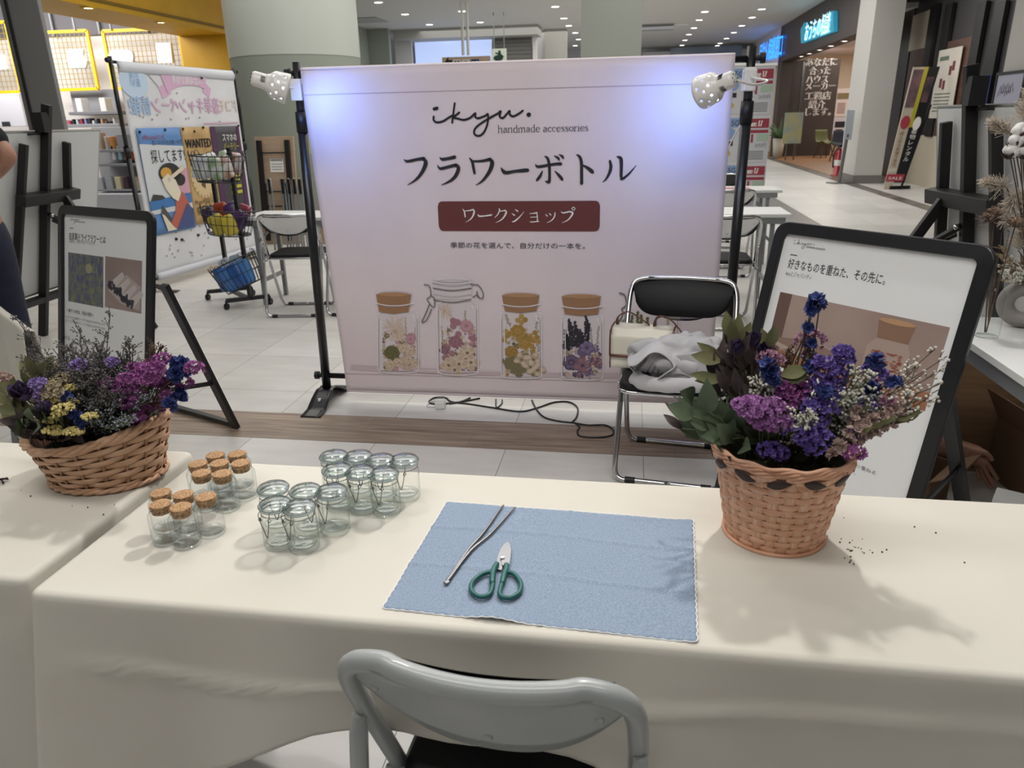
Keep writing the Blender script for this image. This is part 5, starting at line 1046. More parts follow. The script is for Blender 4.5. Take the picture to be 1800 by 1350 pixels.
# ------------------------------------------------------------------ bag and clothing on the chrome chair
bagw = mat('cream_leather', 'dcd8ca', .45, bump=.1, bscale=120); bagb = mat('brown_leather', '5a3526', .5, col2='6b4130', scale=20)
t = empty('shoulder_bag', (.065, 2.80, .457), R(-10), 'cream leather shoulder bag with brown trim and strap on the chrome chair', 'bag')
b = MB()
def bagp(i, j, y): x = -.17+.34*i; return Vector((x, y-.03*j, .17*j))
pr_ = [(-.075, 0), (-.08, .02), (-.075, .15), (-.05, .175), (.02, .18), (.05, .17), (.06, .02), (.055, 0)]
b.prism(pr_[::-1], lambda u, v, w: Vector((w, u-v*.0, v)), -.17, .17); b.build('body', bagw, t, bevel=.008)
b = MB(); fl = [(-.083, .06), (-.085, .15), (-.056, .181), (.02, .187), (.05, .178)]
b.grid(lambda i, j: Vector((-.172+.344*i, *[interp(j, [(k/4, q[m_]) for k, q in enumerate(fl)]) for m_ in (0, 1)])), 8, 16); b.build('flap', bagw, t, solid=.003)
b = MB()
for x in (-.174, .174): b.tube([Vector((x, q[0], q[1])) for q in bez([(q[0], q[1], 0) for q in fl], 4)], .005, 6)
b.tube([Vector((-.172+.344*k/8, -.0845, .06)) for k in range(9)], .0065, 6); b.tube([Vector((-.1725, q[0], q[1])) for q in pr_], .004, 6); b.build('brown_trim', bagb, t)
b = MB()
for pts in ([(-.15, .0, .18), (-.145, -.03, .225), (-.09, -.02, .25), (-.02, .0, .215), (.03, .0, .19)], [(.06, .0, .18), (.07, -.02, .225), (.13, -.02, .235), (.2, -.03, .19), (.24, -.04, .14)], [(.05, .02, .18), (.08, -.01, .235), (.15, -.02, .225), (.22, -.03, .17)]):
    b.tube(bez(pts, 6), .011, 8, flat=.25)
b.build('strap', bagb, t); t.scale = (.68, .85, .86)
cl = mat('grey_cotton', 'b1b0b3', .9, col2='a5a4a8', scale=8, bump=.12, bscale=90, sheen=.2)
t = empty('folded_jacket', (.19, 2.66, .457), R(-7), 'crumpled light grey jacket heaped on the seat of the chrome chair', 'clothing')
b = MB()
def crump(p):
    q = Vector(p); f = 1+.24*noise.noise(q*9)+.2*abs(noise.noise(q*19+Vector((3, 1, 7))))*2+.1*abs(noise.noise(q*38))
    q = q*f; q.z = max(q.z, -.062); return q
b.ball((.03, .03, .062), .17, 72, 40, (1.05, .72, .52), crump); b.build('body', cl, t)
b = MB(); c0 = Vector((-.085, -.10, .075))
def collar(i, j):
    a = 6.283*i; rr = .066+.012*math.sin(2*a+.5)+.02*j; return c0+Vector((math.cos(a)*rr*1.05, -.03*(1-j)*1.0+.02*math.sin(a*2), math.sin(a)*rr*.72-.012*math.sin(3*a)))+Vector((.0, .075*j*j, .0))
b.grid(collar, 40, 6)
for k in range(6): b.tube(bez([c0+Vector((-.05+.02*k, .03, -.035)), c0+Vector((-.02+.015*k, .015, .0+.01*math.sin(k))), c0+Vector((.0+.012*k, .03, .045-.006*k))], 5), .008, 7)
b.build('collar', cl, t, solid=.004, sub=1)
b = MB(); b.grid(lambda i, j: Vector((-.02+.24*i, -.115+.04*j+.012*math.sin(i*9+j*2), .045+.075*j+.012*math.sin(i*7+j*5)-.05*i*(1-j))), 24, 10); b.build('lapel', cl, t, solid=.005, sub=1)
b = MB(); b.tube(bez([(-.15, -.08, .02), (-.1, -.13, .015), (0, -.145, .02), (.1, -.14, .03), (.2, -.1, .04), (.22, 0, .05)], 6), [.03, .032, .03, .028, .032, .034]*4+[.033]*7, 10, flat=.7); b.build('sleeve', cl, t, sub=1)
# ------------------------------------------------------------------ A-frame poster stands
film = glassmat('poster_film', 'ffffff', 'e0e4e4', .06, 1.35)
def poster_stand(foot, psi, lean, L, Wd, label, rear, inset=-.012):
    u = Vector((math.cos(psi), -math.sin(psi), 0)); bk = Vector((math.sin(psi), math.cos(psi), 0)); v = bk*math.sin(lean)+Vector((0, 0, math.cos(lean)))
    F = Vector(foot); t = empty('poster_stand', F, 0, label, 'poster stand', 'black A-frame poster stands'); WPl = Plane(F, u, v); Q = Plane((0, 0, 0), u, v)
    b0 = .11; ol = rrect(0, b0, Wd, L, .05, 6); il = rrect(.042, b0+.042, Wd-.042, L-.042, .018, 6); n = len(ol); b = MB()
    for ring, d in ((ol, .0), (ol, .018), (il, .022), (il, .0)): b.v += [tuple(Q.p(x, y, d)) for x, y in ring]
    for k in range(4):
        for i in range(n): b.f.append((k*n+i, k*n+(i+1) % n, ((k+1) % 4)*n+(i+1) % n, ((k+1) % 4)*n+i)); b.sm.append(False)
    b.build('frame', black, t, bevel=.004)
    b = MB(); Q.slab(b, .03, b0+.03, Wd-.03, L-.03, .001, .008); po = b.build('poster', paper, t)
    for s in (.02, Wd-.02):
        b = MB(); b.beam(Q.p(s, 0, .002), Q.p(s, b0+.02, .002), .035, .024, u); b.build('front_foot', black, t)
    b = MB(); b.beam(Q.p(.02, .03, .004), Q.p(Wd-.02, .03, .004), .02, .02); b.build('front_bar', black, t)
    for s in (.0, Wd):
        so = s+(inset if s == 0 else -inset); top = Q.p(so, .72*L, -.028); ft = u*so+bk*rear; ft.z = .005
        b = MB(); b.beam(top, ft, .022, .044, u); leg = b.build('rear_leg', black, t)
        b = MB(); b.ball(top+(ft-top)*.06+u*(.012 if s else -.012), .006, 8, 5); b.build('bolt', chrome, leg)
        b = MB(); b.beam(Q.p(s, .29*L, -.012), top+(ft-top)*.66, .02, .008, u); b.build('folding_stay', black, t)
    b = MB(); a_, c_ = u*inset+bk*rear+Vector((0, 0, .02)), u*(Wd-inset)+bk*rear+Vector((0, 0, .02)); b.beam(a_, c_, .028, .02); b.build('rear_bar', black, t)
    b = MB(); Q.rect(b, .04, b0+.04, Wd-.04, L-.04, .0125); b.build('clear_cover', film, t)
    return t, WPl, Q, po
tR_, PW, PQ, po = poster_stand((.343, 2.564, 0), .843, .221, 1.052, .722, 'large black A-frame poster stand tilted beside the round flower basket', .6, .1)
w = .0095; E6 = lambda x, y: PW.at(1360+x/4.355, 390+y/4.355)
def lg(mb, Q, x, y, wid, sh=0):
    k = wid/(964-258); fn = lambda a, b: (x+(a-258)*k, y-(b-188)*k)
    for P in logo(mb, fn, 5.2*k): Q.ribbon(mb, P, w)
b = MB(); a0, z0 = E6(168, 160); a1, _ = E6(325, 180); lg(b, PQ, a0, z0, a1-a0)
a, z = E6(262, 200); a1, _ = E6(405, 217); PQ.text(b, 'handmade accessories', a, z, .012, w, width=a1-a)
a, z = E6(140, 252); a1, _ = E6(192, 258); PQ.slab(b, a, z-.0012, a1, z+.0012, .0085, w)
a, z = E6(118, 345); a1, _ = E6(860, 480); zz0 = (z+E6(860, 483)[1])/2; PQ.text(b, '好きなものを重ねた、その先に。', a, zz0, .036, w, width=a1-a); b.build('lettering', ink, po)
b = MB(); a, z = E6(104, 398); a1, _ = E6(302, 428); PQ.text(b, 'ikyuとジャパンディ', a, z-.004, .018, w, width=a1-a)
a, z = PW.at(1500, 818); PQ.text(b, '心が動いたものを、一つずつ重ねる', a-.2, z, .014, w, width=.28); PQ.text(b, '自分だけの景色になります。', a-.2, z-.024, .014, w, width=.22); b.build('small_lettering', inkgrey, po)
aL, zT = E6(66, 527); aR, zT2 = E6(1357, 822); _, zB = PW.at(1625, 722); zT = (zT+zT2)/2
pw = aR-aL; ph = zT-zB
b = MB(); PQ.slab(b, aL, zB, aR, zT, .0082, .0088); pic = b.build('printed_photo', mat('photo_mauve', '957f77', .6, col2='a8938a', scale=3), po)
def ppoly(nm, c, pts, ww): mb = MB(); mb.poly([PQ.p(aL+pw*x, zB+ph*y, ww) for x, y in pts]); return mb.build(nm, mat('photo_'+c, c, .6), pic)
ppoly('printed_pillar', '6a4f47', [(0, .2), (.085, .2), (.085, 1), (0, 1)], .0090)
ppoly('printed_table', '9c6a4e', [(0, 0), (1, 0), (1, .22), (.55, .17), (0, .24)], .0090)
mb = MB(); PQ.disc(mb, aL+pw*.27, zB+ph*.33, pw*.24, ph*.11, .0092, 30); mb.build('printed_bowl', mat('photo_bowl', 'b09c90', .6), pic)
mb = MB(); PQ.disc(mb, aL+pw*.25, zB+ph*.36, pw*.2, ph*.07, .0094, 30); mb.build('printed_bowl_inside', mat('photo_bowl2', '8a7064', .6), pic)
ppoly('printed_jar', 'ab968c', [(.62, .12), (.84, .12), (.85, .6), (.82, .72), (.66, .72), (.61, .58)], .0092); ppoly('printed_cork', '8a6a55', [(.655, .70), (.825, .70), (.84, .93), (.64, .93)], .0095)
mb = MB(); PQ.disc(mb, aL+pw*.74, zB+ph*.93, pw*.1, ph*.035, .0097, 20); mb.build('printed_cork_top', mat('print_cork', 'a87850'), pic)
random.seed(8); mb = MB()
for k in range(120): PQ.disc(mb, aL+pw*U(.64, .82), zB+ph*U(.14, .55), pw*.012, ph*.012, .0097, 6)
mb.build('printed_flowers', mat('photo_coral', '9c5f4f', .6), pic)
tL_, PW2, PQ2, po2 = poster_stand((-2.709, 2.922, 0), .401, .219, 1.073, .736, 'black A-frame poster stand behind the oval flower basket', .43)
E5 = lambda x, y: PW2.at(x/3.971, 340+y/3.971)
b = MB(); a0, z0 = E5(502, 182); a1, _ = E5(570, 190); lg(b, PQ2, a0, z0, a1-a0); a, z = E5(545, 202); a1, _ = E5(608, 205); PQ2.text(b, 'handmade accessories', a, z, .012, w, width=a1-a)
a, z = E5(500, 242); PQ2.slab(b, a, z-.0012, a+.03, z+.0012, .0085, w); a, z = E5(498, 312); a1, _ = E5(752, 320); PQ2.text(b, '自家製ドライフラワーとは', a, z-.004, .036, w, width=a1-a)
a, z = E5(480, 806); a1, _ = E5(668, 832); PQ2.text(b, '一輪ずつの色は、作品の個性へ', a, z-.012, .02, w, width=a1-a)
a, z = E5(455, 1012); PQ2.text(b, '育てる', a, z, .02, w); a, z = E5(625, 1050); PQ2.text(b, '乾燥させて仕上げる', a, z, .02, w, width=.1); b.build('lettering', ink, po2)
b = MB(); a, z = E5(498, 335); a1, _ = E5(675, 340); PQ2.text(b, 'お花から、手作りするアトリエです', a, z-.004, .018, w, width=a1-a)
for y in (862, 890): a, z = E5(470, y-10); a1, _ = E5(748, y+25); PQ2.text(b, '土づくりから収穫まで、すべて自分たちの手で行います', a, z-.008, .012, w, width=a1-a)
b.build('small_lettering', inkgrey, po2)
def photo(q0, q1, q2, nm, m): a0, z0 = E5(*q0); a1, z1 = E5(*q1); _, z2 = E5(*q2); mb = MB(); zt = (z0+z1)/2; PQ2.slab(mb, a0, z2, a1, zt, .0082, .0088); return mb.build(nm, m, po2), a0, z2, a1, zt
fm_, a0, z0, a1, z1 = photo((490, 415), (735, 440), (473, 748), 'printed_field_photo', mat('photo_field', '4d5278', .7, col2='7c8160', scale=60, stretch=(1, 1, .4)))
mb = MB()
for k in range(260): x, y = U(a0, a1), z0+(z1-z0)*U(0, 1)**1.5; PQ2.ribbon(mb, [(x, y, .0007), (x+U(-.004, .004), min(z1, y+U(.008, .03)), .0004)], .0091, False)
mb.build('printed_stalks', mat('photo_stalk', '8a8a68', .7), fm_); mb = MB()
for k in range(200): PQ2.disc(mb, U(a0+.004, a1-.004), z0+(z1-z0)*(.03+.94*U(0, 1)**.6), .0035, .0035, .0093, 6)
mb.build('printed_blooms', mat('photo_bloom', '484a92', .7), fm_); mb = MB(); PQ2.disc(mb, (a0+a1)/2+.03, z1-(z1-z0)*.27, .028, .022, .0095, 16); mb.build('printed_net', mat('photo_net', '9a9a7c', .7), fm_)
fm_, a0, z0, a1, z1 = photo((748, 442), (1005, 468), (728, 788), 'printed_bouquet_photo', mat('photo_mauve2', '8d7a76', .7, col2='a18c86', scale=4))
mb = MB(); aw, az = a1-a0, z1-z0; mb.poly([PQ2.p(a0+aw*x, z0+az*y, .009) for x, y in ((.08, .35), (.45, .12), (.95, .05), (.98, .5), (.6, .7))]); mb.build('printed_tray', mat('photo_tray', 'b3a5a0', .7), fm_)
for k in range(4):
    mb = MB(); cx, cz = .22+.17*k, .5-.10*k; mb.poly([PQ2.p(a0+aw*(cx+x), z0+az*(cz+y), .0093) for x, y in ((-.1, -.02), (.08, -.1), (.32, .16), (.26, .24))]); mb.build('printed_wrap', mat('photo_wrap', 'c9bfbb', .7), fm_)
    mb = MB()
    for q in range(24): PQ2.disc(mb, a0+aw*(cx-.02+U(-.1, .08)), z0+az*(cz-.06+U(-.06, .07)), .009, .009, .0096, 7)
    mb.build('printed_bouquet', mat('photo_lavender', '4b4654', .7), fm_)
# ------------------------------------------------------------------ cords on the floor below the banner
Z7 = lambda x, y: W(680+x/3, 660+y/3, z=.004)
b = MB(); b.tube(bez([Z7(440, 118), Z7(380, 140), Z7(270, 150), Z7(222, 142), Z7(250, 118), Z7(310, 118), Z7(340, 138), Z7(430, 150), Z7(560, 170), Z7(700, 190), Z7(790, 172), Z7(880, 142), Z7(960, 140), Z7(1005, 170), Z7(1000, 220), Z7(975, 248)], 8), .0045, 8)
tag(b.build('extension_cord', blackp), 'black power cord looping from the white adaptor under the banner', 'cord', 'black power cords on the floor')
b = MB(); b.tube(bez([Z7(765, 130), Z7(790, 180), Z7(830, 220), Z7(900, 240), Z7(985, 250), Z7(1060, 262), Z7(1150, 262), Z7(1195, 290), Z7(1180, 318), Z7(1100, 328), Z7(1020, 320), Z7(1005, 295), Z7(1015, 270), Z7(990, 250)], 8), .0045, 8)
tag(b.build('extension_cord', blackp), 'black power cord curling onto the wood band beside the chair', 'cord', 'black power cords on the floor')
b = MB(); b.tube(bez([Z7(490, 120), Z7(430, 132), Z7(330, 150)], 8), .0045, 8); b.tube(bez([Z7(575, 125), Z7(578, 168), Z7(605, 150), Z7(608, 128)], 8), .0035, 8)
tag(b.build('extension_cord', blackp), 'short black cord ends hanging just below the banner hem', 'cord', 'black power cords on the floor')
p = Z7(283, 165); t = empty('power_adaptor', (p.x, p.y, 0), R(8), 'small white power adaptor on the floor below the banner', 'adaptor')
b = MB(); b.box((0, 0, .02), (.05, .06, .038)); b.build('body', white, t, bevel=.005); b = MB(); b.box((.0, .045, .03), (.035, .03, .02)); b.build('black_plug', blackp, t, bevel=.003); b = MB(); b.tube(bez([(-.02, 0, .004), (-.07, .01, .004), (-.06, .07, .004), (0, .1, .004)], 6), .003, 6); b.build('white_cable', white, t)
# ------------------------------------------------------------------ campaign banner at the left
CP = Plane((-4.18, 5.88, 0), (.103, .995, 0), (0, 0, 1), lambda a, b: .003*math.sin(a*13)+.003*math.sin(b*2.2))
def cq(x, y): return CP.at(220+x/5.19, 100+y/5.19)
CO = Vector((-4.18, 5.88, 0)); t = empty('banner_stand', CO, 0, 'black telescopic stand holding the white campaign banner', 'stand'); CW = 1.67
for s in (0, CW):
    p = CP.u*s; b = MB(); b.tube([p, p+Vector((0, 0, 1.2))], .022, 12); b.build('lower_pole', black, t); b = MB(); b.tube([p+Vector((0, 0, 1.15)), p+Vector((0, 0, 1.92))], .017, 12); b.build('upper_pole', black, t)
    b = MB(); b.tube([p+Vector((0, 0, 1.14)), p+Vector((0, 0, 1.22))], .026, 12); b.ball(p+Vector((0, 0, 1.89))-CP.u*(.03 if s == 0 else -.03), .022, 8, 6); b.build('clamp_collar', blackp, t)
    b = MB(); b.grid(lambda i, j: p+CP.n*(.5*(j-.5))+CP.u*((i-.5)*.07)+Vector((0, 0, .01+.05*math.exp(-((j-.5)/.18)**2))), 3, 16); b.build('foot', black, t, solid=.006)
for z in (1.88, .1): b = MB(); b.tube([CP.u*0+Vector((0, 0, z)), CP.u*CW+Vector((0, 0, z))], .013, 10); b.build('crossbar', black, t)
t = empty('campaign_banner', CO, 0, 'white banner at the left with see-through mirrored lettering and three pinned posters', 'banner'); Q = Plane((0, 0, 0), CP.u, CP.v, CP.wave)
b = MB(); b.grid(lambda i, j: Q.p(.05+1.57*i, .1+1.78*j, .012), 40, 20); b.build('sheet', mat('white_banner', 'd9dadd', .7, col2='cfd0d4', scale=3), t, solid=.001)
b = MB(); b.grid(lambda i, j: Q.p(.05+1.57*i, 1.80+.09*j, .014+.02*math.sin(math.pi*j)), 30, 5); b.build('pole_pocket', mat('white_banner2', 'c9cbd2', .5), t, solid=.001); b = MB(); b.grid(lambda i, j: Q.p(.05+1.57*i, .08+.07*j, .014+.02*math.sin(math.pi*j)), 30, 5); b.build('pole_pocket', mat('white_banner2', 'c9cbd2', .5), t, solid=.001)
pk, bu, tn = mat('faded_pink', 'cfa9c4', .8), mat('faded_blue', '9db7d8', .8), mat('faded_tan', 'd6c3b4', .8)
def mtext(m, body, x0, x1, y, size, nm='mirrored_lettering'):
    b = MB(); a0, z = cq(x0, y); a1, z2 = cq(x1, y)
    for d in (0, size*.05): CPQ = Q.text(b, body, a0+d, (z+z2)/2, size, .02, width=a1-a0, mirror=True)
    b.build(nm, m, t)
mtext(bu, '情報!', 25, 228, 515, .16); mtext(pk, '豪華キャンペーン', 240, 850, 505, .16); mtext(tn, 'ドコモ', 852, 1000, 495, .14)
b = MB(); a, z = cq(65, 225); Q.disc(b, a, z, .17, .13, .018, 24); b.build('faded_bubble', mat('faded_bubble', 'bccfe4', .8), t); mtext(bu, '早い者', 20, 110, 195, .07); mtext(bu, '勝ち!', 35, 125, 265, .07)
b = MB()
P = [cq(x, y) for x, y in ((340, 250), (440, 195), (540, 180), (640, 190), (720, 225))]; Pb = [(*q, .075) for q in P]; Q.ribbon(b, [tuple(v) for v in bez(Pb, 5)], .018, False)
for x0, y0, x1, y1 in ((310, 330, 385, 285), (700, 275, 765, 335)): Q.ribbon(b, [(*cq(x0, y0), .05), (*cq(x1, y1), .05)], .016, False)
b.build('faded_ribbon', pk, t); mtext(mat('ribbon_white', 'e4dde4', .8), '本会場限定特典', 415, 685, 245, .075)
b = MB()
for x, y in ((320, 160), (430, 140), (770, 190), (800, 185), (460, 330), (120, 540), (150, 550), (235, 570), (400, 570), (545, 565), (570, 560), (665, 555), (850, 590), (280, 530)): a, z = cq(x, y); Q.disc(b, a, z, .012, .008, .018, 6)
Q.ribbon(b, [(*cq(170, 125), .004), (*cq(220, 190), .004), (*cq(285, 270), .004)], .018)
for k in range(30): Q.disc(b, U(.15, 1.5), U(.2, .55), .011, .008, .018, 6)
b.build('confetti_print', mat('confetti', '8d8f99', .8), t)
b = MB()
for x0, x1, y0, y1 in ((700, 1015, 610, 600),): a, z = cq(x0, y0); a1, z1 = cq(x1, y1); Q.ribbon(b, [(a, z, .005), (a1, z1, .005)], .019)
for k in range(3): Q.slab(b, .08+.5*k, .66, .53+.5*k, .668, .018, .02)
b.build('pink_rule', mat('pink_rule', 'c79cb4', .8), t)
# the pinned posters: things of their own
def poster(nm, a0, a1, b0, b1, m, label): o = empty(nm, CP.p(a0, b0, .0)-Vector((0, 0, 0)), 0, label, 'poster'); q = Plane((0, 0, 0), CP.u, CP.v, lambda a, b: .0245); b = MB(); b.grid(lambda i, j: q.p((a1-a0)*i, (b1-b0)*j), 12, 12); b.build('sheet', m, o, solid=.001); return o, q, a1-a0, b1-b0
zt = (cq(65, 650)[1]+cq(1000, 632)[1])/2; zbm = CP.at(280, 412)[1]; e1, e2, e3 = cq(470, 640)[0], cq(740, 640)[0], cq(1010, 640)[0]; e0 = cq(70, 650)[0]
o, q, w_, h_ = poster('woodblock_style_poster', e0, e1, zbm, zt, mat('poster_sky', '5b86bd', .6), 'poster with a kimono lady drawing and black brush lettering, leftmost on the campaign banner')
def pp(o, q, w_, h_, nm, c, pts, lv=1): b = MB(); b.poly([q.p(w_*x, h_*y, .002+.002*lv) for x, y in pts]); return b.build(nm, mat('pc_'+c, c, .7), o)
def el(cx, cy, rx, ry, n=18): return [(cx+rx*math.cos(6.283*k/n), cy+ry*math.sin(6.283*k/n)) for k in range(n)]
pp(o, q, w_, h_, 'printed_mist', 'c9cdd0', [(0, .2), (1, .2), (1, .82), (0, .86)]); pp(o, q, w_, h_, 'printed_sea', '3f74ad', [(0, .24), (1, .26), (1, .36), (0, .33)], 2); pp(o, q, w_, h_, 'printed_pines', '3c3a3a', [(.02, .33), (.1, .39), (.3, .37), (.36, .345), (.3, .33)], 3); pp(o, q, w_, h_, 'printed_blossom', 'c49aa8', [(.62, .38), (1, .35), (1, .6), (.8, .62), (.65, .5)], 2)
pp(o, q, w_, h_, 'printed_robe', 'b2604f', [(.3, .02), (.9, .02), (.95, .2), (.82, .36), (.7, .40), (.6, .34), (.55, .2), (.4, .1)], 4); pp(o, q, w_, h_, 'printed_sash', '44507e', [(.5, .02), (.95, .02), (.97, .2), (.85, .26)], 5); pp(o, q, w_, h_, 'printed_sleeve', '4a4d4a', [(.2, .2), (.26, .28), (.42, .14), (.36, .1)], 5); pp(o, q, w_, h_, 'printed_hand', 'd6cdb4', [(.28, .02), (.2, .2), (.26, .18), (.42, .06), (.5, .02)], 6)
pp(o, q, w_, h_, 'printed_hair', '2c2a2b', el(.56, .57, .26, .1), 4); pp(o, q, w_, h_, 'printed_comb', 'c9993f', el(.47, .575, .13, .055), 5); pp(o, q, w_, h_, 'printed_face', 'dcd3bd', [(.34, .52), (.5, .57), (.66, .5), (.74, .37), (.64, .29), (.52, .33), (.4, .42)], 6); pp(o, q, w_, h_, 'printed_bun', '2c2a2b', el(.78, .5, .13, .06), 4)
b = MB()
for k in range(3): q.ribbon(b, [(w_*.5, h_*(.5+.012*k), .006), (w_*.9, h_*(.6+.014*k), .006)], .016)
b.build('printed_hairpins', mat('pc_pin', 'd8cdb8', .7), o)
b = MB(); q.text(b, '探してます!', w_*.2, h_*.685, h_*.14, .008, width=w_*.8); q.text(b, '古いスマホをお使いの方', w_*.28, h_*.845, h_*.05, .008, width=w_*.7); b.build('lettering', ink, o); b = MB(); q.text(b, 'iPhone11と', w_*.1, h_*.895, h_*.06, .008, width=w_*.5); b.build('red_lettering', mat('pc_red', '9c4a54', .7), o)
o, q, w_, h_ = poster('wanted_poster', e1+.01, e2, zbm+.02, zt, mat('parchment', 'bd9c6a', .7, col2='a98a5a', scale=6), 'brown parchment WANTED poster in the middle of the campaign banner')
pp(o, q, w_, h_, 'printed_glow', 'cdb58a', el(.5, .5, .42, .24), 1); pp(o, q, w_, h_, 'printed_phone', '55463d', [(.4, .4), (.52, .36), (.66, .62), (.52, .66)], 2); b = MB(); q.text(b, 'WANTED', w_*.06, h_*.79, h_*.13, .006, width=w_*.9)
for d in (.004, .008): q.text(b, 'WANTED', w_*.06+d, h_*.79, h_*.13, .006, width=w_*.9)
q.text(b, 'iPhone14や古いスマホ', w_*.08, h_*.21, h_*.06, .006, width=w_*.88); q.text(b, '探してます!!', w_*.1, h_*.10, h_*.10, .006, width=w_*.86)
for k in range(22): a = 6.283*k/22; q.ribbon(b, [(w_*(.5+.36*math.cos(a)), h_*(.5+.21*math.sin(a)), .004), (w_*(.5+.42*math.cos(a)), h_*(.5+.245*math.sin(a)), .001)], .006, False)
b.build('lettering', ink, o)
o, q, w_, h_ = poster('dark_poster', e2+.01, e3, zbm+.1, zt, mat('poster_charcoal', '403c44', .6), 'dark purple-grey poster with white and yellow lettering, rightmost on the campaign banner')
pp(o, q, w_, h_, 'printed_stripe', '4c2c4a', [(0, 0), (.2, 0), (.16, 1), (-.0, 1)]); pp(o, q, w_, h_, 'printed_stripe', '4c2c4a', [(.85, 0), (1, 0), (1, 1), (.9, 1)]); b = MB(); q.text(b, 'スマホの', w_*.36, h_*.83, h_*.1, .006, width=w_*.5); b.build('white_lettering', whiteink, o)
b = MB(); q.text(b, 'バッテリー', w_*.36, h_*.72, h_*.1, .006, width=w_*.55); q.text(b, '交換', w_*.36, h_*.6, h_*.1, .006, width=w_*.35)
for k in range(4): q.slab(b, w_*.42, h_*(.18+.07*k), w_*.8, h_*(.22+.07*k), .004, .006)
b.build('yellow_lettering', mat('pc_yellow', 'b9b23a', .7), o)
CPW = CP
b = MB()
for x, y in ((100, 685), (335, 665), (497, 658), (683, 645), (1005, 628), (605, 680), (670, 195)): a, z = cq(x, y); b.ball(CP.p(a, z, .034), .012, 8, 5)
for x, y in ((652, 600), (725, 610), (937, 548), (1075, 483)): a, z = CP.at(220+x/7.5, 340+y/7.5); b.ball(CP.p(a, z, .02), .014, 8, 5)
tag(b.build('push_pins', blackp), 'black pins holding the posters on the campaign banner', 'pins', kind='stuff')
# ------------------------------------------------------------------ wire basket rack on casters
RK = Vector((-3.08, 5.52, 0)); t = empty('basket_rack', RK, 0, 'black three-tier wire basket rack on casters beside the campaign banner', 'rack'); P0 = lambda x, y, z: pzf(x, y, z)-RK
def pzf(x, y, z): return W(x, y, z=z)
f1a, f1b, f2a, f2b = P0(364, 513, .07), P0(443, 505, .07), P0(397, 529, .07), P0(474, 520, .07)
for a, c in ((f1a, f1b), (f2a, f2b)): b = MB(); b.beam(a, c, .03, .03); b.build('foot_bar', black, t)
b = MB(); b.beam((f1a+f1b)/2, (f2a+f2b)/2, .03, .03); b.build('link_bar', black, t)
for p in (f1a, f1b, f2a, f2b):
    b = MB(); b.cyl(p+Vector((-.012, 0, -.045)), p+Vector((.012, 0, -.045)), .025, seg=14); b.cyl(p+Vector((0, 0, -.03)), p, .008, seg=8); b.build('caster', blackp, t)
pc = (f2a+f2b)/2+Vector((.02, 0, 0)); pr2 = (f1a+f1b)/2+Vector((.0, 0, 0))
for p, h in ((pc, 1.15), (pr2, 1.05)): b = MB(); b.beam(p, p+Vector((0, 0, h)), .028, .028); b.build('post', black, t)
def wire_basket(c, rx, ry, h, tilt, nm):
    b = MB(); M3 = Matrix.Rotation(tilt, 3, 'Y'); T = lambda v: c+M3 @ Vector(v)
    for z, k, r in ((h, 1, .005), (h-.035, .985, .003), (h*.45, .9, .003), (0, .78, .004)): b.tube([T((rx*k*math.cos(a), ry*k*math.sin(a), z)) for a in [6.283*i/36 for i in range(36)]], r, 6, closed=True)
    for i in range(26): a = 6.283*i/26; b.tube([T((rx*math.cos(a), ry*math.sin(a), h+.012)), T((rx*.9*math.cos(a), ry*.9*math.sin(a), h*.45)), T((rx*.78*math.cos(a), ry*.78*math.sin(a), 0)), T((rx*.3*math.cos(a), ry*.3*math.sin(a), 0))], .0025, 5)
    for i in range(9): a = 6.283*i/9; q = [T((rx*math.cos(a+d), ry*math.sin(a+d), h+e)) for d, e in ((-.1, 0), (-.07, .03), (.07, .03), (.1, 0))]; b.tube(bez(q, 4), .0025, 5)
    b.build(nm, black, t); return T
T1 = wire_basket(W(386, 319, Y=5.42)-RK, .21, .17, .19, .04, 'wire_basket'); T2 = wire_basket(W(404, 411, Y=5.42)-RK, .21, .17, .19, .08, 'wire_basket'); T3 = wire_basket(W(432, 503, Y=5.42)-RK, .2, .17, .21, .42*-1, 'wire_basket')
random.seed(21)
def pack(p, sz, col, rot, label, group, col2=None):
    b = MB(); sx, sy, sz_ = sz
    b.ball((0, 0, 0), 1, 14, 10, sz, lambda v: Vector((math.copysign(abs(v.x/sx)**.4*sx, v.x)*(1+.06*noise.noise(v*40)), v.y*(1+.3*noise.noise(v*30)), math.copysign(abs(v.z/sz_)**.4*sz_, v.z)*(1+.06*noise.noise(v*33)))))
    o = b.build('snack_pack', mat('pack_'+col, col, .25, spec=.7, col2=col2, scale=14), None); o.location = p; o.rotation_euler = rot; return tag(o, label, 'snack pack', group)
top = [((-.12, -.06, .1), 'b9bdc0', 'silver'), ((-.05, -.08, .11), 'a4aab0', 'silver grey'), ((.03, -.09, .1), '6f9a54', 'green'), ((.1, -.06, .11), 'b8714f', 'orange'), ((-.08, .06, .12), 'ced2d4', 'white'), ((.02, .07, .14), '8ab06a', 'pale green'), ((.11, .05, .13), '9c5b45', 'red-brown')]
NM = ['far left', 'left', 'centre', 'right', 'back left', 'back centre', 'back right']
for k, (p, c, w_) in enumerate(top): pack(RK+T1(p), (.055, .022, .085), c, (U(-.2, .2), U(-.3, .3), U(-.5, .5)), '%s snack pack at the %s of the top wire basket' % (w_, NM[k]), 'packs in the top basket', 'dfe2e2')
mid = [((-.12, -.05, .12), '4a2c5e', 'purple'), ((-.04, -.09, .08), 'b2a23a', 'yellow'), ((.05, -.09, .08), 'c0b03f', 'yellow'), ((.11, -.05, .12), '57316b', 'purple'), ((-.08, .05, .15), 'b0492f', 'orange-red'), ((.02, .05, .16), '4d2d66', 'violet'), ((.1, .05, .15), '8d3b4c', 'crimson')]
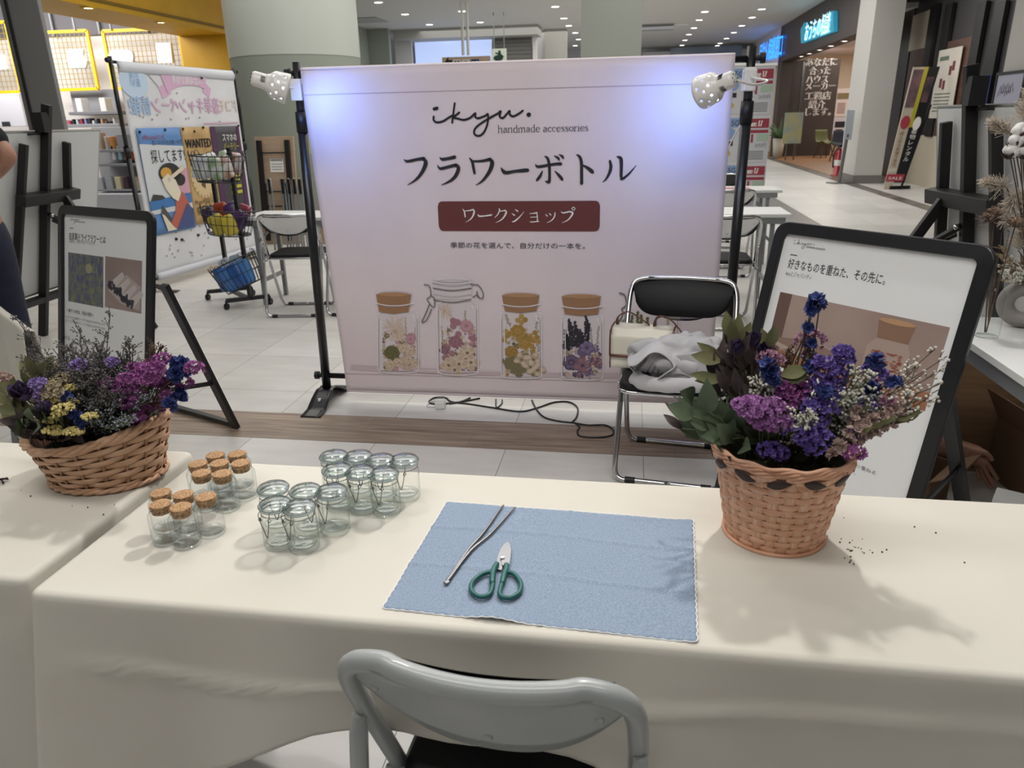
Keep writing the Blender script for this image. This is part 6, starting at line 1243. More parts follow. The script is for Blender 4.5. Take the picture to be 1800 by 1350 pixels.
for k, (p, c, w_) in enumerate(mid): pack(RK+T2(p), (.06, .024, .08), c, (U(-.3, .3), U(-.5, .5), U(-.5, .5)), '%s snack pack at the %s of the middle wire basket' % (w_, NM[k]), 'packs in the middle basket', '2e2440' if 'p' in w_ else None)
bot = [((-.12, -.05, .12), '2f62a8', 'blue'), ((-.05, -.09, .1), '3a75bb', 'blue'), ((.03, -.09, .1), '2b5a9f', 'dark blue'), ((.1, -.05, .1), '4c86c4', 'light blue'), ((-.09, .04, .17), 'c3ccd6', 'white'), ((0, .04, .16), 'aebccb', 'grey-white')]
for k, (p, c, w_) in enumerate(bot): pack(RK+T3(p), (.055, .02, .1), c, (U(-.15, .15), -.42+U(-.2, .2), U(-.3, .3)), '%s pack at the %s of the bottom wire basket' % (w_, NM[k]), 'packs in the bottom basket')
# ------------------------------------------------------------------ folded tables and chairs leaning at the round column
woodb = mat('beige_board', 'b29a83', .5, col2='a8907a', scale=5, stretch=(1, 1, 6))
def folded_table(px0, px1, Y, label):
    c = W((px0+px1)/2, 400, Y=Y); x0, x1 = W(px0, 300, Y=Y).x, W(px1, 300, Y=Y).x; w_ = x1-x0; t = empty('folded_table', (c.x, Y, 0), 0, label, 'table', 'folded tables at the column'); cx = (x0+x1)/2-c.x; lean = .1
    ft = lambda x, z, d: Vector((cx+x, d+lean*z, z))
    b = MB(); b.beam(ft(0, 0, .1), ft(0, 1.24, .1), w_, .03, (0, 1, 0)); b.build('tabletop', woodb, t, bevel=.003)
    for s in (-1, 1):
        b = MB(); b.beam(ft(s*w_*.36, .2, .06), ft(s*w_*.36, 1.2, .06), .05, .05, (0, 1, 0)); b.build('folded_leg', blackp, t); b = MB(); b.beam(ft(s*w_*.28, .05, .02), ft(s*w_*.28, .72, .02), .045, .04, (0, 1, 0)); b.build('folded_leg', blackp, t)
    b = MB()
    for z in (1.06, .62, .45): b.beam(ft(-w_*.36, z, .05), ft(w_*.36, z, .05), .015, .015)
    b.build('crossbar', blackp, t); return t, ft
t, ft = folded_table(439, 508, 8.4, 'folded beige table with black legs leaning on the round column')
b = MB(); b.beam(ft(.02, .84, .08), ft(.02, .99, .08), .17, .004, (0, 1, 0)); lab_ = b.build('caution_label', whiteink, t); b = MB(); b.beam(ft(.02, .97, .076), ft(.02, .985, .076), .15, .003, (0, 1, 0))
for k in range(3): b.beam(ft(.02, .87+.03*k, .076), ft(.02, .875+.03*k, .076), .13, .003, (0, 1, 0))
b.build('label_print', inkgrey, lab_)
folded_table(545, 615, 8.4, 'second folded beige table, half hidden by the left banner pole')
b = MB(); p = W(545, 250, Y=8.5); b.box((p.x+.05, 8.5, p.z-.04), (.16, .02, .2), Matrix.Rotation(.35, 3, 'Y')); o = b.build('lime_card', mat('lime_card', 'b9c93a', .5)); tag(o, 'lime green card glimpsed between the left pole and the pink banner', 'card')
for k, px in enumerate((478, 500, 510, 519, 528)):
    p = W(px, 400, Y=8.0-.03*k); t = empty('folded_chair', (p.x, 8.05-.02*k, 0), 0, 'folded chrome chair in the row against the folded tables', 'chair', 'folded chrome chairs at the column')
    b = MB(); b.tube(bez([(-.02, 0, 0), (-.02, .02, .5), (-.015, .03, .72), (0, .03, .8), (.015, .03, .72), (.02, .02, .5), (.02, .0, 0)], 5), .011, 8); b.build('frame', greym, t); b = MB(); b.box((0, .02, .74), (.045, .03, .12)); b.build('backrest_end', chrome, t, bevel=.006); b = MB(); b.box((.012, -.005, .72), (.02, .03, .16)); b.build('black_pad', seatm, t)
# ------------------------------------------------------------------ price boards behind the right pole
def price_board(px0, px1, Y, kind, label):
    P = Plane((0, Y, 0), (1, 0, 0), (0, 0, 1)); a0, zt = P.at(px0, 112); a1, _ = P.at(px1, 112); o = empty('price_board', (a0, Y, 0), 0, label, 'display board', 'phone price boards'); q = Plane((-a0, 0, 0), P.u, P.v)
    b = MB(); q.slab(b, a0, .02, a1, zt, -.05, 0); b.build('panel', mat('board_white', 'c3c4c8', .6), o); b = MB(); q.slab(b, a0, zt-.03, a1+.02, zt, -.06, .01); b.build('top_rail', white, o)
    w_ = a1-a0; step = .62
    for k in range(3):
        z1 = zt-.07-k*step; b = MB(); q.slab(b, a0+.02, z1-step+.05, a1-.02, z1, 0, .006); s_ = b.build('poster', mat('board_paper', 'b9bac0', .6), o)
        if kind == 'r':
            b = MB(); q.slab(b, a0+.02, z1-.12, a1-.02, z1, .006, .008); q.slab(b, a0+.1, z1-.185, a1-.02, z1-.145, .006, .008); b.build('red_band', mat('board_red', '8e3040', .6), s_); b = MB()
            for d in (0, .008): q.text(b, 'iPhone 17', a0+.03+d, z1-.1, .11, .01, width=w_*.62)
            b.build('lettering', whiteink, s_)
            b = MB(); q.slab(b, a0+w_*.35, z1-.31, a0+w_*.43, z1-.2, .006, .008); q.slab(b, a0+w_*.05, z1-.35, a0+w_*.3, z1-.335, .006, .008); b.build('red_print', mat('board_red', '8e3040', .6), s_); b = MB(); q.text(b, '24,933円', a0+w_*.5, z1-.37, .07, .01, width=w_*.4)
            for m_ in range(5): q.slab(b, a0+.05, z1-.43-m_*.025, a1-.06, z1-.418-m_*.025, .006, .008)
            b.build('grey_print', inkgrey, s_); b = MB(); q.slab(b, a0+w_*.55, z1-.29, a0+w_*.95, z1-.2, .006, .008); b.build('green_print', mat('board_green', '9bb09c', .6), s_)
        else:
            b = MB(); q.slab(b, a0+.02, z1-.12, a1-.02, z1, .006, .008); q.disc(b, a0+w_*.55, z1-.2, .1, .08, .009, 16); b.build('blue_band', mat('board_blue', '7a93bd', .6), s_); b = MB(); q.text(b, 'S25 5G', a0+.08, z1-.1, .1, .01, width=w_*.7); q.slab(b, a0+w_*.55, z1-.36, a0+w_*.75, z1-.3, .006, .008); b.build('lettering', ink, s_); b = MB(); q.disc(b, a0+w_*.55, z1-.46, .05, .04, .009, 14); b.build('yellow_print', mat('board_yellow', 'b39a3f', .6), s_)
    return o
price_board(1262, 1311, 11.02, 'l', 'white price board with blue headers between the banner and right pole'); price_board(1313, 1364, 11.0, 'r', 'white price board with red headers right of the right banner pole')
# ------------------------------------------------------------------ easels holding white boards
eas = mat('black_wood', '171416', .45)
def easel(base, bdir, lean, hw, blabel, elabel, flip=1, ztop=1.53, h0=None):
    h0 = -hw if h0 is None else h0
    base = Vector(base); bk = Vector((*bdir, 0)).normalized(); u = Vector((-bk.y, bk.x, 0))*flip; v = bk*math.sin(lean)+Vector((0, 0, math.cos(lean))); n = bk*math.cos(lean)-Vector((0, 0, math.sin(lean)))
    t = empty('easel', base, 0, elabel, 'easel', 'black wooden easels'); k = ztop/1.53; p = lambda a, b, c=0: u*a+v*b*k+n*c
    b = MB(); b.beam(p(0, 0), p(0, 1.58), .035, .055, n); b.build('mast', eas, t, bevel=.003)
    for s in (-1, 1): b = MB(); b.beam(p(s*.30, 0), p(s*.2, 1.34), .05, .03, u); b.build('side_leg', eas, t, bevel=.004)
    b = MB(); b.beam(p(-.27, 1.0, .03), p(.27, 1.0, .03), .07, .07, v); b.build('crossbar', eas, t, bevel=.004); b = MB(); b.beam(p(-.32, .28, .0), p(.32, .28, .0), .05, .04, v); b.build('lower_bar', eas, t)
    b = MB(); b.box(p(-.045, 1.47, 0), (.07, .06, .12)); b.beam(p(-.12, 1.39, -.03), p(.05, 1.39, -.03), .05, .012); b.build('top_clamp', eas, t)
    top = p(.12, .99, .05); ft_ = u*.2+bk*.72*k; b = MB(); b.beam(top, ft_, .05, .03, u); b.build('rear_leg', eas, t, bevel=.003)
    m_ = top+(ft_-top)*.3; b = MB(); b.beam(p(.0, .88, .03), m_, .02, .03, u); b.beam(p(.03, .84, .03), m_+u*.03, .014, .03, u); b.build('folding_stay', eas, t); b = MB(); b.ball(p(0, .88, .05), .014, 8, 6); b.ball(m_+n*.01, .014, 8, 6); b.build('bolt', chrome, t)
    bo = empty('white_board', base+p(0, .31, -.05), 0, blabel, 'board', 'white boards on the easels'); q = Plane(-u*hw, u, v)
    V = [u*a+v*c+n*d for d in (.012, -.006) for a, c in ((h0, 0), (hw, 0), (hw, 1.09*k), (h0, 1.09*k))]; b = MB(); b.add(V, [(0, 1, 2, 3), (7, 6, 5, 4), (0, 4, 5, 1), (1, 5, 6, 2), (2, 6, 7, 3), (3, 7, 4, 0)], False); b.build('panel', mat('corrugated_white', 'c9cbca', .5), bo)
    b = MB()
    for a, c, d, e in ((h0, 0, hw, 0), (h0, 1.09*k, hw, 1.09*k), (h0, 0, h0, 1.09*k), (hw, 0, hw, 1.09*k)): b.beam(u*a+v*c, u*d+v*e, .012, .024, n)
    b.build('aluminium_edge', mat('alu', 'a9abac', .35, 1), bo)
easel((-4.095, 4.457, 0), (1, .06), R(15), .62, 'back of the white board on the easel at the left edge', 'black wooden easel at the left behind the standing person', 1)
tp = W(1707, 115, Y=3.75); bk_ = Vector((-.99, -.12, 0)); base_ = tp-bk_*math.sin(R(9))*1.58; base_.z = 0
easel(base_, (-.99, -.12), R(9), .36, 'back of the white board on the easel at the right edge', 'black wooden easel at the right behind the large poster stand', -1, h0=-.9)
# ------------------------------------------------------------------ right table with vases, boxes under it
MATS['table_white'].node_tree.nodes['Principled BSDF'].inputs['Base Color'].default_value = rgb('d2d3d0')
t = empty('meeting_table', (1.45, 1.79, 0), 0, 'white table at the right edge carrying the vases', 'table', 'white meeting tables'); b = MB(); b.box((0, 0, .69), (.8, 1.8, .025)); b.build('tabletop', MATS['table_white'], t, bevel=.003)
b = MB(); b.box((-.385, 0, .655), (.012, 1.72, .045)); b.build('rail', greym, t)
for x in (.1, .35):
    for y in (-.8, .8): b = MB(); b.beam((x, y, 0), (x, y, .68), .03, .03); b.build('leg', greym, t)
T0 = .703; random.seed(31)
p = Vector((1.122, 2.445, T0)); t = empty('glass_bottle_vase', p, 0, 'clear glass bottle vase on the white table beside the large poster stand', 'vase')
b = MB(); b.lathe([(.001, .004), (.03, .003), (.034, .0), (.036, .006), (.036, .11), (.033, .13), (.02, .155), (.015, .17), (.015, .2), (.018, .203), (.017, .206)], 28); b.build('glass_body', clear, t)
t = empty('dried_thistle_bunch', p+Vector((0, 0, .012)), 0, 'brown dried thistles standing in the glass bottle vase', 'dried flowers'); O = Vector(t.location); sm_ = MB()
for x, y, s in ((1748, 372, 1), (1741, 382, 1.1), (1786, 391, 1.1)):
    c = W(x, y, Y=2.44)-O; b = MB()
    for k in range(110):
        d = rdir(.6); b.tube([c+d*.006, c+Vector((d.x, d.y, d.z*.8))*.021*s*U(.8, 1.1)], .0011, 3, caps=False)
    b.ball(c, .014*s, 10, 6); b.build('seed_head', mat('thistle', '7a6555', .9, col2='8f7a69', scale=60), t); b = MB()
    for k in range(12): a = k*.52; leaf(b, c+Vector((.008*math.cos(a), .008*math.sin(a), -.014)), Vector((math.cos(a), math.sin(a), U(-.2, .9))), .035*s, .006, .2)
    b.build('bract', mat('bract', '4a3b33', .9), t); stem(sm_, (U(-.006, .006), 0, 0), c, .0022, .01)
for k in range(8):
    a = Vector((0, 0, .2)); c = W(U(1735, 1775), U(400, 480), Y=2.44)-O; leaf(sm_, c, rdir(.5), .04, .01, .3); stem(sm_, (0, 0, .02), c, .001)
sm_.build('stems', sb, t)
p = Vector((1.27, 2.56, T0)); t = empty('ring_vase', p, 0, 'grey ceramic ring-shaped vase at the right edge of the white table', 'vase')
b = MB(); q_ = Vector((.92, -.39, 0)); pts = [q_*(.052*math.cos(a))+Vector((0, 0, .078+.052*math.sin(a))) for a in [6.283*k/32 for k in range(32)]]; b.tube(pts, .026, 14, closed=True); b.build('ring_body', mat('grey_ceramic', '8f8a86', .55, bump=.1, bscale=200), t); b = MB(); b.lathe([(.016, .145), (.015, .165), (.018, .168)], 20); b.build('neck', mat('grey_ceramic', '8f8a86'), t)
tO = p+Vector((0, 0, .16))
V_ = lambda x, y, d=2.56: W(x, y, Y=d)
t = empty('white_berry_bunch', tO, 0, 'sprays of small white berries low in the ring vase', 'dried flowers'); sprays(t, tO, V_, [(U(1752, 1800), U(455, 500), 2.52+U(-.05, .05)) for k in range(12)], 9, .03, .0042, 'white', sb, .008, seg=1)
leaves(t, tO, V_, [(U(1755, 1800), U(430, 510), 2.56) for k in range(8)], .05, .016, mat('leaf_tan', '8d765c', .8, col2='a58f73', scale=30), .008)
t = empty('pampas_plume', tO, 0, 'cream feathery pampas plumes above the ring vase', 'dried flowers'); sm_ = MB()
for x, y, dx, dy in ((1790, 330, -25, 60), (1775, 235, -30, -20), (1800, 215, 10, -60), (1800, 420, 10, -80), (1770, 330, -40, -10), (1790, 440, 10, -40)):
    c = V_(x, y)-tO; e = V_(x+dx, y+dy)-tO; b = MB()
    for k in range(420):
        f = U(0, 1); q_ = c+(e-c)*f; d = ((e-c).normalized()*.8+rdir(.3)).normalized(); b.tube([q_, q_+d*U(.02, .05)*(1.15-f*.6)+Vector((0, 0, -.004))], .0009, 3, caps=False)
    b.build('plume', mat('pampas', 'cdbfae', .9, col2='d9cfc2', scale=30), t); stem(sm_, (0, 0, -.02), c, .0016)
sm_.build('stems', sb, t)
t = empty('cotton_stem', tO, 0, 'white cotton bolls with brown husks at the upper right edge', 'dried flowers'); sm_ = MB()
for x, y in ((1792, 232), (1774, 268), (1796, 250), (1782, 248), (1800, 268)):
    c = V_(x, y, 2.5)-tO; b = MB()
    for k in range(4): d = rdir(.4); b.ball(c+d*.012, .016, 10, 7, fn=lambda v: v*(1+.25*noise.noise(v*120)))
    b.build('cotton_boll', mat('cotton', 'dcdad6', 1, sheen=.5), t); b = MB()
    for k in range(4): a = k*1.57; leaf(b, c+Vector((0, 0, -.02)), Vector((math.cos(a), math.sin(a), .1)), .03, .016, -.6)
    b.build('husk', mat('husk', '4b352a', .9), t); stem(sm_, (0, 0, -.02), c, .002)
sm_.build('stems', sb, t)
card = mat('cardboard', '8a6c50', .8, col2='80634a', scale=4, stretch=(1, 1, 12)); cardd = mat('cardboard_dark', '70553f', .8)
def carton(c, d, rz, flaps, name, label, th=.005, m=card):
    t = empty(name, c, rz, label, 'box', 'cardboard boxes under the table'); w_, l_, h_ = d; b = MB(); b.box((0, 0, th/2+.001), (w_, l_, th))
    for s in (-1, 1): b.box((s*w_/2, 0, h_/2), (th, l_, h_)); b.box((0, s*l_/2, h_/2), (w_, th, h_))
    b.build('body', m, t)
    for s, ax, ang, fl in flaps:
        b = MB(); R3 = Matrix.Rotation(ang, 3, 'Y' if ax == 'x' else 'X')
        o = Vector((s*w_/2, 0, h_)) if ax == 'x' else Vector((0, s*l_/2, h_)); v = R3 @ Vector((0, 0, fl))
        b.add([o+Vector(((0, l_/2*k, 0) if ax == 'x' else (w_/2*k, 0, 0)))+v*e for k, e in ((-1, 0), (1, 0), (1, 1), (-1, 1))], [(0, 1, 2, 3)], False); b.build('flap', m, t, solid=th)
    return t
t = carton((1.33, 3.17, 0), (.42, .40, .34), R(-4), [(1, 'x', .5, .17), (1, 'y', -.3, .18)], 'cardboard_box', 'large open brown cardboard box behind the white table'); b = MB(); b.poly([Vector(q) for q in ((-.21, -.2, .34), (.2, -.2, .34), (.1, -.215, .46), (-.02, -.225, .56), (-.21, -.225, .56))]); b.build('flap', card, t, solid=.005)
carton((1.62, 2.78, 0), (.3, .34, .24), R(6), [(-1, 'x', -.5, .14), (1, 'y', -.4, .15)], 'cardboard_box', 'brown cardboard box under the white table at the right edge', m=cardd)
t = carton((1.06, 2.66, 0), (.2, .24, .15), R(-38), [(1, 'x', 1.0, .1), (-1, 'y', 1.9, .1)], 'cardboard_box', 'small open brown box with white print beside the poster stand leg', m=cardd)
q = Plane((-.1, -.1225, 0), (1, 0, 0), (0, 0, 1)); b = MB(); q.text(b, 'USH →', .05, .09, .045, .004, width=.12); b.build('lettering', whiteink, t)
b = MB(); b.ball((1.62, 3.2, .36), .16, 24, 16, (.8, 1.1, .6), lambda v: v*(1+.15*noise.noise(v*14))); tag(b.build('plastic_sack', mat('grey_plastic', '55575c', .25, spec=.6)), 'dark grey plastic sack resting against the large cardboard box', 'sack')
t = empty('flower_print_bag', (1.33, 2.36, 0), R(-30), 'white paper bag printed with green leaves and white flowers under the table', 'bag'); b = MB(); b.box((0, 0, .085), (.22, .1, .17)); b.build('body', white, t, bevel=.004); b = MB(); q = Plane((-.11, -.0505, 0), (1, 0, 0), (0, 0, 1)); random.seed(4)
for k in range(60): q.disc(b, U(.01, .21), U(.005, .1), .009, .009, .001, 7)
for k in range(10): q.ribbon(b, [(.01+.02*k, .12, .0012), (.018+.02*k, .13, .0012), (.026+.02*k, .12, .0012)], .001)
b.build('green_print', mat('bag_green', '2f5a3c', .7), t); b = MB()
for k in range(7):
    x, z = U(.03, .19), U(.02, .09)
    for a in range(5): q.disc(b, x+.012*math.cos(a*1.257), z+.012*math.sin(a*1.257), .0075, .0075, .002, 8)
b.build('flower_print', whiteink, t)
# ------------------------------------------------------------------ people
skinm = mat('skin', 'a97d68', .55, col2='9f735f', scale=30)
def skin(name, V, E, m, parent, sub=2):
    me = bpy.data.meshes.new(name); me.from_pydata([tuple(v[0]) for v in V], E, []); o = bpy.data.objects.new(name, me); COL.objects.link(o); me.materials.append(m); o.parent = parent
    md = o.modifiers.new('skin', 'SKIN'); md.use_smooth_shade = True
    for i, s in enumerate(me.skin_vertices[0].data): r = V[i][1]; s.radius = r if isinstance(r, tuple) else (r, r); s.use_root = (i == 0)
    s_ = o.modifiers.new('sub', 'SUBSURF'); s_.levels = sub; s_.render_levels = sub; return o
PY = 3.35; P = lambda x, y, d=PY: W(x, y, Y=d)
root = P(-45, 700); root.z = 0; t = empty('person', root, 0, 'person in black T-shirt and navy trousers standing at the left edge', 'person')
S = lambda x, y, d=PY: P(x, y, d)-root
hip, kn, an = S(-24, 392), S(8, 520), S(48, 662); an.z = .08; hip2, kn2, an2 = S(-78, 395, 3.45), S(-80, 560, 3.5), S(-70, 720, 3.5); an2.z = .08
pel = S(-50, 385); ch = pel+Vector((-.03, 0, .42)); nk = pel+Vector((-.03, 0, .58)); hd = nk+Vector((0, .0, .17)); s1, e1_, w1 = S(-24, 236), S(20, 276), S(-42, 336); h1 = w1+Vector((-.09, 0, -.06)); s2 = ch+Vector((-.2, 0, .08)); e2_ = s2+Vector((-.08, .05, -.3)); w2 = e2_+Vector((.05, -.15, -.22))
skin('body', [(pel, (.13, .1)), (ch, (.14, .1)), (nk, .055), (hd, (.075, .09)), (hd+Vector((0, 0, .1)), .07), (s1, .055), (e1_, .042), (w1, .03), (h1, .035), (s2, .055), (e2_, .042), (w2, .03), (w2+Vector((.02, -.08, -.03)), .033), (hip, .085), (kn, .06), (an, .042), (hip2, .085), (kn2, .06), (an2, .042), (an+Vector((.02, -.1, -.03)), .04), (an2+Vector((-.05, -.12, -.03)), .04)], [(0, 1), (1, 2), (2, 3), (3, 4), (1, 5), (5, 6), (6, 7), (7, 8), (1, 9), (9, 10), (10, 11), (11, 12), (0, 13), (13, 14), (14, 15), (0, 16), (16, 17), (17, 18), (15, 19), (18, 20)], skinm, t)
navy, blackt = mat('navy_cloth', '12162a', .85, col2='171c33', scale=20), mat('black_cloth', '101114', .9)
skin('trousers', [(pel, (.16, .125)), (hip, .115), (kn, .092), (an+Vector((0, 0, .02)), .075), (hip2, .115), (kn2, .092), (an2+Vector((0, 0, .02)), .075), (pel+Vector((0, 0, .1)), (.155, .12))], [(0, 1), (1, 2), (2, 3), (0, 4), (4, 5), (5, 6), (0, 7)], navy, t)
skin('t_shirt', [(pel+Vector((-.01, 0, -.06)), (.185, .15)), (ch, (.17, .125)), (nk+Vector((0, 0, -.04)), .075), (s1, .085), (s1+(e1_-s1)*.72, .072), (s2, .085), (s2+(e2_-s2)*.6, .07)], [(0, 1), (1, 2), (1, 3), (3, 4), (1, 5), (5, 6)], blackt, t)
b = MB(); b.ball(hd+Vector((0, .03, .085)), .095, 16, 12, (.95, 1, 1.0)); b.build('hair', mat('black_hair', '15110f', .6), t)
b = MB(); b.ball(hd+Vector((0, -.088, .03)), .014, 8, 6, (.8, 1, 1.4)); [b.ball(hd+Vector((s*.088, .0, .03)), .02, 8, 6, (.5, .8, 1.4)) for s in (-1, 1)]; b.build('nose_and_ears', skinm, t); b = MB(); [b.ball(hd+Vector((s*.033, -.078, .055)), .011, 8, 6) for s in (-1, 1)]; b.build('eyes', mat('black_hair', '15110f'), t); b = MB(); b.ball(hd+Vector((0, -.076, -.02)), .02, 8, 6, (1, .5, .3)); b.build('mouth', mat('lip', '8a4f48', .6), t)
for a in (an, an2): b = MB(); b.ball(a+Vector((0, -.06, -.04)), .05, 14, 8, (.95, 2.4, .8)); b.build('shoe', blackt, t)
# crouching helper: only the forearm and hand show behind the big poster stand
root = Vector((.83, 3.12, 0)); t = empty('person', root, 0, 'person crouching behind the large poster stand, bare forearm reaching into boxes', 'person')
H3 = lambda x, y, d=2.70: W(1550+x/3.856, 580+y/3.856, Y=d)-root
wr = H3(632, 836, 2.74); pm0 = H3(668, 875, 2.71); el_ = H3(390, 775, 2.86); sh = Vector((-.02, -.12, .58)); pel = Vector((0, .1, .22)); ch = Vector((0, .0, .5)); nk = Vector((0, -.06, .66)); hd = Vector((0, -.1, .76))
V = [(pel, (.14, .12)), (ch, (.14, .11)), (nk, .05), (hd, .08), (sh+Vector((.12, 0, 0)), .055), (el_, .044), (wr+(el_-wr)*.45, .039), (wr, .027), (pm0, (.038, .02)), (sh+Vector((-.13, 0, 0)), .055), (Vector((-.25, -.15, .35)), .042), (Vector((-.12, -.3, .3)), .03), (Vector((.12, -.22, .38)), .07), (Vector((.12, .02, .08)), .05), (Vector((-.12, -.22, .38)), .07), (Vector((-.12, .02, .08)), .05), (Vector((.12, -.14, .03)), .035), (Vector((-.12, -.14, .03)), .035), (hd+Vector((0, -.02, .05)), .075)]
E = [(0, 1), (1, 2), (2, 3), (3, 18), (1, 4), (4, 5), (5, 6), (6, 7), (7, 8), (1, 9), (9, 10), (10, 11), (0, 12), (12, 13), (13, 16), (0, 14), (14, 15), (15, 17)]
fing = [([(700, 828), (735, 862), (750, 892)], .0105, 2.69), ([(712, 900), (752, 962), (790, 1018)], .0092, 2.69), ([(694, 925), (728, 1000), (766, 1052)], .0095, 2.70), ([(672, 942), (706, 1020), (742, 1078)], .0092, 2.715), ([(650, 940), (652, 985), (668, 1028)], .0082, 2.73)]
for pts, r, d in fing:
    pre = 7 if r > .01 else 8
    for k, q in enumerate(pts): V.append((H3(*q, d-.004*k), r*(1-.1*k))); E.append((pre, len(V)-1)); pre = len(V)-1
skin('body', V, E, skinm, t)
skin('t_shirt', [(pel+Vector((0, 0, .05)), (.165, .15)), (ch, (.165, .13)), (nk+Vector((0, 0, -.03)), .07), (sh+Vector((.12, 0, 0)), .08), ((sh+Vector((.12, 0, 0)))*.5+el_*.5, .07), (sh+Vector((-.13, 0, 0)), .08), (Vector((-.23, -.14, .42)), .065)], [(0, 1), (1, 2), (1, 3), (3, 4), (1, 5), (5, 6)], blackt, t)
skin('trousers', [(pel, (.17, .15)), (Vector((.12, -.22, .38)), .095), (Vector((.12, .02, .1)), .07), (Vector((-.12, -.22, .38)), .095), (Vector((-.12, .02, .1)), .07)], [(0, 1), (1, 2), (0, 3), (3, 4)], navy, t)
b = MB(); b.ball(hd+Vector((0, .02, .035)), .1, 16, 12); b.build('hair', mat('black_hair', '15110f'), t)
# cream cloth draped over a chair back at the left
t = empty('draped_stand', (-2.35, 2.42, 0), 0, 'grey metal stand under the cream cloth at the left edge', 'stand'); u = Vector((.41, -.31, 0)).normalized(); nn = Vector((u.y, -u.x, 0))
b = MB(); b.tube([u*-.3+Vector((0, 0, .69)), u*.27+Vector((0, 0, .69))], .012, 8)
b.build('top_bar', greym, t)
for s in (-.28, .2): b = MB(); b.beam(u*s+Vector((0, 0, .69)), u*s, .022, .022); b.build('leg', greym, t); b = MB(); b.beam(u*s-nn*.16+Vector((0, 0, .012)), u*s+nn*.16+Vector((0, 0, .012)), .022, .022); b.build('foot', greym, t)
t2 = empty('draped_cloth', (-2.35, 2.42, 0), 0, 'cream cloth hanging over a low rail in front of the standing person', 'cloth')
def dc(i, j):
    s = (j-.5)*2; d = abs(s); a = u*(-.34+.64*i); z = .708-.52*max(0, d-.03); return a+nn*(math.copysign(.015+.035*d+.02*math.sin(i*14+s)*d, s))+Vector((0, 0, z))
b = MB(); b.grid(dc, 30, 40); b.build('cloth', cream, t2, solid=.002)
b = MB(); b.beam(W(22, 700, Y=2.66)-Vector((-2.35, 2.42, 0)), W(33, 795, z=0)-Vector((-2.35, 2.42, 0)), .03, .03); b.build('leg', greym, t)
# ------------------------------------------------------------------ right hand shops
def shell_chair(p, rz, m, label):
    t = empty('shell_chair', p, rz, label, 'chair', 'shell chairs in the brown shop'); b = MB()
    prof = [(-.22, .43), (-.1, .41), (.1, .42), (.2, .5), (.25, .65), (.28, .84)]
    b.grid(lambda i, j: (lambda q: Vector(((i-.5)*.5*(1-.15*j), q[0], q[1]+.1*abs(2*i-1)**2*(1-j))))([interp(j, [(k/5, w_[m_]) for k, w_ in enumerate(prof)]) for m_ in (0, 1)]), 10, 14); b.build('shell_seat', m, t, solid=.012)
    for sx in (-1, 1):
        for sy in (-1, 1): b = MB(); b.cyl((sx*.22, sy*.2, 0), (sx*.12, sy*.1, .42), .018, seg=8); b.build('leg', mat('dark_wood_leg', '4a382c', .5), t)
p = W(1447, 278, z=0); shell_chair((p.x, p.y, .012), R(20), mat('olive_shell', '585c34', .5), 'olive green shell chair beside the lettered brown wall'); p = W(1472, 283, z=0); shell_chair((p.x, p.y, .012), R(-15), mat('navy_shell', '2b303c', .5), 'dark navy shell chair right of the olive one')
def extinguisher(p, s, label):
    t = empty('fire_extinguisher', p, 0, label, 'fire extinguisher', 'red fire extinguishers'); red = mat('extinguisher_red', '9c1e28', .3, coat=.3); b = MB(); b.lathe([(.001, 0), (.1*s, .0), (.1*s, .03), (.075*s, .035), (.075*s, .4*s), (.05*s, .46*s), (.02*s, .48*s)], 20); b.build('cylinder', red, t)
    b = MB(); b.box((0, 0, .52*s), (.05*s, .12*s, .05*s)); b.build('valve', blackp, t); b = MB(); b.tube(bez([(0, -.04*s, .52*s), (-.09*s, -.05*s, .4*s), (-.085*s, -.02*s, .15*s)], 6), .012*s, 8); b.build('hose', blackp, t); b = MB(); b.lathe([(.076*s, .18*s), (.076*s, .28*s)], 20); b.build('white_label', whiteink, t); return t
p = W(1417, 273, z=0); extinguisher((p.x, p.y, .0), 1.35, 'red fire extinguisher in front of the lettered brown wall'); 
b = MB(); b.cyl((p.x, p.y+.15, 0), (p.x, p.y+.15, 1.25), .02, seg=8); b.box((p.x, p.y+.12, 1.1), (.5, .03, .42)); tag(b.build('floor_sign', mat('red_white_sign', 'c9958a', .6)), 'small pink-red notice on a pole above the far fire extinguisher', 'sign')
p = W(1470, 309, z=0); extinguisher((p.x, p.y, 0), 1.25, 'red fire extinguisher at the foot of the white pillar')
p = W(1366, 279, z=0); t = empty('potted_plant', (p.x, p.y, 0), 0, 'green plant in a tall pale pot beside the far shop', 'plant'); b = MB(); b.lathe([(.001, 0), (.13, 0), (.19, .62), (.17, .62), (.16, .55), (.001, .55)], 24); b.build('pot', mat('pale_pot', 'b9b4a8', .6), t); b = MB()
for k in range(40): d = rdir(1.0); leaf(b, Vector((0, 0, .58)), d, U(.3, .75), .08, .4)
b.build('foliage', mat('plant_green', '3f5c38', .6), t)
P = Plane((0, 24.6, 0), (1, 0, 0), (0, 0, 1)); a0, z1 = P.at(1380, 198); a1, z0 = P.at(1407, 252); t = empty('poster_easel', ((a0+a1)/2, 24.6, 0), 0, 'easel with a yellow-blue poster at the front of the brown shop', 'easel'); q = Plane((-(a0+a1)/2, 0, 0), P.u, P.v); b = MB(); q.slab(b, a0, z0, a1, z1, 0, .03); po = b.build('poster', mat('poster_mix', '8fa0a8', .6, col2='b3b07a', scale=3), t)
for s in (a0+.15, a1-.15): b = MB(); b.beam(q.p(s, 0, -.05), q.p(s, z1, -.05), .04, .04); b.build('leg', steel, t)
P = Plane((0, 29.5, 0), (1, 0, 0), (0, 0, 1))
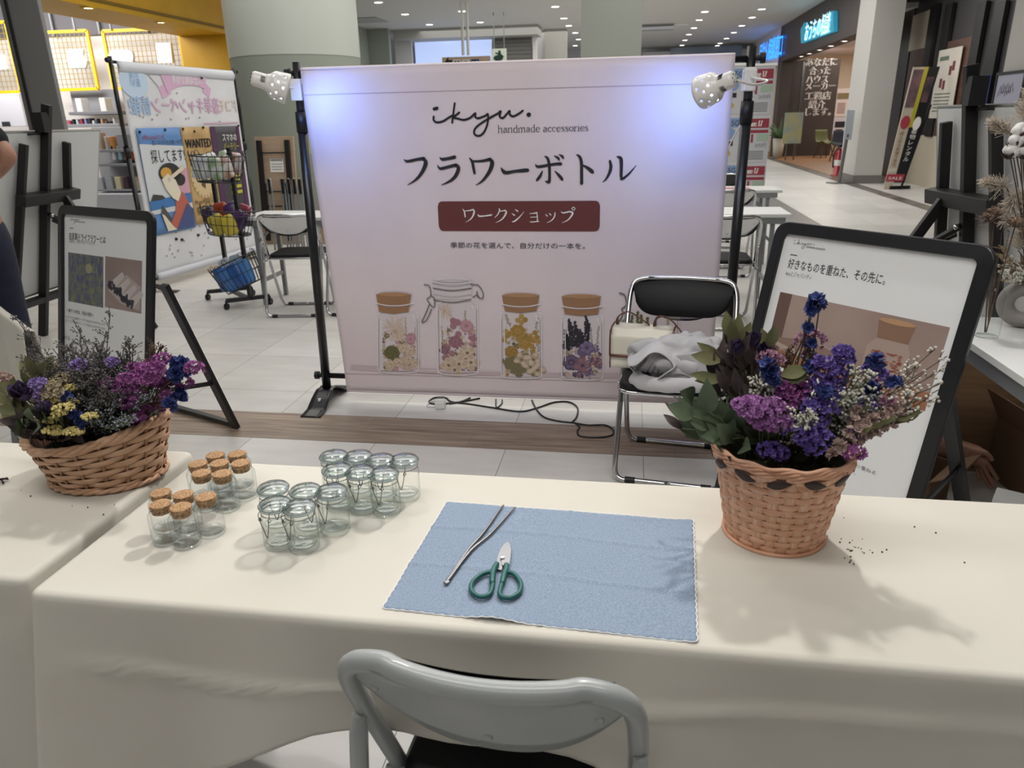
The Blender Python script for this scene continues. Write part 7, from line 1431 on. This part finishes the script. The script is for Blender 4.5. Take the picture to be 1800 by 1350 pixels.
for k, (x0, y0, x1, y1, c, l) in enumerate(((1468, 156, 1494, 204, 'd9d3d3', 'white poster with green print on the bright shop wall'), (1464, 206, 1490, 236, 'c9cbd8', 'pale notice with dark print below the white poster'))):
    a0, z1 = P.at(x0, y0); a1, z0 = P.at(x1, y1); t = empty('wall_poster', ((a0+a1)/2, 29.5, z0), 0, l, 'poster'); q = Plane((-(a0+a1)/2, 0, -z0), P.u, P.v); b = MB(); q.slab(b, a0, z0, a1, z1, -.03, 0); b.build('sheet', mat('sheet_'+c, c, .6), t); b = MB()
    q.slab(b, a0+.1, z1-.35, a0+.8, z1-.15, 0, .01); b.build('headline_print', mat('print_green', '3f6b52', .6) if k == 0 else ink, t); b = MB()
    for m_ in range(6): q.slab(b, a0+.15, z0+.1+(z1-z0-.55)*m_/6, a1-.2, z0+.14+(z1-z0-.55)*m_/6, 0, .01)
    b.build('text_print', mat('pinkish_print', 'a58a8a', .6), t)
p = W(1502, 322, z=0); p.x -= .3; q0 = W(1510, 250, Y=p.y); t = empty('leaflet_stand', (p.x, p.y, 0), R(20), 'slim grey leaflet stand leaning at the white pillar', 'stand'); b = MB(); b.beam((0, 0, 0), (.05, .0, .95), .04, .06); b.build('post', steel, t); b = MB(); b.box((0, 0, .012), (.4, .3, .024)); b.build('base', steel, t); b = MB(); b.beam((.05, -.02, .85), (.1, .06, 1.4), .17, .03, (0, 1, 0)); b.build('tray', mat('pale_tray', 'a9b0b8', .4), t)
# tall slanted A-board outside the dim store
p0, p1 = W(1553, 333, z=0), W(1576, 333, z=0); t = empty('tall_a_board', (p0.x, p0.y, 0), 0, 'tall slanted cream and black sign board with a yellow stripe outside the store', 'sign'); 
zz_ = Plane(p0, (CR.x, CR.y, 0), (0, 0, 1)); tp0, tp1 = onplane(1606, 118, p0, zz_.n), onplane(1650, 113, p0, zz_.n)
bx = [p0, W(1586, 333, Y=p0.y), tp1, tp0]; O = Vector(p0)
uu = (bx[1]-bx[0]).normalized(); vv_ = (bx[3]-bx[0]); Hh = vv_.length; wb, wt = (bx[1]-bx[0]).length, (bx[2]-bx[3]).length; nrm = Vector((uu.y, -uu.x, 0)).normalized()
if nrm.dot(CAMP-O) < 0: nrm = -nrm
F_ = lambda x, y, d=0: uu*(x*(wb+(wt-wb)*y))+vv_*y+nrm*d
def fq(nm, m, x0, y0, x1, y1, d, par=None): b = MB(); b.add([F_(x0, y0, d), F_(x1, y0, d), F_(x1, y1, d), F_(x0, y1, d)]+[F_(x0, y0, d-.03), F_(x1, y0, d-.03), F_(x1, y1, d-.03), F_(x0, y1, d-.03)], [(0, 1, 2, 3), (7, 6, 5, 4), (0, 4, 5, 1), (1, 5, 6, 2), (2, 6, 7, 3), (3, 7, 4, 0)], False); return b.build(nm, m, par or t)
cr_ = mat('board_cream', 'bdb3a2', .6); fq('cream_panel', cr_, 0, 0, .45, 1, 0); fq('black_panel', mat('board_black', '17191d', .4), .45, .06, 1, 1, 0); fq('yellow_stripe', mat('board_yellow2', 'b5ad33', .6), .42, .52, .58, 1, .006); fq('red_band', mat('board_red2', 'a83848', .6), 0, .07, .95, .13, .008); fq('photo_print', mat('board_photo', '7d5c62', .6, col2='4c4650', scale=5), .04, .68, .42, .98, .006); fq('photo_print', mat('board_photo2', '6a4a50', .6, col2='2c2a38', scale=5), .62, .72, .9, .92, .006)
b = MB(); b.add([F_(.22+.2*math.cos(a)*1, .56+.055*math.sin(a), .01) for a in [k*.349 for k in range(18)]], [tuple(range(18))], False); b.build('red_badge', mat('board_red2', 'a83848'), t); b = MB(); b.add([F_(.74+.17*math.cos(a), .55+.055*math.sin(a), .01) for a in [k*.349 for k in range(18)]], [tuple(range(18))], False); b.build('white_badge', whiteink, t)
PQ3 = Plane((0, 0, 0), uu, vv_.normalized()); PQ3.p = lambda a, b_, w=0: F_(a/wb, b_/Hh, abs(w)+.01)
b = MB(); PQ3.text(b, '¥390', wb*.05, Hh*.15, Hh*.045, .002, width=wb*.35); PQ3.text(b, 'SALE', wb*.1, Hh*.085, Hh*.035, .004, width=wb*.7); b.build('price_lettering', whiteink, t); b = MB(); PQ3.text(b, '着物レンタル', wb*.72, Hh*.47, Hh*.045, .002, vert=True); b.build('white_lettering', whiteink, t); b = MB(); PQ3.text(b, '成人式の前撮り受付', wb*.2, Hh*.46, Hh*.032, .002, vert=True); b.build('brown_lettering', mat('brown_ink', '8a5a4a', .7), t)
b = MB(); b.beam(uu*.1*1+Vector((.0, 0, .03)), uu*(wb+.15)+Vector((0, .1, .03)), .06, .06); b.beam(uu*(wb*.9), uu*(wb*.9)+vv_*.7+uu*.15, .03, .03); b.build('support_frame', blackp, t)
def wallpic(pts, nm, m, label, frame=None, cat='poster'):
    P_ = [SP.at(*q) for q in pts]; a0, a1 = (P_[0][0]+P_[1][0])/2, (P_[2][0]+P_[3][0])/2; z1, z0 = (P_[0][1]+P_[3][1])/2, (P_[1][1]+P_[2][1])/2; c = SP.p((a0+a1)/2, z0, .07); t = empty(nm, c, 0, label, cat); q = Plane(SP.o-c+SP.n*0, SP.u, SP.v); b = MB(); q.slab(b, a0, z0, a1, z1, .075, .085); sh_ = b.build('sheet', m, t)
    if frame: b = MB(); [q.slab(b, *r_, .07, .1) for r_ in ((a0-.04, z0-.04, a1+.04, z0), (a0-.04, z1, a1+.04, z1+.04), (a0-.04, z0, a0, z1), (a1, z0, a1+.04, z1))]; b.build('frame', frame, t)
    return t, q, a0, z0, a1, z1
t, q, a0, z0, a1, z1 = wallpic([(1660, 90), (1640, 215), (1685, 200), (1698, 80)], 'hanging_cloth_poster', mat('cloth_poster', 'c9c3ba', .7), 'white cloth poster with dark red shoe pictures on the dim store front'); dr = mat('dark_red_print', '6b2f33', .7); b = MB(); w_, h_ = a1-a0, z1-z0
for x, y in ((.6, .62), (.72, .68), (.25, .45), (.4, .42)): q.slab(b, a0+w_*x, z0+h_*y, a0+w_*(x+.1), z0+h_*(y+.13), .085, .09)
b.build('red_print', dr, t); b = MB(); q.slab(b, a0+w_*.1, z0+h_*.84, a0+w_*.5, z0+h_*.9, .085, .09); [q.slab(b, a0+w_*.1, z0+h_*(.1+.05*k), a0+w_*.8, z0+h_*(.115+.05*k), .085, .09) for k in range(6)]; b.build('green_print', mat('dull_green_print', '5f6f62', .7), t)
wallpic([(1738, 132), (1729, 190), (1744, 190), (1751, 132)], 'blue_notice', mat('blue_notice', '27386f', .6), 'narrow blue notice on the grey wall left of the framed picture')
t, q, a0, z0, a1, z1 = wallpic([(1765, 130), (1757, 187), (1803, 188), (1812, 130)], 'framed_picture', mat('picture_lilac', '8b8b9b', .5), 'black-framed lilac line drawing on the grey wall at the right edge', black, 'picture'); b = MB(); [q.ribbon(b, [(a0+.1+.07*k, z0+.15+.02*(k % 3), .006), (a0+.16+.07*k, z0+.3+.03*(k % 2), .006), (a0+.22+.07*k, z0+.2, .006)], .09) for k in range(6)]; b.build('line_drawing', ink, t)
lamp('store_spot', 'SPOT', W(1622, 60, X=SX-.35), W(1622, 110, X=SX), 6, (1, .75, .55), .05, 60, .8); lamp('store_spot', 'SPOT', W(1690, 60, X=SX-.4), W(1680, 110, X=SX), 10, (1, .85, .75), .05, 70, .8)
# ------------------------------------------------------------------ the shop at the left: wire grid panels, cut-outs, shelves
random.seed(41); DY = 13.25
def grid_panel(x0, y0, x1, y1, label):
    P = Plane((0, DY, 0), (1, 0, 0), (0, 0, 1)); a0, z1 = P.at(x0, y0); a1, z0 = P.at(x1, y1); t = empty('grid_panel', (a0, DY, z0), 0, label, 'grid panel', 'yellow framed wire grid panels'); q = Plane((-a0, 0, -z0), P.u, P.v); b = MB()
    for r_ in ((a0, z0, a1, z0), (a0, z1, a1, z1), (a0, z0, a0, z1), (a1, z0, a1, z1)): b.beam(q.p(r_[0], r_[1]), q.p(r_[2], r_[3]), .05, .05, (0, 1, 0))
    b.build('yellow_frame', yellowf, t); b = MB(); n = int((a1-a0)/.085)
    for k in range(1, n): x = a0+(a1-a0)*k/n; b.beam(q.p(x, z0), q.p(x, z1), .008, .008, (0, 1, 0))
    n = int((z1-z0)/.085)
    for k in range(1, n): z = z0+(z1-z0)*k/n; b.beam(q.p(a0, z), q.p(a1, z), .008, .008, (0, 1, 0))
    b.build('wire_grid', mat('grid_wire', 'a88f3c', .4), t)
    for x in (a0+.2, a1-.2): MB().cyl(q.p(x, z1, .05), q.p(x, 4.95, .05), .02, seg=8).build('hanging_rod', greym, t)
grid_panel(-60, 42, 38, 161, 'yellow framed wire grid panel left of the grey pillar'); grid_panel(60, 58, 173, 156, 'yellow framed wire grid panel right of the grey pillar'); grid_panel(181, 55, 330, 152, 'yellow framed wire grid panel behind the campaign banner')
def cutout(pts, label, nm='white_cutout'):
    P = Plane((0, DY-.05, 0), (1, 0, 0), (0, 0, 1)); A = [P.at(*p) for p in pts]; c = Vector((sum(a[0] for a in A)/len(A), DY-.05, min(a[1] for a in A))); q = Plane(-c+Vector((0, DY-.05, 0)), P.u, P.v); b = MB(); b.prism(A[::-1], q.p, -.03, .03); o = b.build(nm, mat('cutout_white', 'f1f1f3', .5)); o.location = c; tag(o, label, 'board', 'white cut-outs on the wire grid'); return o, q
cutout([(121, 87), (147, 87), (147, 97), (155, 106), (152, 119), (128, 120), (119, 106), (122, 97)], 'white vase-shaped cut-out on the wire grid right of the grey pillar'); cutout([(192, 100), (194, 91), (200, 88), (228, 88), (234, 92), (236, 100), (234, 114), (194, 114)], 'white rounded cut-out on the wire grid above the campaign banner'); cutout([(275, 76), (301, 75), (305, 111), (279, 111)], 'white upright rectangular cut-out on the wire grid beside the yellow wall')
o, q = cutout([(-12, 97), (10, 96), (15, 121), (-8, 123)], 'white cut-out with dark dots on the wire grid left of the grey pillar'); 
def shelfbox(nm, x0, y0, x1, y1, Y, dep, c, label, cat, group=None, rough=.6):
    P = Plane((0, Y, 0), (1, 0, 0), (0, 0, 1)); a0, z1 = P.at(x0, y0); a1, z0 = P.at(x1, y1); b = MB(); b.box((0, dep/2, (z1-z0)/2), (a1-a0, dep, z1-z0)); o = b.build(nm, mat('shelf_'+c, c, rough), None, bevel=.008, loc=((a0+a1)/2, Y, z0)); return tag(o, label, cat, group)
shelfbox('shelf_backboard', 122, 159, 206, 197, 13.4, .04, '8a8b90', 'grey display backboard under the yellow grid panels', 'backboard'); shelfbox('wall_shelf', 120, 197, 210, 200.5, 12.85, .6, '77787c', 'grey shelf carrying two white boxes', 'shelf'); shelfbox('wall_shelf', 105, 219, 210, 222.5, 12.8, .6, '8d8e92', 'grey shelf with a row of small goods', 'shelf'); shelfbox('white_box', 131, 173, 146, 197, 12.95, .2, 'dfe0e4', 'left white box on the grey shelf', 'box', 'white boxes on the shelf'); shelfbox('white_box', 173, 172, 188, 197, 12.95, .2, 'd9dad6', 'right white box on the grey shelf', 'box', 'white boxes on the shelf')
cols = ['d8d9dc', 'b5455a', '2a2a30', 'c9ccd2', 'a64452', '8d93c4', '3a3a40', 'dadbe0', '2c2e35', 'b98f72', '5a4a44', '1f2024', 'cfd1d6']
for k in range(13): x = 111+k*7.2; shelfbox('small_goods_box', x, 219-U(6, 12), x+U(4, 6), 219, 12.9, .15, cols[k], 'small %s boxed item, %s from left on the lower grey shelf' % (['pale', 'pink-red', 'black', 'light grey', 'red', 'lilac', 'charcoal', 'whitish', 'dark', 'tan', 'brown', 'near-black', 'pale grey'][k], ["first", "second", "third", "fourth", "fifth", "sixth", "seventh", "eighth", "ninth", "tenth", "eleventh", "twelfth", "thirteenth"][k]), 'goods', 'small goods on the lower shelf')
shelfbox('shop_counter', -40, 166, 46, 222, 12.6, .5, 'd0d0d6', 'white shop counter left of the grey pillar', 'counter'); shelfbox('counter_sign', 2, 214, 16, 222, 12.56, .05, '2b2b2f', 'small dark sign on the white counter at the left edge', 'sign')
unit = shelfbox('shelf_unit', 160, 224, 300, 345, 12.2, .06, 'a5a6aa', 'grey shelf unit with three shelves behind the campaign banner', 'shelf')
for y, l in ((263, 'upper'), (288, 'middle'), (333, 'lower')): o = shelfbox('shelf_board', 160, y, 300, y+3, 11.75, .45, '8f9094', None, None); o.parent = unit; o.location = o.location-unit.location
shelfbox('display_counter', 150, 342, 300, 372, 11.5, .7, 'b9bbc2', 'pale counter below the shelf unit behind the campaign banner', 'counter')
for x0, y0, x1, y1, c, l in ((171, 233, 181, 263, 'b79b82', 'brown framed box on the upper shelf'), (182, 240, 189, 263, 'cfcfd0', 'white leaflet box on the upper shelf'), (190, 240, 201, 263, 'c98f55', 'orange wrapped item on the upper shelf'), (203, 236, 230, 263, '9a9ca3', 'silver pack on the upper shelf'), (193, 256, 203, 281, 'c9cbcc', 'white booklet on the middle shelf'), (204, 257, 214, 281, '8fb0bd', 'pale blue booklet on the middle shelf'), (215, 257, 231, 281, 'c76a2c', 'orange booklet on the middle shelf'), (166, 312, 182, 333, 'b9bcc2', 'left silver pack on the lower shelf'), (183, 312, 199, 333, 'a9adb4', 'right silver pack on the lower shelf'), (200, 311, 214, 333, 'cfc6a8', 'cream box on the lower shelf'), (216, 311, 227, 333, '4a3040', 'dark purple box on the lower shelf'), (229, 311, 240, 333, 'c4b79a', 'beige box on the lower shelf')):
    shelfbox('shelf_item', x0, y0, x1, y1, 11.76, .14, c, l, 'goods', 'goods on the shelf unit')
